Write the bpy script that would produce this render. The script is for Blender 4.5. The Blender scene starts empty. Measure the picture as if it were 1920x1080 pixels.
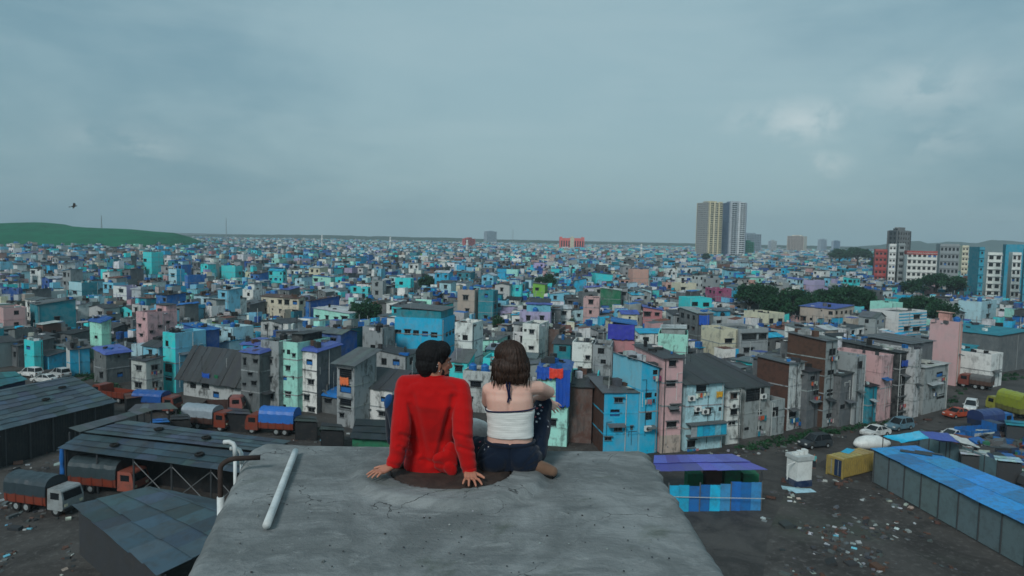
import bpy, bmesh, math, random
import numpy as np
from mathutils import Vector, Matrix, noise as mnoise

random.seed(7); rng = np.random.default_rng(7)
SC = bpy.context.scene
COL = SC.collection
R = math.radians

# ------------------------------------------------------------------ camera
CAM = Vector((0, 0, 26.0)); FPX = 1300.0
TILT = math.atan(93 / FPX); ROLL = R(1.15)
Fv = Vector((0, math.cos(TILT), -math.sin(TILT)))
_U0 = Vector((0, math.sin(TILT), math.cos(TILT))); _R0 = Vector((1, 0, 0))
Rv = _R0 * math.cos(ROLL) + _U0 * math.sin(ROLL)
Uv = -_R0 * math.sin(ROLL) + _U0 * math.cos(ROLL)
cam_d = bpy.data.cameras.new('camera'); cam = bpy.data.objects.new('camera', cam_d); COL.objects.link(cam)
cam_d.sensor_width = 36; cam_d.lens = FPX / 1920 * 36
cam_d.clip_start = 0.05; cam_d.clip_end = 30000
cam.matrix_world = Matrix(((Rv.x, Uv.x, -Fv.x, CAM.x), (Rv.y, Uv.y, -Fv.y, CAM.y), (Rv.z, Uv.z, -Fv.z, CAM.z), (0, 0, 0, 1)))
cam_d.dof.use_dof = True; cam_d.dof.focus_distance = 4.7; cam_d.dof.aperture_fstop = 5.0
SC.camera = cam

# ------------------------------------------------------------------ sky, sun, exposure
SUN_EL, SUN_AZ = R(38), R(203)          # azimuth clockwise from +Y: behind the camera
world = bpy.data.worlds.new('World'); SC.world = world; world.use_nodes = True
def world_nodes():
    nt = world.node_tree; N = nt.nodes; L = nt.links; N.clear()
    out = N.new('ShaderNodeOutputWorld'); bg = N.new('ShaderNodeBackground'); L.new(bg.outputs[0], out.inputs[0])
    bg.inputs[1].default_value = 0.1
    sky = N.new('ShaderNodeTexSky'); sky.sky_type = 'NISHITA'; sky.sun_disc = False
    sky.sun_elevation = SUN_EL; sky.sun_rotation = SUN_AZ; sky.air_density = 1.4; sky.dust_density = 3.0; sky.ozone_density = 2.0
    tc = N.new('ShaderNodeTexCoord')
    def noise(scale, det, rough, dist, stretch, off):
        mp = N.new('ShaderNodeMapping'); mp.inputs['Scale'].default_value = stretch; mp.inputs['Location'].default_value = off
        L.new(tc.outputs['Generated'], mp.inputs[0])
        n = N.new('ShaderNodeTexNoise'); n.inputs['Scale'].default_value = scale; n.inputs['Detail'].default_value = det
        n.inputs['Roughness'].default_value = rough; n.inputs['Distortion'].default_value = dist
        L.new(mp.outputs[0], n.inputs['Vector']); return n.outputs['Fac']
    def ramp(fac, p0, p1, c0=(0, 0, 0, 1), c1=(1, 1, 1, 1)):
        r = N.new('ShaderNodeValToRGB'); r.color_ramp.interpolation = 'EASE'
        r.color_ramp.elements[0].position = p0; r.color_ramp.elements[1].position = p1
        r.color_ramp.elements[0].color = c0; r.color_ramp.elements[1].color = c1
        L.new(fac, r.inputs[0]); return r.outputs[0]
    def mix(fac, a, b):
        m = N.new('ShaderNodeMix'); m.data_type = 'RGBA'
        (L.new(fac, m.inputs[0]) if not isinstance(fac, float) else setattr(m.inputs[0], 'default_value', fac))
        for v, i in ((a, 6), (b, 7)):
            if isinstance(v, tuple): m.inputs[i].default_value = v
            else: L.new(v, m.inputs[i])
        return m.outputs[2]
    K = 10.0
    c = lambda r, g, b: (r * K, g * K, b * K, 1)
    broad = ramp(noise(1.7, 5, .55, .25, (1, 1, 2.2), (3.1, .4, 1.2)), .36, .62)
    deck = mix(broad, c(.160, .288, .350), c(.265, .402, .448))
    streak = ramp(noise(3.2, 6, .6, .4, (1, 1, 4.5), (.7, 5.2, 2.3)), .40, .72)
    s2 = N.new('ShaderNodeMath'); s2.operation = 'MULTIPLY'; L.new(streak, s2.inputs[0]); s2.inputs[1].default_value = .35
    deck = mix(s2.outputs[0], deck, c(.335, .460, .495))
    # three heaped clouds standing out from the deck
    puffs = None
    for (px, py, rad, st) in ((1500, 228, .085, .85), (1528, 312, .055, .8), (1400, 222, .06, .35), (1740, 165, .10, .5), (1750, 265, .075, .32), (265, 275, .075, .30), (160, 255, .06, .22)):
        d = (Fv + Rv * ((px - 960) / FPX) + Uv * ((540 - py) / FPX)).normalized()
        vm = N.new('ShaderNodeVectorMath'); vm.operation = 'SUBTRACT'; L.new(tc.outputs['Generated'], vm.inputs[0]); vm.inputs[1].default_value = d
        ms = N.new('ShaderNodeVectorMath'); ms.operation = 'MULTIPLY'; L.new(vm.outputs[0], ms.inputs[0]); ms.inputs[1].default_value = (1, 1, 2.3)
        ln = N.new('ShaderNodeVectorMath'); ln.operation = 'LENGTH'; L.new(ms.outputs[0], ln.inputs[0])
        a = N.new('ShaderNodeMapRange'); a.inputs[1].default_value = 0; a.inputs[2].default_value = rad; a.inputs[3].default_value = 1; a.inputs[4].default_value = 0
        L.new(ln.outputs['Value'], a.inputs[0])
        mm = N.new('ShaderNodeMath'); mm.operation = 'MULTIPLY'; L.new(a.outputs[0], mm.inputs[0]); mm.inputs[1].default_value = st
        if puffs is None: puffs = mm.outputs[0]
        else:
            ad = N.new('ShaderNodeMath'); ad.operation = 'MAXIMUM'; L.new(puffs, ad.inputs[0]); L.new(mm.outputs[0], ad.inputs[1]); puffs = ad.outputs[0]
    pn = noise(16, 7, .62, .35, (1, 1, 1.3), (1.9, 4.4, .3))
    mul = N.new('ShaderNodeMath'); mul.operation = 'MULTIPLY'; L.new(puffs, mul.inputs[0]); L.new(ramp(pn, .38, .58), mul.inputs[1])
    deck = mix(mul.outputs[0], deck, c(.50, .585, .60))
    col = mix(.88, sky.outputs[0], deck)
    L.new(col, bg.inputs[0])
world_nodes()
sun_d = bpy.data.lights.new('sun', 'SUN'); sun = bpy.data.objects.new('sun', sun_d); COL.objects.link(sun)
sun_d.energy = 1.5; sun_d.angle = R(14); sun_d.color = (1.0, .99, .97)
_sd = Vector((math.sin(SUN_AZ) * math.cos(SUN_EL), math.cos(SUN_AZ) * math.cos(SUN_EL), math.sin(SUN_EL)))
sun.rotation_euler = _sd.to_track_quat('Z', 'Y').to_euler()
vs = SC.view_settings; vs.view_transform = 'Standard'; vs.look = 'None'; vs.gamma = 1; vs.use_curve_mapping = False
vs.exposure = 0.22
SC.render.engine = 'CYCLES'
cy = SC.cycles; cy.use_denoising = True; cy.max_bounces = 4; cy.diffuse_bounces = 2; cy.glossy_bounces = 2; cy.transmission_bounces = 2
cy.volume_bounces = 0; cy.transparent_max_bounces = 6; cy.caustics_reflective = False; cy.caustics_refractive = False

# ------------------------------------------------------------------ pixel <-> place
def ray(px, py): return Fv + Rv * ((px - 960) / FPX) + Uv * ((540 - py) / FPX)
def at(px, py, z=0.0):
    d = ray(px, py); t = (z - CAM.z) / d.z
    return CAM + d * t
def at_y(px, py, Y):
    d = ray(px, py); return CAM + d * (Y / d.y)
def proj(p):
    v = Vector(p) - CAM; zf = v.dot(Fv)
    return 960 + FPX * v.dot(Rv) / zf, 540 - FPX * v.dot(Uv) / zf, zf
def height_at(P, py):
    lo, hi = 0.0, 120.0
    for _ in range(40):
        m = (lo + hi) / 2
        if proj((P.x, P.y, m))[1] > py: lo = m
        else: hi = m
    return lo

# ------------------------------------------------------------------ objects and tags
def tag(o, label=None, cat=None, group=None, kind=None):
    if label: o['label'] = label
    if cat: o['category'] = cat
    if group: o['group'] = group
    if kind: o['kind'] = kind
    return o
def empty(name, loc=(0, 0, 0), rz=0.0, label=None, cat=None, group=None):
    o = bpy.data.objects.new(name, None); COL.objects.link(o); o.location = loc; o.rotation_euler = (0, 0, rz); o.empty_display_size = .2
    return tag(o, label, cat, group)
def link(name, me, parent=None, loc=None, rot=None, scale=None):
    o = bpy.data.objects.new(name, me); COL.objects.link(o)
    if parent: o.parent = parent
    if loc is not None: o.location = loc
    if rot is not None: o.rotation_euler = rot
    if scale is not None: o.scale = scale
    return o
def copy_tree(o, parent=None):
    c = o.copy(); COL.objects.link(c); c.parent = parent
    for ch in o.children: copy_tree(ch, c)
    return c
def srgb(r, g, b):
    f = lambda v: (v / 255 / 12.92) if v / 255 <= .04045 else ((v / 255 + .055) / 1.055) ** 2.4
    return (f(r), f(g), f(b))

class MB:
    """collects faces; build() links them as one mesh object"""
    def __init__(s): s.v = []; s.f = []; s.m = []; s.t = []
    def face(s, pts, m=0, t=None):
        b = len(s.v); s.v.extend([tuple(p) for p in pts]); s.f.append(tuple(range(b, b + len(pts)))); s.m.append(m); s.t.append(t or (1, 1, 1, .5))
    def box(s, x0, x1, y0, y1, z0, z1, m=0, t=None, M=None, bot=True):
        P = [Vector(p) for p in ((x0, y0, z0), (x1, y0, z0), (x1, y1, z0), (x0, y1, z0), (x0, y0, z1), (x1, y0, z1), (x1, y1, z1), (x0, y1, z1))]
        if M is not None: P = [M @ p for p in P]
        for q in ((4, 5, 6, 7), (0, 1, 5, 4), (1, 2, 6, 5), (2, 3, 7, 6), (3, 0, 4, 7)) + (((3, 2, 1, 0),) if bot else ()):
            s.face([P[i] for i in q], m, t)
    def hexa(s, P, m=0, t=None):
        for q in ((4, 5, 6, 7), (0, 1, 5, 4), (1, 2, 6, 5), (2, 3, 7, 6), (3, 0, 4, 7), (3, 2, 1, 0)): s.face([P[i] for i in q], m, t)
    def tube(s, pts, r, n=8, m=0, t=None, caps=True):
        pts = [Vector(p) for p in pts]; rs = r if isinstance(r, (list, tuple)) else [r] * len(pts); rings = []
        up = Vector((0, 0, 1)); prev = None
        for i, p in enumerate(pts):
            d = (pts[min(i + 1, len(pts) - 1)] - pts[max(i - 1, 0)]).normalized()
            a = prev - d * prev.dot(d) if prev is not None else d.cross(up if abs(d.z) < .95 else Vector((1, 0, 0)))
            if a.length < 1e-6: a = d.orthogonal()
            a.normalize(); prev = a; b = d.cross(a)
            rings.append([p + (a * math.cos(2 * math.pi * k / n) + b * math.sin(2 * math.pi * k / n)) * rs[i] for k in range(n)])
        base = len(s.v)
        for rg in rings: s.v.extend([tuple(q) for q in rg])
        for i in range(len(rings) - 1):
            for k in range(n):
                s.f.append((base + i * n + k, base + i * n + (k + 1) % n, base + (i + 1) * n + (k + 1) % n, base + (i + 1) * n + k)); s.m.append(m); s.t.append(t or (1, 1, 1, .5))
        if caps:
            s.f.append(tuple(base + k for k in reversed(range(n)))); s.m.append(m); s.t.append(t or (1, 1, 1, .5))
            s.f.append(tuple(base + (len(rings) - 1) * n + k for k in range(n))); s.m.append(m); s.t.append(t or (1, 1, 1, .5))
    def ellipsoid(s, c, r, n=12, k=8, m=0, t=None, M=None):
        base = len(s.v); c = Vector(c)
        for i in range(k + 1):
            ph = math.pi * i / k
            for j in range(n):
                th = 2 * math.pi * j / n
                p = Vector((r[0] * math.sin(ph) * math.cos(th), r[1] * math.sin(ph) * math.sin(th), r[2] * math.cos(ph)))
                s.v.append(tuple(c + (M @ p if M is not None else p)))
        for i in range(k):
            for j in range(n):
                s.f.append((base + i * n + j, base + (i + 1) * n + j, base + (i + 1) * n + (j + 1) % n, base + i * n + (j + 1) % n)); s.m.append(m); s.t.append(t or (1, 1, 1, .5))
    def lathe(s, prof, c=(0, 0, 0), n=16, m=0, t=None):
        base = len(s.v)
        for (r, z) in prof:
            for j in range(n): s.v.append((c[0] + r * math.cos(2 * math.pi * j / n), c[1] + r * math.sin(2 * math.pi * j / n), c[2] + z))
        for i in range(len(prof) - 1):
            for j in range(n):
                s.f.append((base + i * n + j, base + i * n + (j + 1) % n, base + (i + 1) * n + (j + 1) % n, base + (i + 1) * n + j)); s.m.append(m); s.t.append(t or (1, 1, 1, .5))
    def mesh(s, name, mats, smooth=False, weld=False):
        me = bpy.data.meshes.new(name); me.from_pydata(s.v, [], s.f)
        for mt in mats: me.materials.append(mt)
        n = len(s.f)
        me.polygons.foreach_set('material_index', np.array(s.m, dtype=np.int32))
        if smooth: me.polygons.foreach_set('use_smooth', np.ones(n, dtype=bool))
        at_ = me.attributes.new('tint', 'FLOAT_COLOR', 'FACE')
        at_.data.foreach_set('color', np.array(s.t, dtype=np.float32).ravel())
        if weld:
            bm = bmesh.new(); bm.from_mesh(me); bmesh.ops.remove_doubles(bm, verts=bm.verts, dist=1e-5); bm.to_mesh(me); bm.free()
        me.update(); return me
    def build(s, name, mats, parent=None, smooth=False, weld=False, loc=None, rot=None):
        return link(name, s.mesh(name, mats if isinstance(mats, (list, tuple)) else [mats], smooth, weld), parent, loc, rot)

# ------------------------------------------------------------------ materials
class NT:
    def __init__(s, name):
        s.m = bpy.data.materials.new(name); s.m.use_nodes = True; s.t = s.m.node_tree; s.N = s.t.nodes; s.L = s.t.links; s.N.clear()
        s.out = s.N.new('ShaderNodeOutputMaterial'); s.b = s.N.new('ShaderNodeBsdfPrincipled'); s.L.new(s.b.outputs[0], s.out.inputs[0])
    def new(s, t, **k):
        n = s.N.new(t)
        for a, v in k.items(): setattr(n, a, v)
        return n
    def put(s, sock, v):
        if isinstance(v, bpy.types.NodeSocket): s.L.new(v, sock)
        else: sock.default_value = v
    def pos(s, scale=(1, 1, 1), obj=False):
        if obj: src = s.new('ShaderNodeTexCoord').outputs['Object']
        else: src = s.new('ShaderNodeNewGeometry').outputs['Position']
        m = s.new('ShaderNodeMapping'); s.L.new(src, m.inputs[0]); m.inputs['Scale'].default_value = scale; return m.outputs[0]
    def noise(s, vec, scale, det=4, rough=.6, dist=0.):
        n = s.new('ShaderNodeTexNoise'); s.L.new(vec, n.inputs['Vector']); n.inputs['Scale'].default_value = scale
        n.inputs['Detail'].default_value = det; n.inputs['Roughness'].default_value = rough; n.inputs['Distortion'].default_value = dist; return n.outputs['Fac']
    def ramp(s, f, p0, p1):
        r = s.new('ShaderNodeMapRange'); r.interpolation_type = 'SMOOTHSTEP'; s.L.new(f, r.inputs[0]); r.inputs[1].default_value = p0; r.inputs[2].default_value = p1; return r.outputs[0]
    def math(s, op, a, b):
        n = s.new('ShaderNodeMath', operation=op); s.put(n.inputs[0], a); s.put(n.inputs[1], b); return n.outputs[0]
    def mix(s, f, a, b, mode='MIX'):
        n = s.new('ShaderNodeMix', data_type='RGBA', blend_type=mode)
        s.put(n.inputs[0], f)
        for v, i in ((a, 6), (b, 7)): s.put(n.inputs[i], v if not isinstance(v, tuple) else (*v[:3], 1))
        return n.outputs[2]
    def bump(s, h, st, dist=.02):
        n = s.new('ShaderNodeBump'); n.inputs['Strength'].default_value = st; n.inputs['Distance'].default_value = dist; s.L.new(h, n.inputs['Height'])
        s.L.new(n.outputs[0], s.b.inputs['Normal'])
    def fin(s, col, rough=.85, spec=.3, metal=0.):
        s.put(s.b.inputs['Base Color'], col if not isinstance(col, tuple) else (*col[:3], 1)); s.put(s.b.inputs['Roughness'], rough)
        s.b.inputs['Specular IOR Level'].default_value = spec; s.b.inputs['Metallic'].default_value = metal; return s.m

def m_plaster():
    s = NT('painted_plaster'); a = s.new('ShaderNodeAttribute', attribute_name='tint')
    streak = s.noise(s.pos((1.0, 1.0, .30)), 1.3, 6, .70, .5)
    patch = s.noise(s.pos(), .55, 6, .7, .4)
    fine = s.noise(s.pos(), 4.5, 5, .7)
    k = s.math('MULTIPLY', s.ramp(s.math('MULTIPLY', s.math('ADD', streak, patch), .5), .48, .62), a.outputs['Alpha'])
    col = s.mix(s.math('MULTIPLY', s.ramp(patch, .35, .7), .22), a.outputs['Color'], (.46, .48, .47))
    col = s.mix(s.math('MULTIPLY', s.ramp(fine, .50, .80), .16), col, (.09, .095, .09))
    col = s.mix(k, col, (.035, .038, .037))
    s.bump(fine, .35, .03); return s.fin(col, .92, .15)
def m_tint(name, rough=.7, spec=.3, dirt=.35, dcol=(.05, .047, .042), scale=1.2, bump=.2):
    s = NT(name); a = s.new('ShaderNodeAttribute', attribute_name='tint')
    n = s.noise(s.pos(), scale, 6, .7, .4); n2 = s.noise(s.pos(), scale * 7, 3, .6)
    col = s.mix(s.math('MULTIPLY', s.ramp(n, .42, .68), dirt), a.outputs['Color'], dcol)
    col = s.mix(s.math('MULTIPLY', s.ramp(n2, .5, .8), dirt * .7), col, dcol)
    if bump: s.bump(n2, bump, .03)
    return s.fin(col, rough, spec)
def m_plain(name, col, rough=.8, spec=.3, var=.25, scale=2., bump=.15, dark=None, obj=False, metal=0.):
    s = NT(name); n = s.noise(s.pos(obj=obj), scale, 5, .65, .3)
    c = s.mix(s.math('MULTIPLY', s.ramp(n, .35, .7), var), col, dark or tuple(v * .35 for v in col))
    if bump: s.bump(n, bump, .02)
    return s.fin(c, rough, spec, metal)
def m_sheet():
    s = NT('corrugated_sheet'); a = s.new('ShaderNodeAttribute', attribute_name='tint')
    n = s.noise(s.pos((1, 1, 1)), .8, 6, .72, .5); n2 = s.noise(s.pos((.5, 3, 1), obj=True), 1.5, 5, .7)
    col = s.mix(s.math('MULTIPLY', s.ramp(n, .42, .7), .5), a.outputs['Color'], (.035, .033, .03))
    col = s.mix(s.math('MULTIPLY', s.ramp(n2, .52, .8), .4), col, (.13, .10, .08))
    w = s.new('ShaderNodeTexWave'); w.wave_type = 'BANDS'; w.bands_direction = 'X'; w.inputs['Scale'].default_value = 3.2
    s.L.new(s.pos(obj=True), w.inputs[0]); s.bump(w.outputs['Fac'], .5, .03)
    return s.fin(col, .62, .35)
PLASTER = m_plaster(); SHEET = m_sheet()
ROOF = m_tint('weathered_roofing', .75, .3, .5)
TARP = m_tint('plastic_tarpaulin', .42, .45, .25, (.06, .07, .09), 1.5, .5)
PAINT = m_tint('vehicle_paint', .45, .4, .5, (.07, .06, .05), 1.6, 0)
PLASTIC = m_tint('moulded_plastic', .45, .4, .2)
WOOD = m_tint('rough_timber', .9, .15, .5)
BRICK = m_tint('bare_brickwork', .95, .1, .55, (.035, .03, .028), 1.6, .6)
GLASS = m_plain('dark_window_glass', (.012, .015, .018), .25, .5, .4, 3, 0)
METAL = m_tint('painted_metal', .5, .45, .35)
RUBBER = m_plain('black_rubber', (.015, .015, .015), .85, .2)
LEAF = None
def T(c, st=.5): return (c[0], c[1], c[2], st)
# ------------------------------------------------------------------ ground, road, hills
def m_ground():
    s = NT('muddy_ground'); n = s.noise(s.pos(), .12, 8, .68, .6); f = s.noise(s.pos(), 1.7, 6, .7, .3); g = s.noise(s.pos(), .05, 5, .6)
    c = s.mix(s.ramp(n, .38, .62), (.034, .031, .029), (.075, .070, .065))
    c = s.mix(s.math('MULTIPLY', s.ramp(f, .5, .72), .6), c, (.15, .142, .135))
    c = s.mix(s.math('MULTIPLY', s.ramp(g, .55, .7), .5), c, (.03, .045, .028))
    s.bump(f, .6, .15); return s.fin(c, .9, .25)
def m_road():
    s = NT('wet_dirt_road'); n = s.noise(s.pos((1, 1, 1)), .25, 7, .7, .8); f = s.noise(s.pos(), 3, 5, .7)
    c = s.mix(s.ramp(n, .35, .65), (.031, .028, .026), (.070, .064, .059))
    c = s.mix(s.math('MULTIPLY', s.ramp(f, .5, .8), .4), c, (.14, .13, .12))
    s.bump(f, .4, .06); return s.fin(c, .72, .3)
M_GROUND = m_ground(); M_ROAD = m_road()
mb = MB(); mb.face([(-9000, -300, 0), (9000, -300, 0), (9000, 14000, 0), (-9000, 14000, 0)])
tag(mb.build('ground', M_GROUND), 'brown muddy ground littered with rubble between the houses', kind='structure')
def sheet(name, pix, mat, z, label):
    mb = MB(); mb.face([at(x, y, z) for x, y in pix]); return tag(mb.build(name, mat), label, kind='structure')
sheet('road', [(1180, 1000), (1190, 880), (1330, 862), (1470, 838), (1560, 815), (1660, 795), (1780, 768), (1810, 735), (1850, 705), (1905, 690), (1990, 700), (1990, 760), (1880, 790), (1760, 806), (1640, 832), (1545, 862), (1480, 905), (1440, 1000), (1430, 1090), (1180, 1090)], M_ROAD, .02,
      'wet brown dirt road curving past the front row of houses')

def m_grass():
    s = NT('mown_landfill_grass'); n = s.noise(s.pos((1, 1, 3)), .035, 8, .72, .6); f = s.noise(s.pos(), .3, 5, .7)
    c = s.mix(s.ramp(n, .34, .66), (.001, .095, .047), (.003, .15, .072)); c = s.mix(s.math('MULTIPLY', s.ramp(f, .45, .8), .4), c, (.006, .07, .03))
    s.bump(f, .15, .25); return s.fin(c, .95, .05)
# landfill mound: crest follows the outline seen beyond the roofs
def hill():
    crest = [(-330, 417), (-160, 414), (-40, 421), (0, 419), (40, 417.5), (75, 417), (100, 419), (116, 423), (150, 425.5), (195, 427.5), (230, 428.5), (270, 433), (310, 436), (330, 441), (345, 449), (358, 459), (372, 468)]
    Y0 = 1010; nu = 130; cols = []
    for i in range(nu):
        t = i / (nu - 1) * (len(crest) - 1); k = min(int(t), len(crest) - 2); f = t - k
        px = crest[k][0] * (1 - f) + crest[k + 1][0] * f; py = crest[k][1] * (1 - f) + crest[k + 1][1] * f
        P = at_y(px, py, Y0 + 25 * math.sin(px * .012)); cols.append((P, px))
    v = []; f_ = []; nv = 22
    for P, px in cols:
        for j in range(nv):
            s_ = j / (nv - 1)
            off = -300 + 600 * s_; prof = max(0, 1 - abs(off) / 300) ** 1.0
            prof = prof * prof * (3 - 2 * prof); prof = min(1, prof * 1.04)
            z = P.z * prof + (mnoise.noise((P.x * .012, off * .012, 0)) * 2.2 + mnoise.noise((P.x * .05, off * .05, 4)) * .8) * min(1, prof * 3) * (0.35 if prof > .9 else 1) - .3
            v.append((P.x * (1 + off / 2600), P.y + off, z))
    for i in range(nu - 1):
        for j in range(nv - 1):
            a = i * nv + j; f_.append((a, a + nv, a + nv + 1, a + 1))
    me = bpy.data.meshes.new('hill'); me.from_pydata(v, [], f_); me.materials.append(m_grass()); me.polygons.foreach_set('use_smooth', np.ones(len(f_), dtype=bool)); me.update()
    tag(link('hill', me), 'long green grassy mound rising behind the rooftops', kind='structure')
hill()
# far wooded ridges on the horizon
def ridge(name, pts, Y, mat, label, seed):
    n = 160; v = []; f_ = []
    for i in range(n):
        t = i / (n - 1) * (len(pts) - 1); k = min(int(t), len(pts) - 2); f = t - k; f = f * f * (3 - 2 * f)
        px = pts[k][0] + (pts[k + 1][0] - pts[k][0]) * (t - k); py = pts[k][1] * (1 - f) + pts[k + 1][1] * f
        P = at_y(px, py, Y); z = max(2, P.z + mnoise.noise((px * .06, seed, 0)) * Y / 1300 * 1.2)
        v += [(P.x, Y - Y * .08, 0), (P.x, Y - Y * .03, z * .6), (P.x, Y, z), (P.x * 1.02, Y + Y * .05, z * .7), (P.x * 1.03, Y + Y * .1, 0)]
    for i in range(n - 1):
        for j in range(4): a = i * 5 + j; f_.append((a, a + 5, a + 6, a + 1))
    me = bpy.data.meshes.new(name); me.from_pydata(v, [], f_); me.materials.append(mat); me.polygons.foreach_set('use_smooth', np.ones(len(f_), dtype=bool)); me.update()
    tag(link(name, me), label, kind='structure')
M_WOOD = m_plain('far_woodland', (.05, .085, .06), .95, .05, .6, .02, .3)
ridge('hills', [(1560, 466), (1640, 460), (1700, 452), (1722, 452), (1740, 456), (1790, 453), (1830, 456), (1860, 450), (1890, 451), (1920, 454), (2050, 449), (2200, 462)], 3300, M_WOOD, 'hazy wooded hills on the horizon behind the institutional blocks', 3)
ridge('far_treeline', [(300, 441), (420, 440), (520, 440), (600, 440.5), (700, 443), (800, 445), (960, 449.5), (1100, 453.5), (1250, 456), (1450, 460), (1650, 464)], 2900, M_WOOD, 'thin hazy band of woodland along the horizon', 9)
# ------------------------------------------------------------------ house kit
C = {k: srgb(*v) for k, v in dict(
    turq=(50, 205, 208), cyan=(28, 168, 205), teal=(20, 125, 140), sky=(112, 185, 208), pale=(165, 205, 214), blue=(28, 104, 172), deep=(24, 78, 148), navy=(22, 45, 78),
    purple=(68, 88, 158), white=(216, 219, 215), dirty=(180, 185, 183), grey=(142, 149, 150), conc=(92, 97, 99), dark=(58, 62, 65), black=(28, 31, 34), cream=(206, 202, 176), beige=(175, 160, 148),
    pink=(196, 158, 158), rose=(178, 118, 122), lav=(170, 162, 195), mint=(160, 225, 208), lime=(115, 175, 65), peach=(205, 158, 145), brick=(104, 76, 66), brown=(88, 66, 58), green=(40, 110, 80), orange=(205, 90, 50), magenta=(150, 65, 105), sheet=(94, 103, 107), rust=(110, 62, 45), yellow=(190, 165, 90), tin=(170, 180, 184)).items()}
def jit(c, a=.12):
    k = 1 + random.uniform(-a, a); return tuple(min(.9, max(.005, v * k * (1 + random.uniform(-a, a) * .4))) for v in c)

def win_mesh(kind):
    mb = MB(); fr = {0: C['conc'], 1: C['black'], 2: C['brown'], 3: C['navy'], 4: C['black']}[kind]; fr = T(fr, .5)
    b = .07
    for (x0, x1, z0, z1) in ((-.5, .5, .5 - b, .5), (-.5, .5, -.5, -.5 + b), (-.5, -.5 + b, -.5 + b, .5 - b), (.5 - b, .5, -.5 + b, .5 - b)):
        mb.box(x0, x1, .03, .12, z0, z1, 0, fr)
    mb.face([(-.5, .10, -.5), (.5, .10, -.5), (.5, .10, .5), (-.5, .10, .5)], 1)
    if kind in (0, 1): mb.box(-.03, .03, .04, .11, -.43, .43, 0, fr)
    if kind in (1, 4):
        for k in range(4): mb.box(-.43, .43, .02, .035, -.34 + k * .21, -.32 + k * .21, 0, T(C['dark']))
    if kind == 2:
        mb.box(-.43, -.02, .05, .09, -.43, .43, 0, T(C['brown']))
    if kind == 3:
        mb.box(-.42, .42, .05, .09, -.42, .1, 0, T(C['blue'])) 
    if kind in (0, 2, 4):       # concrete sunshade and sill
        mb.box(-.62, .62, -.38, .0, .54, .62, 0, T(C['conc'], .9)); mb.box(-.56, .56, -.10, .0, -.6, -.53, 0, T(C['conc'], .9))
    return mb.mesh('window', [METAL, GLASS])
WINS = [win_mesh(k) for k in range(5)]
def _pane():
    mb = MB(); mb.face([(-.42, .085, -.42), (.42, .085, -.42), (.42, .085, .42), (-.42, .085, .42)]); return mb.mesh('pane', [GLASS])
PANE = _pane()
def _door():
    mb = MB(); mb.box(-.5, .5, .04, .1, -.5, .5, 0, T(C['brown'])); mb.box(-.4, -.05, .02, .04, .05, .42); mb.box(.05, .4, .02, .04, .05, .42); mb.box(-.4, .4, .02, .04, -.42, -.05); return mb.mesh('door', [METAL])
DOOR = _door()

def wallface(mb, o, ux, n, W, H, wins, m, t):
    o = Vector(o); ux = Vector(ux); n = Vector(n); uz = Vector((0, 0, 1))
    us = sorted({0., W, *[a for w in wins for a in w[:2]]}); zs = sorted({0., H, *[a for w in wins for a in w[2:]]})
    for i in range(len(us) - 1):
        for j in range(len(zs) - 1):
            cu = (us[i] + us[i + 1]) / 2; cz = (zs[j] + zs[j + 1]) / 2
            if any(a < cu < b and c < cz < d for a, b, c, d in wins): continue
            P = lambda u, z: o + ux * u + uz * z
            mb.face([P(us[i], zs[j]), P(us[i + 1], zs[j]), P(us[i + 1], zs[j + 1]), P(us[i], zs[j + 1])], m, t)
    for a, b, c, d in wins:
        q = [o + ux * a + uz * c, o + ux * b + uz * c, o + ux * b + uz * d, o + ux * a + uz * d]; r = [p - n * .2 for p in q]
        for k in range(4): mb.face([q[k], q[(k + 1) % 4], r[(k + 1) % 4], r[k]], m, t)
def clean(wins, W, H):
    out = []
    for (u, z, w, h) in wins:
        a, b, c, d = u - w / 2, u + w / 2, z - h / 2, z + h / 2
        if a < .12 or b > W - .12 or c < .05 or d > H - .15: continue
        if any(a < q[1] + .05 and b > q[0] - .05 and c < q[3] + .05 and d > q[2] - .05 for q in out): continue
        out.append((a, b, c, d))
    return out
def auto_wins(W, H, dens=.8, z0=0.):
    n = max(1, round(H / 2.75)); fh = H / n; cols = max(1, int(W / 2.3)); out = []
    xs = [(i + .5) * W / cols + random.uniform(-.25, .25) for i in range(cols)]
    for k in range(n):
        for x in xs:
            if random.random() < dens:
                out.append((x + random.uniform(-.15, .15), k * fh + fh * .55 + random.uniform(-.12, .12) + z0, random.uniform(.8, 1.35), random.uniform(.8, 1.25)))
            elif random.random() < .4: out.append((x, k * fh + fh * .55, random.uniform(1.4, 2.0), random.uniform(1.1, 1.5)))
            elif random.random() < .35: out.append((x, k * fh + fh * .7, .4, .4))
    return out
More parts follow.
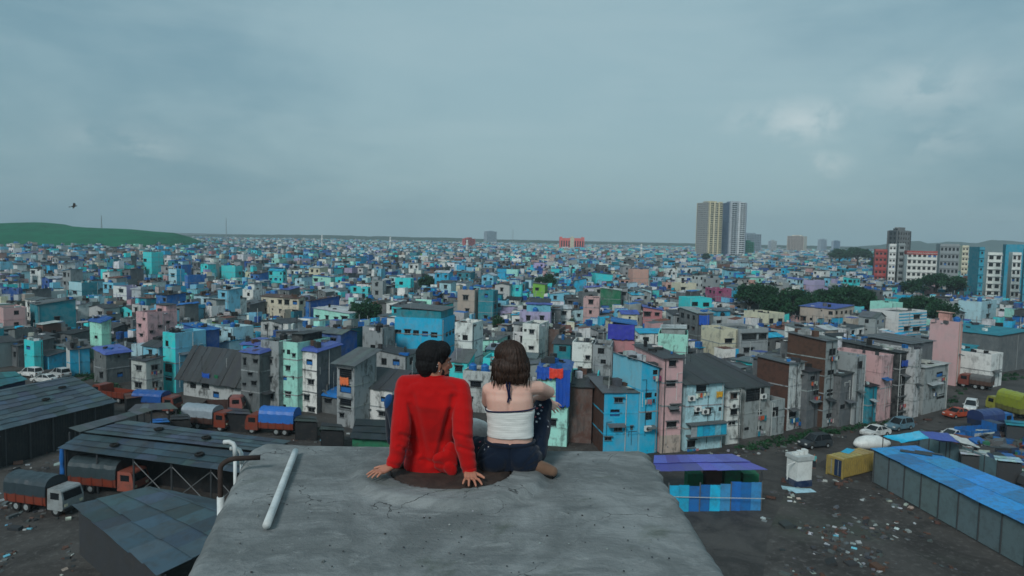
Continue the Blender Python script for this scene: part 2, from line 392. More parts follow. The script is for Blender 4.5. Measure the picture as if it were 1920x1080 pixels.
def roof_sheet(mb, x0, x1, y0, y1, z, rise, ax, m, t, th=.06, parts=3, edge=.0):
    """overlapping sheets, sloped along ax; each strip a little proud of the last"""
    W = (x1 - x0) if ax == 'y' else (y1 - y0); n = max(2, int(W / 1.0))
    for k in range(n):
        a, b = k / n, (k + 1) / n + .04 / n; dz = random.uniform(0, .05); tt = jit(t[:3], .14) + (t[3],); e0, e1 = random.uniform(-.12, .1), random.uniform(-.12, .1)
        if ax == 'y':
            X0, X1 = x0 + (x1 - x0) * a, x0 + (x1 - x0) * b; P = [(X0, y0 + e0, z + dz), (X1, y0 + e0, z + dz), (X1, y1 + e1, z + rise + dz), (X0, y1 + e1, z + rise + dz)]
        else:
            Y0, Y1 = y0 + (y1 - y0) * a, y0 + (y1 - y0) * b; P = [(x0 + e0, Y0, z + dz), (x1 + e1, Y0, z + rise + dz), (x1 + e1, Y1, z + rise + dz), (x0 + e0, Y1, z + dz)]
        P = [Vector(p) for p in P]; mb.hexa(P + [p + Vector((0, 0, th)) for p in P], m, tt)
def tarp_sheet(mb, x0, x1, y0, y1, z, rise, ax, m, t, sag=.12, droop=.35):
    nx, ny = 12, 10; sd = random.random() * 50; top = []
    for j in range(ny + 1):
        for i in range(nx + 1):
            u, v = i / nx, j / ny; k = v if ax == 'y' else u
            e = max(abs(u - .5), abs(v - .5)) * 2
            zz = z + rise * k + mnoise.noise((u * 4, v * 4, sd)) * sag - (droop * max(0, (e - .86) / .14) ** 1.5 if e > .86 else 0) + .1
            top.append(Vector((x0 + (x1 - x0) * u + mnoise.noise((v * 6, sd, u)) * .08, y0 + (y1 - y0) * v + mnoise.noise((u * 6, sd, v + 9)) * .08, zz)))
    for j in range(ny):
        for i in range(nx):
            a = j * (nx + 1) + i; q = [top[a], top[a + 1], top[a + nx + 2], top[a + nx + 1]]; mb.face(q, m, t); mb.face([p - Vector((0, 0, .03)) for p in reversed(q)], m, t)

NW = [0]
def house(name, Cg, th, wR, wL, H, wall, roof='flat', rcol=None, wallL=None, winsR=None, winsL=None, stain=.6, near=False, up=None, brickL=False, rise=None, pipes=1, bands=True, label=None, cat='house', group=None, base_col=None, rax=None, ovh=.3, wcol=None):
    root = empty(name, Cg, th, label, cat, group)
    t = T(jit(wall, .06), stain); tL = T(jit(wallL, .06), stain) if wallL else T(tuple(v * 1. for v in t[:3]), stain)
    wr = clean(winsR if winsR is not None else auto_wins(wR, H), wR, H); wl = clean([(wL - u, z, w, h) for (u, z, w, h) in (winsL if winsL is not None else auto_wins(wL, H, .5))], wL, H)
    mb = MB(); par = .55 if roof == 'flat' else 0
    wallface(mb, (0, 0, 0), (1, 0, 0), (0, -1, 0), wR, H, wr, 0, t)
    wallface(mb, (0, wL, 0), (0, -1, 0), (-1, 0, 0), wL, H, wl, 2 if brickL else 0, tL)
    wallface(mb, (wR, wL, 0), (-1, 0, 0), (0, 1, 0), wR, H, [], 0, t); wallface(mb, (wR, 0, 0), (0, 1, 0), (1, 0, 0), wL, H, [], 0, t)
    if bands:
        n = max(1, round(H / 2.75)); fh = H / n
        for k in range(1, n):
            z = k * fh + random.uniform(-.05, .05); tb = T(jit(C['grey'] if random.random() < .5 else t[:3], .1), .9)
            mb.box(-.05, wR + .05, -.05, .0, z - .09, z + .06, 0, tb); mb.box(-.05, -.002, .0, wL, z - .09, z + .06, 0, tb)
    if base_col: mb.box(-.04, wR + .04, -.04, .3, 0, 2.2, 0, T(base_col, .8))
    rc = rcol or C['sheet']; rt = T(jit(rc, .08), .5); ro = MB(); rz = rise if rise is not None else random.uniform(.3, .9); ax = rax or random.choice('xy')
    if roof == 'flat':
        i = .18; zf = H - par
        ro.face([(i, i, zf), (wR - i, i, zf), (wR - i, wL - i, zf), (i, wL - i, zf)], 0, T(jit(C['conc'], .15)))
        for q in (((i, i), (wR - i, i)), ((wR - i, i), (wR - i, wL - i)), ((wR - i, wL - i), (i, wL - i)), ((i, wL - i), (i, i))):
            (a, b), (c, d) = q; mb.face([(c, d, zf), (a, b, zf), (a, b, H), (c, d, H)], 0, t)
        for q in (((0, 0), (wR, 0), (wR - i, i), (i, i)), ((wR, 0), (wR, wL), (wR - i, wL - i), (wR - i, i)), ((wR, wL), (0, wL), (i, wL - i), (wR - i, wL - i)), ((0, wL), (0, 0), (i, i), (i, wL - i))):
            mb.face([(a, b, H) for a, b in q], 0, t)
        ro.build('roof', [ROOF], root)
    else:
        rs = rz if rz > 0 else -rz
        if roof == 'gable':
            h2 = rs
            if ax == 'x':   # ridge along x
                mb.face([(0, 0, H), (0, wL / 2, H + h2), (0, wL, H)], 2 if brickL else 0, tL); mb.face([(wR, 0, H), (wR, wL, H), (wR, wL / 2, H + h2)], 0, t)
                roof_sheet(ro, -ovh, wR + ovh, -ovh, wL / 2, H - ovh * h2 / (wL / 2) + .03, h2 + ovh * h2 / (wL / 2), 'y', 0, rt)
                roof_sheet(ro, -ovh, wR + ovh, wL + ovh, wL / 2, H - ovh * h2 / (wL / 2) + .03, h2 + ovh * h2 / (wL / 2), 'y', 0, rt)
            else:
                mb.face([(0, 0, H), (wR, 0, H), (wR / 2, 0, H + h2)], 0, t); mb.face([(0, wL, H), (wR / 2, wL, H + h2), (wR, wL, H)], 0, t)
                roof_sheet(ro, -ovh, wR / 2, -ovh, wL + ovh, H - ovh * h2 / (wR / 2) + .03, h2 + ovh * h2 / (wR / 2), 'x', 0, rt)
                roof_sheet(ro, wR + ovh, wR / 2, -ovh, wL + ovh, H - ovh * h2 / (wR / 2) + .03, h2 + ovh * h2 / (wR / 2), 'x', 0, rt)
            ro.build('roof', [SHEET], root)
        else:
            if ax == 'y': a = [(0, 0, H), (wR, 0, H), (wR, wL, H), (0, wL, H)]; hz = [0, 0, rz, rz] if rz > 0 else [-rz, -rz, 0, 0]
            else: a = [(0, 0, H), (wR, 0, H), (wR, wL, H), (0, wL, H)]; hz = [0, rz, rz, 0] if rz > 0 else [-rz, 0, 0, -rz]
            b = [(p[0], p[1], p[2] + h + .0) for p, h in zip(a, hz)]
            for q in ((0, 1), (1, 2), (2, 3), (3, 0)):
                if hz[q[0]] + hz[q[1]] > 0: mb.face([a[q[0]], a[q[1]], b[q[1]], b[q[0]]], 2 if (brickL and q == (3, 0)) else 0, tL if q == (3, 0) else t)
            z0 = H + .03 + (hz[0]); rr = rz
            k = (1 + 2 * ovh / (wL if ax == 'y' else wR))
            fn = tarp_sheet if roof == 'tarp' else roof_sheet
            fn(ro, -ovh, wR + ovh, -ovh, wL + ovh, z0 - rr * (k - 1) / 2, rr * k, ax, 0, rt)
            ro.build('roof', [TARP if roof == 'tarp' else SHEET], root)
    mb.build('wall', [PLASTER, SHEET, BRICK], root)
    if H < 20 and roof != 'gable' and cat == 'house' and (roof == 'flat' or abs(rz) < 1.15):      # odds and ends lying on the roof
        cm = MB()
        for k in range(random.randint(5, 13) if near else random.randint(4, 9)):
            fu, fv = random.uniform(.06, .94), random.uniform(.04, .9); s1, s2, s3 = random.uniform(.12, .75), random.uniform(.1, .5), random.choice((.05, .08, .2, .35, .6, .9)); q = fu if ax == 'x' else fv
            z = H - par + .005 if roof == 'flat' else H + .05 + (rz * q if rz > 0 else -rz * (1 - q)); M_ = Matrix.Translation((fu * wR, fv * wL, z)) @ Matrix.Rotation(random.random() * 3, 4, 'Z')
            cm.box(-s1, s1, -s2, s2, 0, s3, 0, T(jit(C[random.choice(('white', 'dark', 'black', 'blue', 'brown', 'dirty', 'conc', 'conc', 'black', 'dark', 'dark', 'grey', 'tin'))], .2)), M_)
        o = cm.build('roof_clutter', [WOOD], root); o['kind'] = 'stuff'
    wk = random.choice((0, 1, 4, 4)) if wcol is None else wcol
    for face, lst in (('R', wr), ('L', wl)):
        for (a, b, c, d) in lst:
            NW[0] += 1; u = (a + b) / 2; z = (c + d) / 2; k = wk if random.random() < .75 else random.randrange(5)
            if face == 'R': loc = (u, 0, z); rot = (0, 0, 0)
            else: loc = (0, wL - u, z); rot = (0, 0, -math.pi / 2)
            w = link('window', WINS[k], root, loc, rot, (b - a, 1, d - c))
            if near: link('pane', PANE, w)
    if near:      # tangle of thin plastic pipes and cables across the front
        for k in range(random.choice((2, 3, 4))):
            pm = MB(); x = random.uniform(.2, wR - .2); z0, z1 = sorted((random.uniform(.3, H - .4), random.uniform(.3, H - .4))); x2 = min(wR - .1, max(.1, x + random.uniform(-2, 2))); pm.tube([(x, -.07, z0), (x, -.07, z1), (x2, -.07, z1 + random.uniform(-.1, .1))], .03, 5, 0, T(random.choice((C['white'], C['dirty'], C['dark'], C['black'])))); pm.build('service_pipe', [PLASTIC], root)
        if random.random() < .6:
            pm = MB(); z = min(H - .3, max(2.2, H * random.choice((.33, .5, .66)))); x0 = random.uniform(0, wR * .4); pm.hexa([Vector(p) for p in ((x0, -.9, z - .25), (x0 + wR * .5, -.9, z - .25), (x0 + wR * .5, -.01, z), (x0, -.01, z), (x0, -.9, z - .2), (x0 + wR * .5, -.9, z - .2), (x0 + wR * .5, -.01, z + .05), (x0, -.01, z + .05))], 0, T(jit(C[random.choice(('sheet', 'conc', 'blue', 'dark', 'tin'))], .1))); pm.build('awning', [SHEET], root)
    if near and len(wr) > 1 and random.random() < .75:      # washing hung below a window
        lm = MB()
        for (a, b, c, d) in random.sample(wr, min(2, len(wr))):
            x = a - .2
            while x < b + .2:
                w_ = random.uniform(.18, .4); h_ = random.uniform(.35, .7); cc = T(jit(C[random.choice(('white', 'rose', 'blue', 'dark', 'cream', 'orange', 'teal', 'dirty', 'magenta'))], .2)); lm.box(x, x + w_, -.36, -.34, c - .1 - h_, c - .1, 0, cc); x += w_ + random.uniform(.03, .2)
            lm.box(a - .3, b + .3, -.355, -.345, c - .1, c - .085, 0, T(C['dark']))
        o = lm.build('laundry_line', [WOOD], root); o['kind'] = 'stuff'
    for k in range(pipes):
        pm = MB(); x = random.choice((.25, wR - .25, wR * random.uniform(.3, .7))); pm.tube([(x, -.1, .1), (x, -.1, H - .2)], .055, 6, 0, T(random.choice((C['dirty'], C['grey'], C['dark'])))); pm.build('drain_pipe', [PLASTIC], root)
    for k in range(random.choice((0, 0, 1, 2)) if near or H < 12 else 0):
        pm = MB(); x, y_ = random.uniform(.3, wR - .3), random.uniform(.3, wL - .3); hp = random.uniform(1.2, 3.2); pm.tube([(x, y_, H - .5), (x + random.uniform(-.1, .1), y_, H + hp)], .035, 5, 0, T(random.choice((C['dirty'], C['grey'], C['dark'])))); pm.build('roof_pole', [METAL], root)
    if up:
        for (fx0, fx1, fy0, fy1, uh, uc, ur) in up:
            x0, x1, y0, y1 = wR * fx0, wR * fx1, wL * fy0, wL * fy1; zb = H - par + .004; ub = MB(); tt = T(jit(uc, .08), .5)
            ub.box(x0, x1, y0, y1, zb, zb + uh, 0, tt, bot=False); o = ub.build('upper_room', [SHEET if random.random() < .4 else PLASTER], root)
            rb = MB(); roof_sheet(rb, x0 - .3, x1 + .3, y0 - .3, y1 + .3, zb + uh + .02, random.uniform(-.3, .5), 'y', 0, T(ur)); rb.build('roof', [SHEET], o)
    return root

# plastic water tank, built once and copied
def make_tank(kind):
    mb = MB()
    pr = [(.001, 0), (.5, 0), (.5, .12)]
    for k in range(4): z = .12 + k * .2; pr += [(.47, z + .03), (.47, z + .14), (.5, z + .17), (.5, z + .2)]
    pr += [(.46, 1.0), (.3, 1.12), (.2, 1.15), (.2, 1.15)]
    mb.lathe(pr, n=14, t=T({'blue': C['blue'], 'black': C['black'], 'white': C['white']}[kind])); body = mb.mesh('body', [PLASTIC])
    lb = MB(); lb.lathe([(.21, 1.12), (.23, 1.14), (.23, 1.2), (.16, 1.23), (.001, 1.24)], n=12, t=T({'blue': C['deep'], 'black': C['black'], 'white': C['dirty']}[kind])); lid = lb.mesh('lid', [PLASTIC])
    return body, lid
TANKS = {k: make_tank(k) for k in ('blue', 'black', 'white')}
def tank(loc, kind, s, label, group='plastic water tanks on the rooftops'):
    o = empty('water_tank', loc, random.random() * 6, label, 'water tank', group); o.scale = (s, s, s)
    link('body', TANKS[kind][0], o); link('lid', TANKS[kind][1], o); return o

def solve(C0, th, x_px, y_px, along):
    """length from corner C0 along direction until the view line through x_px is met"""
    d = ray(x_px, y_px); dx, dy = d.x, d.y; ex, ey = (math.cos(along), math.sin(along))
    det = ex * dy - ey * dx
    if abs(det) < 1e-4: return None
    t = (-(C0.x) * dy + (C0.y) * dx) / det
    return t
HEROES = []      # placed: dict(root, rect, dist, ref, poly)
def hero(ref, detail, xa, xb, xc, yt, yb, h, th, wall, roof='flat', rcol='sheet', d=None, w=None, yv=None, wp=None, wa=True, tanks=(), **k):
    th = R(th)
    if yb is not None: Cg = at(xb, yb); h = height_at(Cg, yt)
    else: P = at(xb, yt, h); Cg = Vector((P.x, P.y, 0))
    wR = solve(Cg, th, xc, yt, th) if xc > xb + .5 else None
    wL = solve(Cg, th, xa, yt, th + math.pi / 2) if xa < xb - .5 else None
    if w: wR = w
    if d: wL = d
    wR = wR if wR and 1.0 < wR < 45 else (w or 6.); wL = wL if wL and 1.0 < wL < 45 else (d or 7.)
    ex = Vector((math.cos(th), math.sin(th), 0)); ey = Vector((-math.sin(th), math.cos(th), 0))
    wr = wl = None
    if wp is not None:
        wr, wl = [], []
        for (px, py, pw, ph) in wp:
            for nrm, ax, W, lst in ((ey, ex, wR, wr), (ex, ey, wL, wl)):
                dd = ray(px, py); den = dd.dot(nrm)
                if abs(den) < 1e-5: continue
                t = (Cg - CAM).dot(nrm) / den; q = CAM + dd * t - Cg; u = q.dot(ax)
                if 0 < u < W and 0 < q.z < h:
                    cosf = abs(dd.normalized().dot(nrm)); lst.append((u, q.z, pw * t / FPX / max(.35, cosf), ph * t / FPX * 1.0)); break
    elif not wa: wr, wl = [], []
    root = house('house', Cg, th, wR, wL, h, C[wall], roof, C[rcol], winsR=wr, winsL=wl, label=detail, **k)
    yv = yv or yt + 45
    pts = [Cg, Cg + ex * wR, Cg + ex * wR + ey * wL, Cg + ey * wL]
    pp = [proj((p.x, p.y, h)) for p in pts]
    HEROES.append(dict(ref=ref, root=root, x0=min(p[0] for p in pp), x1=max(p[0] for p in pp), y0=yt - 6, y1=yv, dist=Cg.y, poly=pts, h=h, yb=yb))
    zr = h - .55 if roof == 'flat' else h + .3
    for i, (fx, fy, kind, s) in enumerate(tanks):
        p = Cg + ex * (wR * fx) + ey * (wL * fy)
        nm = ('first ', 'second ', 'third ', 'fourth ')[i] if len(tanks) > 1 else ''
        tank((p.x, p.y, zr + .01), kind, s, '%s%s plastic tank on the roof of the %s' % (nm, kind, ref))
    return root
# ------------------------------------------------------------------ houses told apart in the photograph
H_ = hero
# front row, west part
H_('grey-white corner house', 'two-storey grey-white house with dark flat sheet roof beside the turquoise tower house', 246, 275, 306, 678, 747, 0, 61, 'dirty', 'sheet', 'dark', yv=745, near=True, stain=.55, wp=[(260, 690, 9, 10), (259, 722, 11, 12), (290, 689, 11, 10), (291, 720, 9, 11)], rise=.25)
H_('turquoise tower house', 'tall narrow turquoise house with pale blue plain side wall and black roof tanks', 305, 330, 386, 625, 737, 0, 61, 'sky', 'flat', wallL=C['turq'], yv=735, near=True, stain=.25, wp=[(313, 644, 5, 11), (316, 690, 12, 16), (316, 709, 11, 9), (314, 733, 8, 8)], tanks=((.2, .3, 'black', 1.0), (.2, .75, 'black', 1.0)))
H_('dark blue roof room', 'deep blue sheet-walled room behind the turquoise tower house', 386, 387, 411, 620, None, 9.5, 61, 'deep', 'sheet', 'blue', d=6, yv=650, wa=False, stain=.15, bands=False, pipes=0)
H_('wide grey-roofed house', 'low whitewashed house under a broad sloping dark grey sheet roof', 344, 452, 470, 712, 757, 0, 66, 'dirty', 'sheet', 'dark', yv=752, near=True, rise=2.6, rax='x', ovh=.9, stain=.8, wp=[(362, 723, 10, 10), (385, 721, 13, 14), (437, 722, 13, 12), (405, 740, 10, 12)])
H_('blue-topped grey house', 'narrow three-storey house, bright blue above and bare grey below, purple roof edge', 452, 487, 491, 660, 775, 0, 64, 'conc', 'tarp', 'purple', d=None, yv=770, near=True, stain=.6, wp=[(459, 678, 5, 14), (479, 677, 8, 8), (469, 701, 8, 7), (476, 718, 9, 9), (458, 720, 6, 6), (470, 740, 6, 6)], w=6, rise=.3)
H_('grey four-storey house', 'plain grey four-storey house with broad dark windows next to mint strip house', 489, 523, 524, 641, 772, 0, 64, 'grey', 'flat', yv=770, near=True, w=7, stain=.75, wp=[(502, 675, 16, 12), (502, 711, 15, 13), (504, 741, 17, 14), (497, 761, 14, 10)], tanks=((.4, .5, 'black', 1.2),))
H_('mint strip house', 'slim pale mint four-storey house with small square windows', 524, 558, 559, 643, 774, 0, 64, 'mint', 'flat', yv=772, near=True, w=7, stain=.35, wp=[(531, 658, 5, 5), (541, 660, 6, 9), (551, 666, 6, 7), (540, 690, 8, 9), (534, 709, 7, 8), (550, 708, 3, 5), (540, 739, 10, 10), (532, 762, 8, 8)], up=((.2, .8, .1, .7, 1.6, C['black'], C['dark']),))
H_('purple-roofed white house', 'mould-stained white four-storey house with purple-blue tarpaulin roof and grey plain side', 559, 594, 640, 657, 776, 0, 62, 'conc', 'tarp', 'purple', wallL=C['white'], yv=775, near=True, stain=.7, wp=[(580, 679, 11, 11), (583, 716, 11, 10), (575, 745, 10, 11), (584, 768, 12, 10), (562, 673, 4, 4), (564, 712, 3, 3)], rise=.5)
H_('blue-awning lean-to', 'small grey-blue lean-to house under a sagging blue tarpaulin awning', 600, 632, 640, 742, 778, 0, 62, 'conc', 'tarp', 'blue', yv=775, near=True, stain=.6, wp=[(615, 751, 13, 10)])
H_('open-balcony house', 'grey house front with stacked open balconies and orange cloth hung out', 632, 664, 706, 684, 804, 0, 62, 'grey', 'sheet', 'conc', yv=800, near=True, stain=.8, wp=[(648, 701, 22, 20), (648, 728, 20, 18), (648, 757, 20, 20), (641, 778, 8, 9)], rise=1.2, rax='x', ovh=.6)
H_('dark-roofed white house', 'whitewashed two-storey house with large dark sloping roof and grimy windows', 667, 735, 765, 731, 800, 0, 66, 'white', 'sheet', 'dark', yv=778, near=True, stain=.6, wp=[(679, 739, 16, 13), (720, 749, 12, 10), (682, 772, 22, 12), (719, 776, 18, 10)], rise=1.7, rax='x', ovh=.4)
H_('roofless concrete box', 'unfinished roofless grey concrete block house with one square window', 680, 717, 740, 615, None, 10.5, 64, 'grey', 'flat', yv=655, stain=.7, wp=[(699, 651, 9, 9)], bands=False)
H_('patched grey house', 'grey house with dark sheet roof below the roofless concrete box', 705, 760, 782, 668, None, 7.2, 72, 'grey', 'sheet', 'dark', yv=700, stain=.7)
H_('teal school-like block', 'broad bright teal three-storey block with a row of windows and grey veranda roof', 740, 829, 853, 598, None, 11.5, 78, 'cyan', 'flat', yv=648, stain=.2, wp=[(747, 622, 11, 8), (764, 622, 11, 9), (780, 624, 11, 10), (797, 626, 11, 10), (814, 628, 12, 10), (838, 627, 4, 9), (844, 624, 4, 9), (850, 621, 4, 9)], up=((.02, .98, .03, .97, 1.9, C['teal'], C['conc']),), wcol=1)
H_('white stained tower house', 'white square tower house with black mould streaks behind the man', 853, 886, 906, 606, None, 12, 72, 'white', 'flat', yv=655, stain=.75, wp=[(872, 633, 10, 10), (861, 630, 3, 3)], tanks=((.4, .5, 'white', .9),))
H_('small aqua house', 'small aqua house with grey sheet roof beside the man\'s head', 842, 876, 890, 680, None, 6.8, 74, 'turq', 'sheet', 'conc', yv=716, near=True, stain=.3, wp=[(860, 691, 14, 12)], rise=1.3, rax='x')
H_('two-tank grey house', 'grey fronted house carrying two blue water tanks between the two people', 868, 926, 940, 698, None, 6.2, 78, 'dirty', 'flat', yv=790, near=True, stain=.75, wp=[(892, 720, 20, 12), (882, 748, 9, 9), (910, 778, 12, 9), (915, 748, 7, 7)], tanks=((.25, .75, 'blue', 1.25), (.25, .35, 'blue', 1.25)))
H_('tall white slab house', 'tall white slab-sided house with one window behind the woman', 980, 1011, 1014, 608, None, 11, 70, 'white', 'flat', yv=655, stain=.5, w=6, wp=[(997, 622, 9, 8), (985, 619, 4, 4), (996, 652, 9, 6)])
H_('brown brick box', 'unplastered dark brown brick upper storey beside the tall white slab house', 1012, 1048, 1054, 618, None, 9.5, 74, 'brown', 'flat', yv=650, w=6, stain=.4, bands=False)
H_('small teal box house', 'tiny teal box house with one dark window behind the woman\'s shoulder', 1038, 1070, 1075, 646, None, 8, 76, 'teal', 'sheet', 'dark', yv=668, w=5, stain=.3, wp=[(1055, 654, 13, 10)])
H_('blue-tarp mint house', 'mint stained house draped with blue tarpaulin and one red-orange sheet', 1008, 1062, 1068, 696, 838, 0, 80, 'mint', 'tarp', 'deep', yv=815, near=True, w=5, stain=.65, wp=[(1022, 707, 14, 11), (1036, 792, 14, 14), (1054, 762, 8, 8)], rise=.5)
H_('mottled grey-white house', 'badly mould-mottled white and grey house above the bright aqua wall', 1073, 1110, 1112, 643, None, 9.5, 78, 'white', 'flat', yv=705, w=6, stain=1., wp=[(1102, 670, 8, 7), (1088, 690, 8, 6)])
H_('plain grey window house', 'plain grey house with a square window next to the mottled house', 1112, 1146, 1148, 648, None, 9.5, 78, 'grey', 'flat', yv=690, w=6, stain=.7, wp=[(1127, 658, 12, 11), (1131, 678, 10, 8)])
H_('violet-tarp pink house', 'salmon pink house topped by a violet-blue tarpaulin room', 1147, 1190, 1195, 634, None, 10, 80, 'rose', 'flat', yv=668, w=6, stain=.3, wp=[(1168, 636, 9, 10), (1167, 664, 13, 7)], up=((.0, 1., .0, 1., 2.7, C['purple'], C['blue']),))
H_('mint mould house', 'pale mint house with peeling mould-streaked wall and parapet', 1234, 1290, 1300, 628, None, 9.5, 76, 'mint', 'flat', yv=660, stain=.7, w=7, wp=[(1250, 624, 9, 8), (1287, 624, 11, 8)], up=((.1, .9, .1, .9, 1.5, C['grey'], C['dirty']),))
H_('aqua low wall house', 'low bright aqua wall house between the blue-tarp house and cyan tower', 1068, 1122, 1126, 702, None, 5.5, 80, 'turq', 'flat', yv=722, w=4, stain=.3, wa=False)
H_('brick rear house', 'dark brown brick side of a roofless house behind the woman\'s knee', 1064, 1108, 1110, 727, 832, 0, 80, 'brown', 'sheet', 'dark', yv=800, w=6, stain=.6, wa=False, bands=False)
H_('lower cyan house', 'bright cyan three-storey house front with barred windows and dark brick side', 1106, 1130, 1198, 737, 852, 0, 8, 'cyan', 'sheet', 'conc', brickL=True, wallL=C['brown'], yv=830, near=True, stain=.15, wp=[(1160, 750, 16, 10), (1153, 774, 17, 13), (1159, 803, 15, 11), (1140, 822, 13, 8), (1184, 801, 5, 7)], rise=.5, rax='y', d=7)
H_('cyan tower house', 'tall bright cyan house with pale blue side and light sheet roof', 1149, 1198, 1236, 692, 852, 0, 22, 'cyan', 'sheet', 'tin', wallL=C['sky'], yv=845, near=True, stain=.15, wp=[(1229, 698, 9, 9), (1203, 740, 6, 7), (1216, 741, 12, 10), (1230, 740, 5, 7), (1216, 780, 12, 15), (1204, 781, 4, 5)], rise=-.9, rax='x', ovh=.35)
H_('pink tower house', 'slim pale pink five-storey house with barred windows beside the cyan tower', 1215, 1238, 1281, 673, 850, 0, 16, 'pink', 'sheet', 'dark', yv=845, near=True, stain=.3, base_col=C['beige'], wp=[(1261, 681, 13, 12), (1258, 719, 17, 11), (1273, 716, 10, 10), (1265, 764, 16, 13), (1259, 796, 18, 13), (1263, 818, 21, 12), (1241, 714, 5, 5), (1241, 762, 4, 4)], d=8, rise=.4, rax='y')
H_('pale blue house', 'wide pale blue house with air conditioners and a boxed-in balcony', 1282, 1283, 1358, 720, 846, 0, 20, 'pale', 'sheet', 'dark', d=9, yv=840, near=True, stain=.5, wp=[(1290, 730, 14, 13), (1315, 728, 18, 13), (1330, 727, 10, 12), (1290, 774, 11, 9), (1306, 773, 9, 9), (1328, 771, 10, 13), (1350, 767, 5, 8), (1296, 832, 14, 14)], rise=1.7, rax='y', ovh=.5)
H_('whitewashed narrow house', 'narrow whitewashed house with black-stained walls and dark sloping roof', 1359, 1360, 1390, 728, 834, 0, 24, 'white', 'sheet', 'dark', d=9, yv=825, near=True, stain=.75, wp=[(1363, 740, 5, 6), (1376, 742, 12, 12), (1376, 772, 12, 12), (1372, 793, 12, 8)], rise=1.4, rax='y', ovh=.3)
H_('gabled balcony house', 'grey house with a big square framed balcony under a long dark roof', 1391, 1393, 1444, 728, 823, 0, 28, 'grey', 'sheet', 'dark', d=12, yv=815, near=True, stain=.6, wp=[(1416, 740, 32, 24), (1402, 776, 11, 9), (1425, 773, 7, 9), (1400, 804, 8, 6), (1424, 802, 7, 7)], rise=2.4, rax='y', ovh=.3)
# front row, east part
H_('low grey end house', 'low grey plastered house with a tall dark opening before the brick side wall', 1440, 1442, 1472, 752, 818, 0, 32, 'grey', 'flat', d=8, yv=812, near=True, stain=.6, wp=[(1454, 772, 10, 18)])
H_('grey-cream stained house', 'grey-cream stained four-storey house front with brown brick side wall', 1420, 1474, 1509, 683, 808, 0, 35, 'dirty', 'sheet', 'conc', brickL=True, wallL=C['brown'], yv=803, near=True, stain=.8, wp=[(1483, 706, 13, 13), (1480, 746, 14, 12), (1486, 776, 12, 12), (1504, 705, 5, 6), (1494, 787, 5, 4)], rise=.3, rax='y')
H_('dark grey squeezed house', 'dark grey house squeezed between the stained house and the grey tower', 1508, 1510, 1545, 698, 805, 0, 35, 'conc', 'sheet', 'dark', d=9, yv=800, near=True, stain=.7, wp=[(1524, 709, 8, 8), (1515, 744, 9, 9), (1516, 769, 9, 8), (1530, 735, 9, 12)], rise=.6, rax='y')
H_('grey brick-sided tower', 'tallest grey tower house of the row with bare brick side', 1477, 1541, 1571, 640, 802, 0, 35, 'grey', 'sheet', 'conc', brickL=True, wallL=C['brown'], yv=798, near=True, stain=.6, wp=[(1561, 660, 11, 13), (1546, 658, 4, 6), (1558, 699, 11, 11), (1556, 736, 10, 12), (1555, 779, 10, 9)], rise=.5, rax='y')
H_('recessed dark house', 'dark recessed house with two small windows beside the brick-sided tower', 1570, 1572, 1600, 705, 801, 0, 35, 'conc', 'sheet', 'dark', d=10, yv=798, near=True, stain=.8, wp=[(1579, 737, 11, 9), (1580, 763, 8, 9), (1572, 782, 8, 8)], up=((.05, .95, .3, 1., 3.6, C['conc'], C['dark']),), rise=.2)
H_('grey pipe-fronted house', 'slim grey four-storey house laced with white drain pipes', 1598, 1600, 1624, 668, 797, 0, 35, 'grey', 'flat', d=9, yv=795, near=True, stain=.55, wp=[(1613, 684, 9, 14), (1616, 717, 8, 8), (1606, 744, 9, 8), (1600, 768, 9, 9)], pipes=3)
H_('low teal-grey house', 'low teal-grey house with dark awning before the pink stained house', 1624, 1626, 1645, 726, 795, 0, 35, 'teal', 'sheet', 'black', d=7, yv=790, near=True, stain=.9, wp=[(1633, 742, 9, 8), (1632, 768, 7, 8)])
H_('pink stained house', 'slender pink four-storey house with black creeper stains around its windows', 1640, 1647, 1676, 668, 790, 0, 35, 'pink', 'flat', yv=788, near=True, stain=.6, d=8, wp=[(1659, 688, 10, 12), (1657, 722, 9, 14), (1664, 752, 14, 12), (1653, 765, 10, 8), (1668, 759, 5, 5)])
H_('black-netted house', 'house sheeted in black netting with a blue tarpaulin awning half way', 1677, 1679, 1707, 662, 784, 0, 35, 'black', 'sheet', 'dark', d=9, yv=780, near=True, stain=.3, wp=[(1688, 750, 9, 13), (1691, 775, 14, 9)])
H_('grey pole house', 'stained grey house with one column of dark windows next to the netted house', 1708, 1710, 1729, 656, 784, 0, 35, 'dirty', 'flat', d=9, yv=780, near=True, stain=.9, wp=[(1719, 672, 8, 10), (1718, 706, 9, 10), (1716, 738, 9, 10), (1716, 765, 8, 9)])
H_('two-tier grey house', 'two-tier grey house with white tin awning at the end of the row', 1726, 1729, 1778, 690, 778, 0, 35, 'grey', 'sheet', 'dirty', d=10, yv=776, near=True, stain=.7, wp=[(1736, 737, 14, 11), (1762, 702, 10, 10), (1764, 743, 12, 9), (1751, 731, 5, 6)], up=((.05, 1., .25, 1., 3.3, C['conc'], C['conc']),), rise=.2)
H_('tall pink blank house', 'tall salmon pink house with a blank side wall and roof cabin', 1744, 1791, 1806, 604, 724, 0, 35, 'peach', 'flat', wallL=C['pink'], yv=720, near=True, stain=.12, wp=[], bands=False, up=((.2, .8, .35, .75, 2.0, C['peach'], C['peach']),), tanks=((.5, .15, 'blue', 1.2),))
H_('sea-green house', 'sea-green three-storey house tucked behind the tall pink house', 1803, 1806, 1832, 660, 716, 0, 35, 'turq', 'sheet', 'teal', d=8, yv=710, near=True, stain=.35, wp=[(1814, 667, 9, 9), (1817, 678, 10, 5), (1818, 706, 10, 6)])
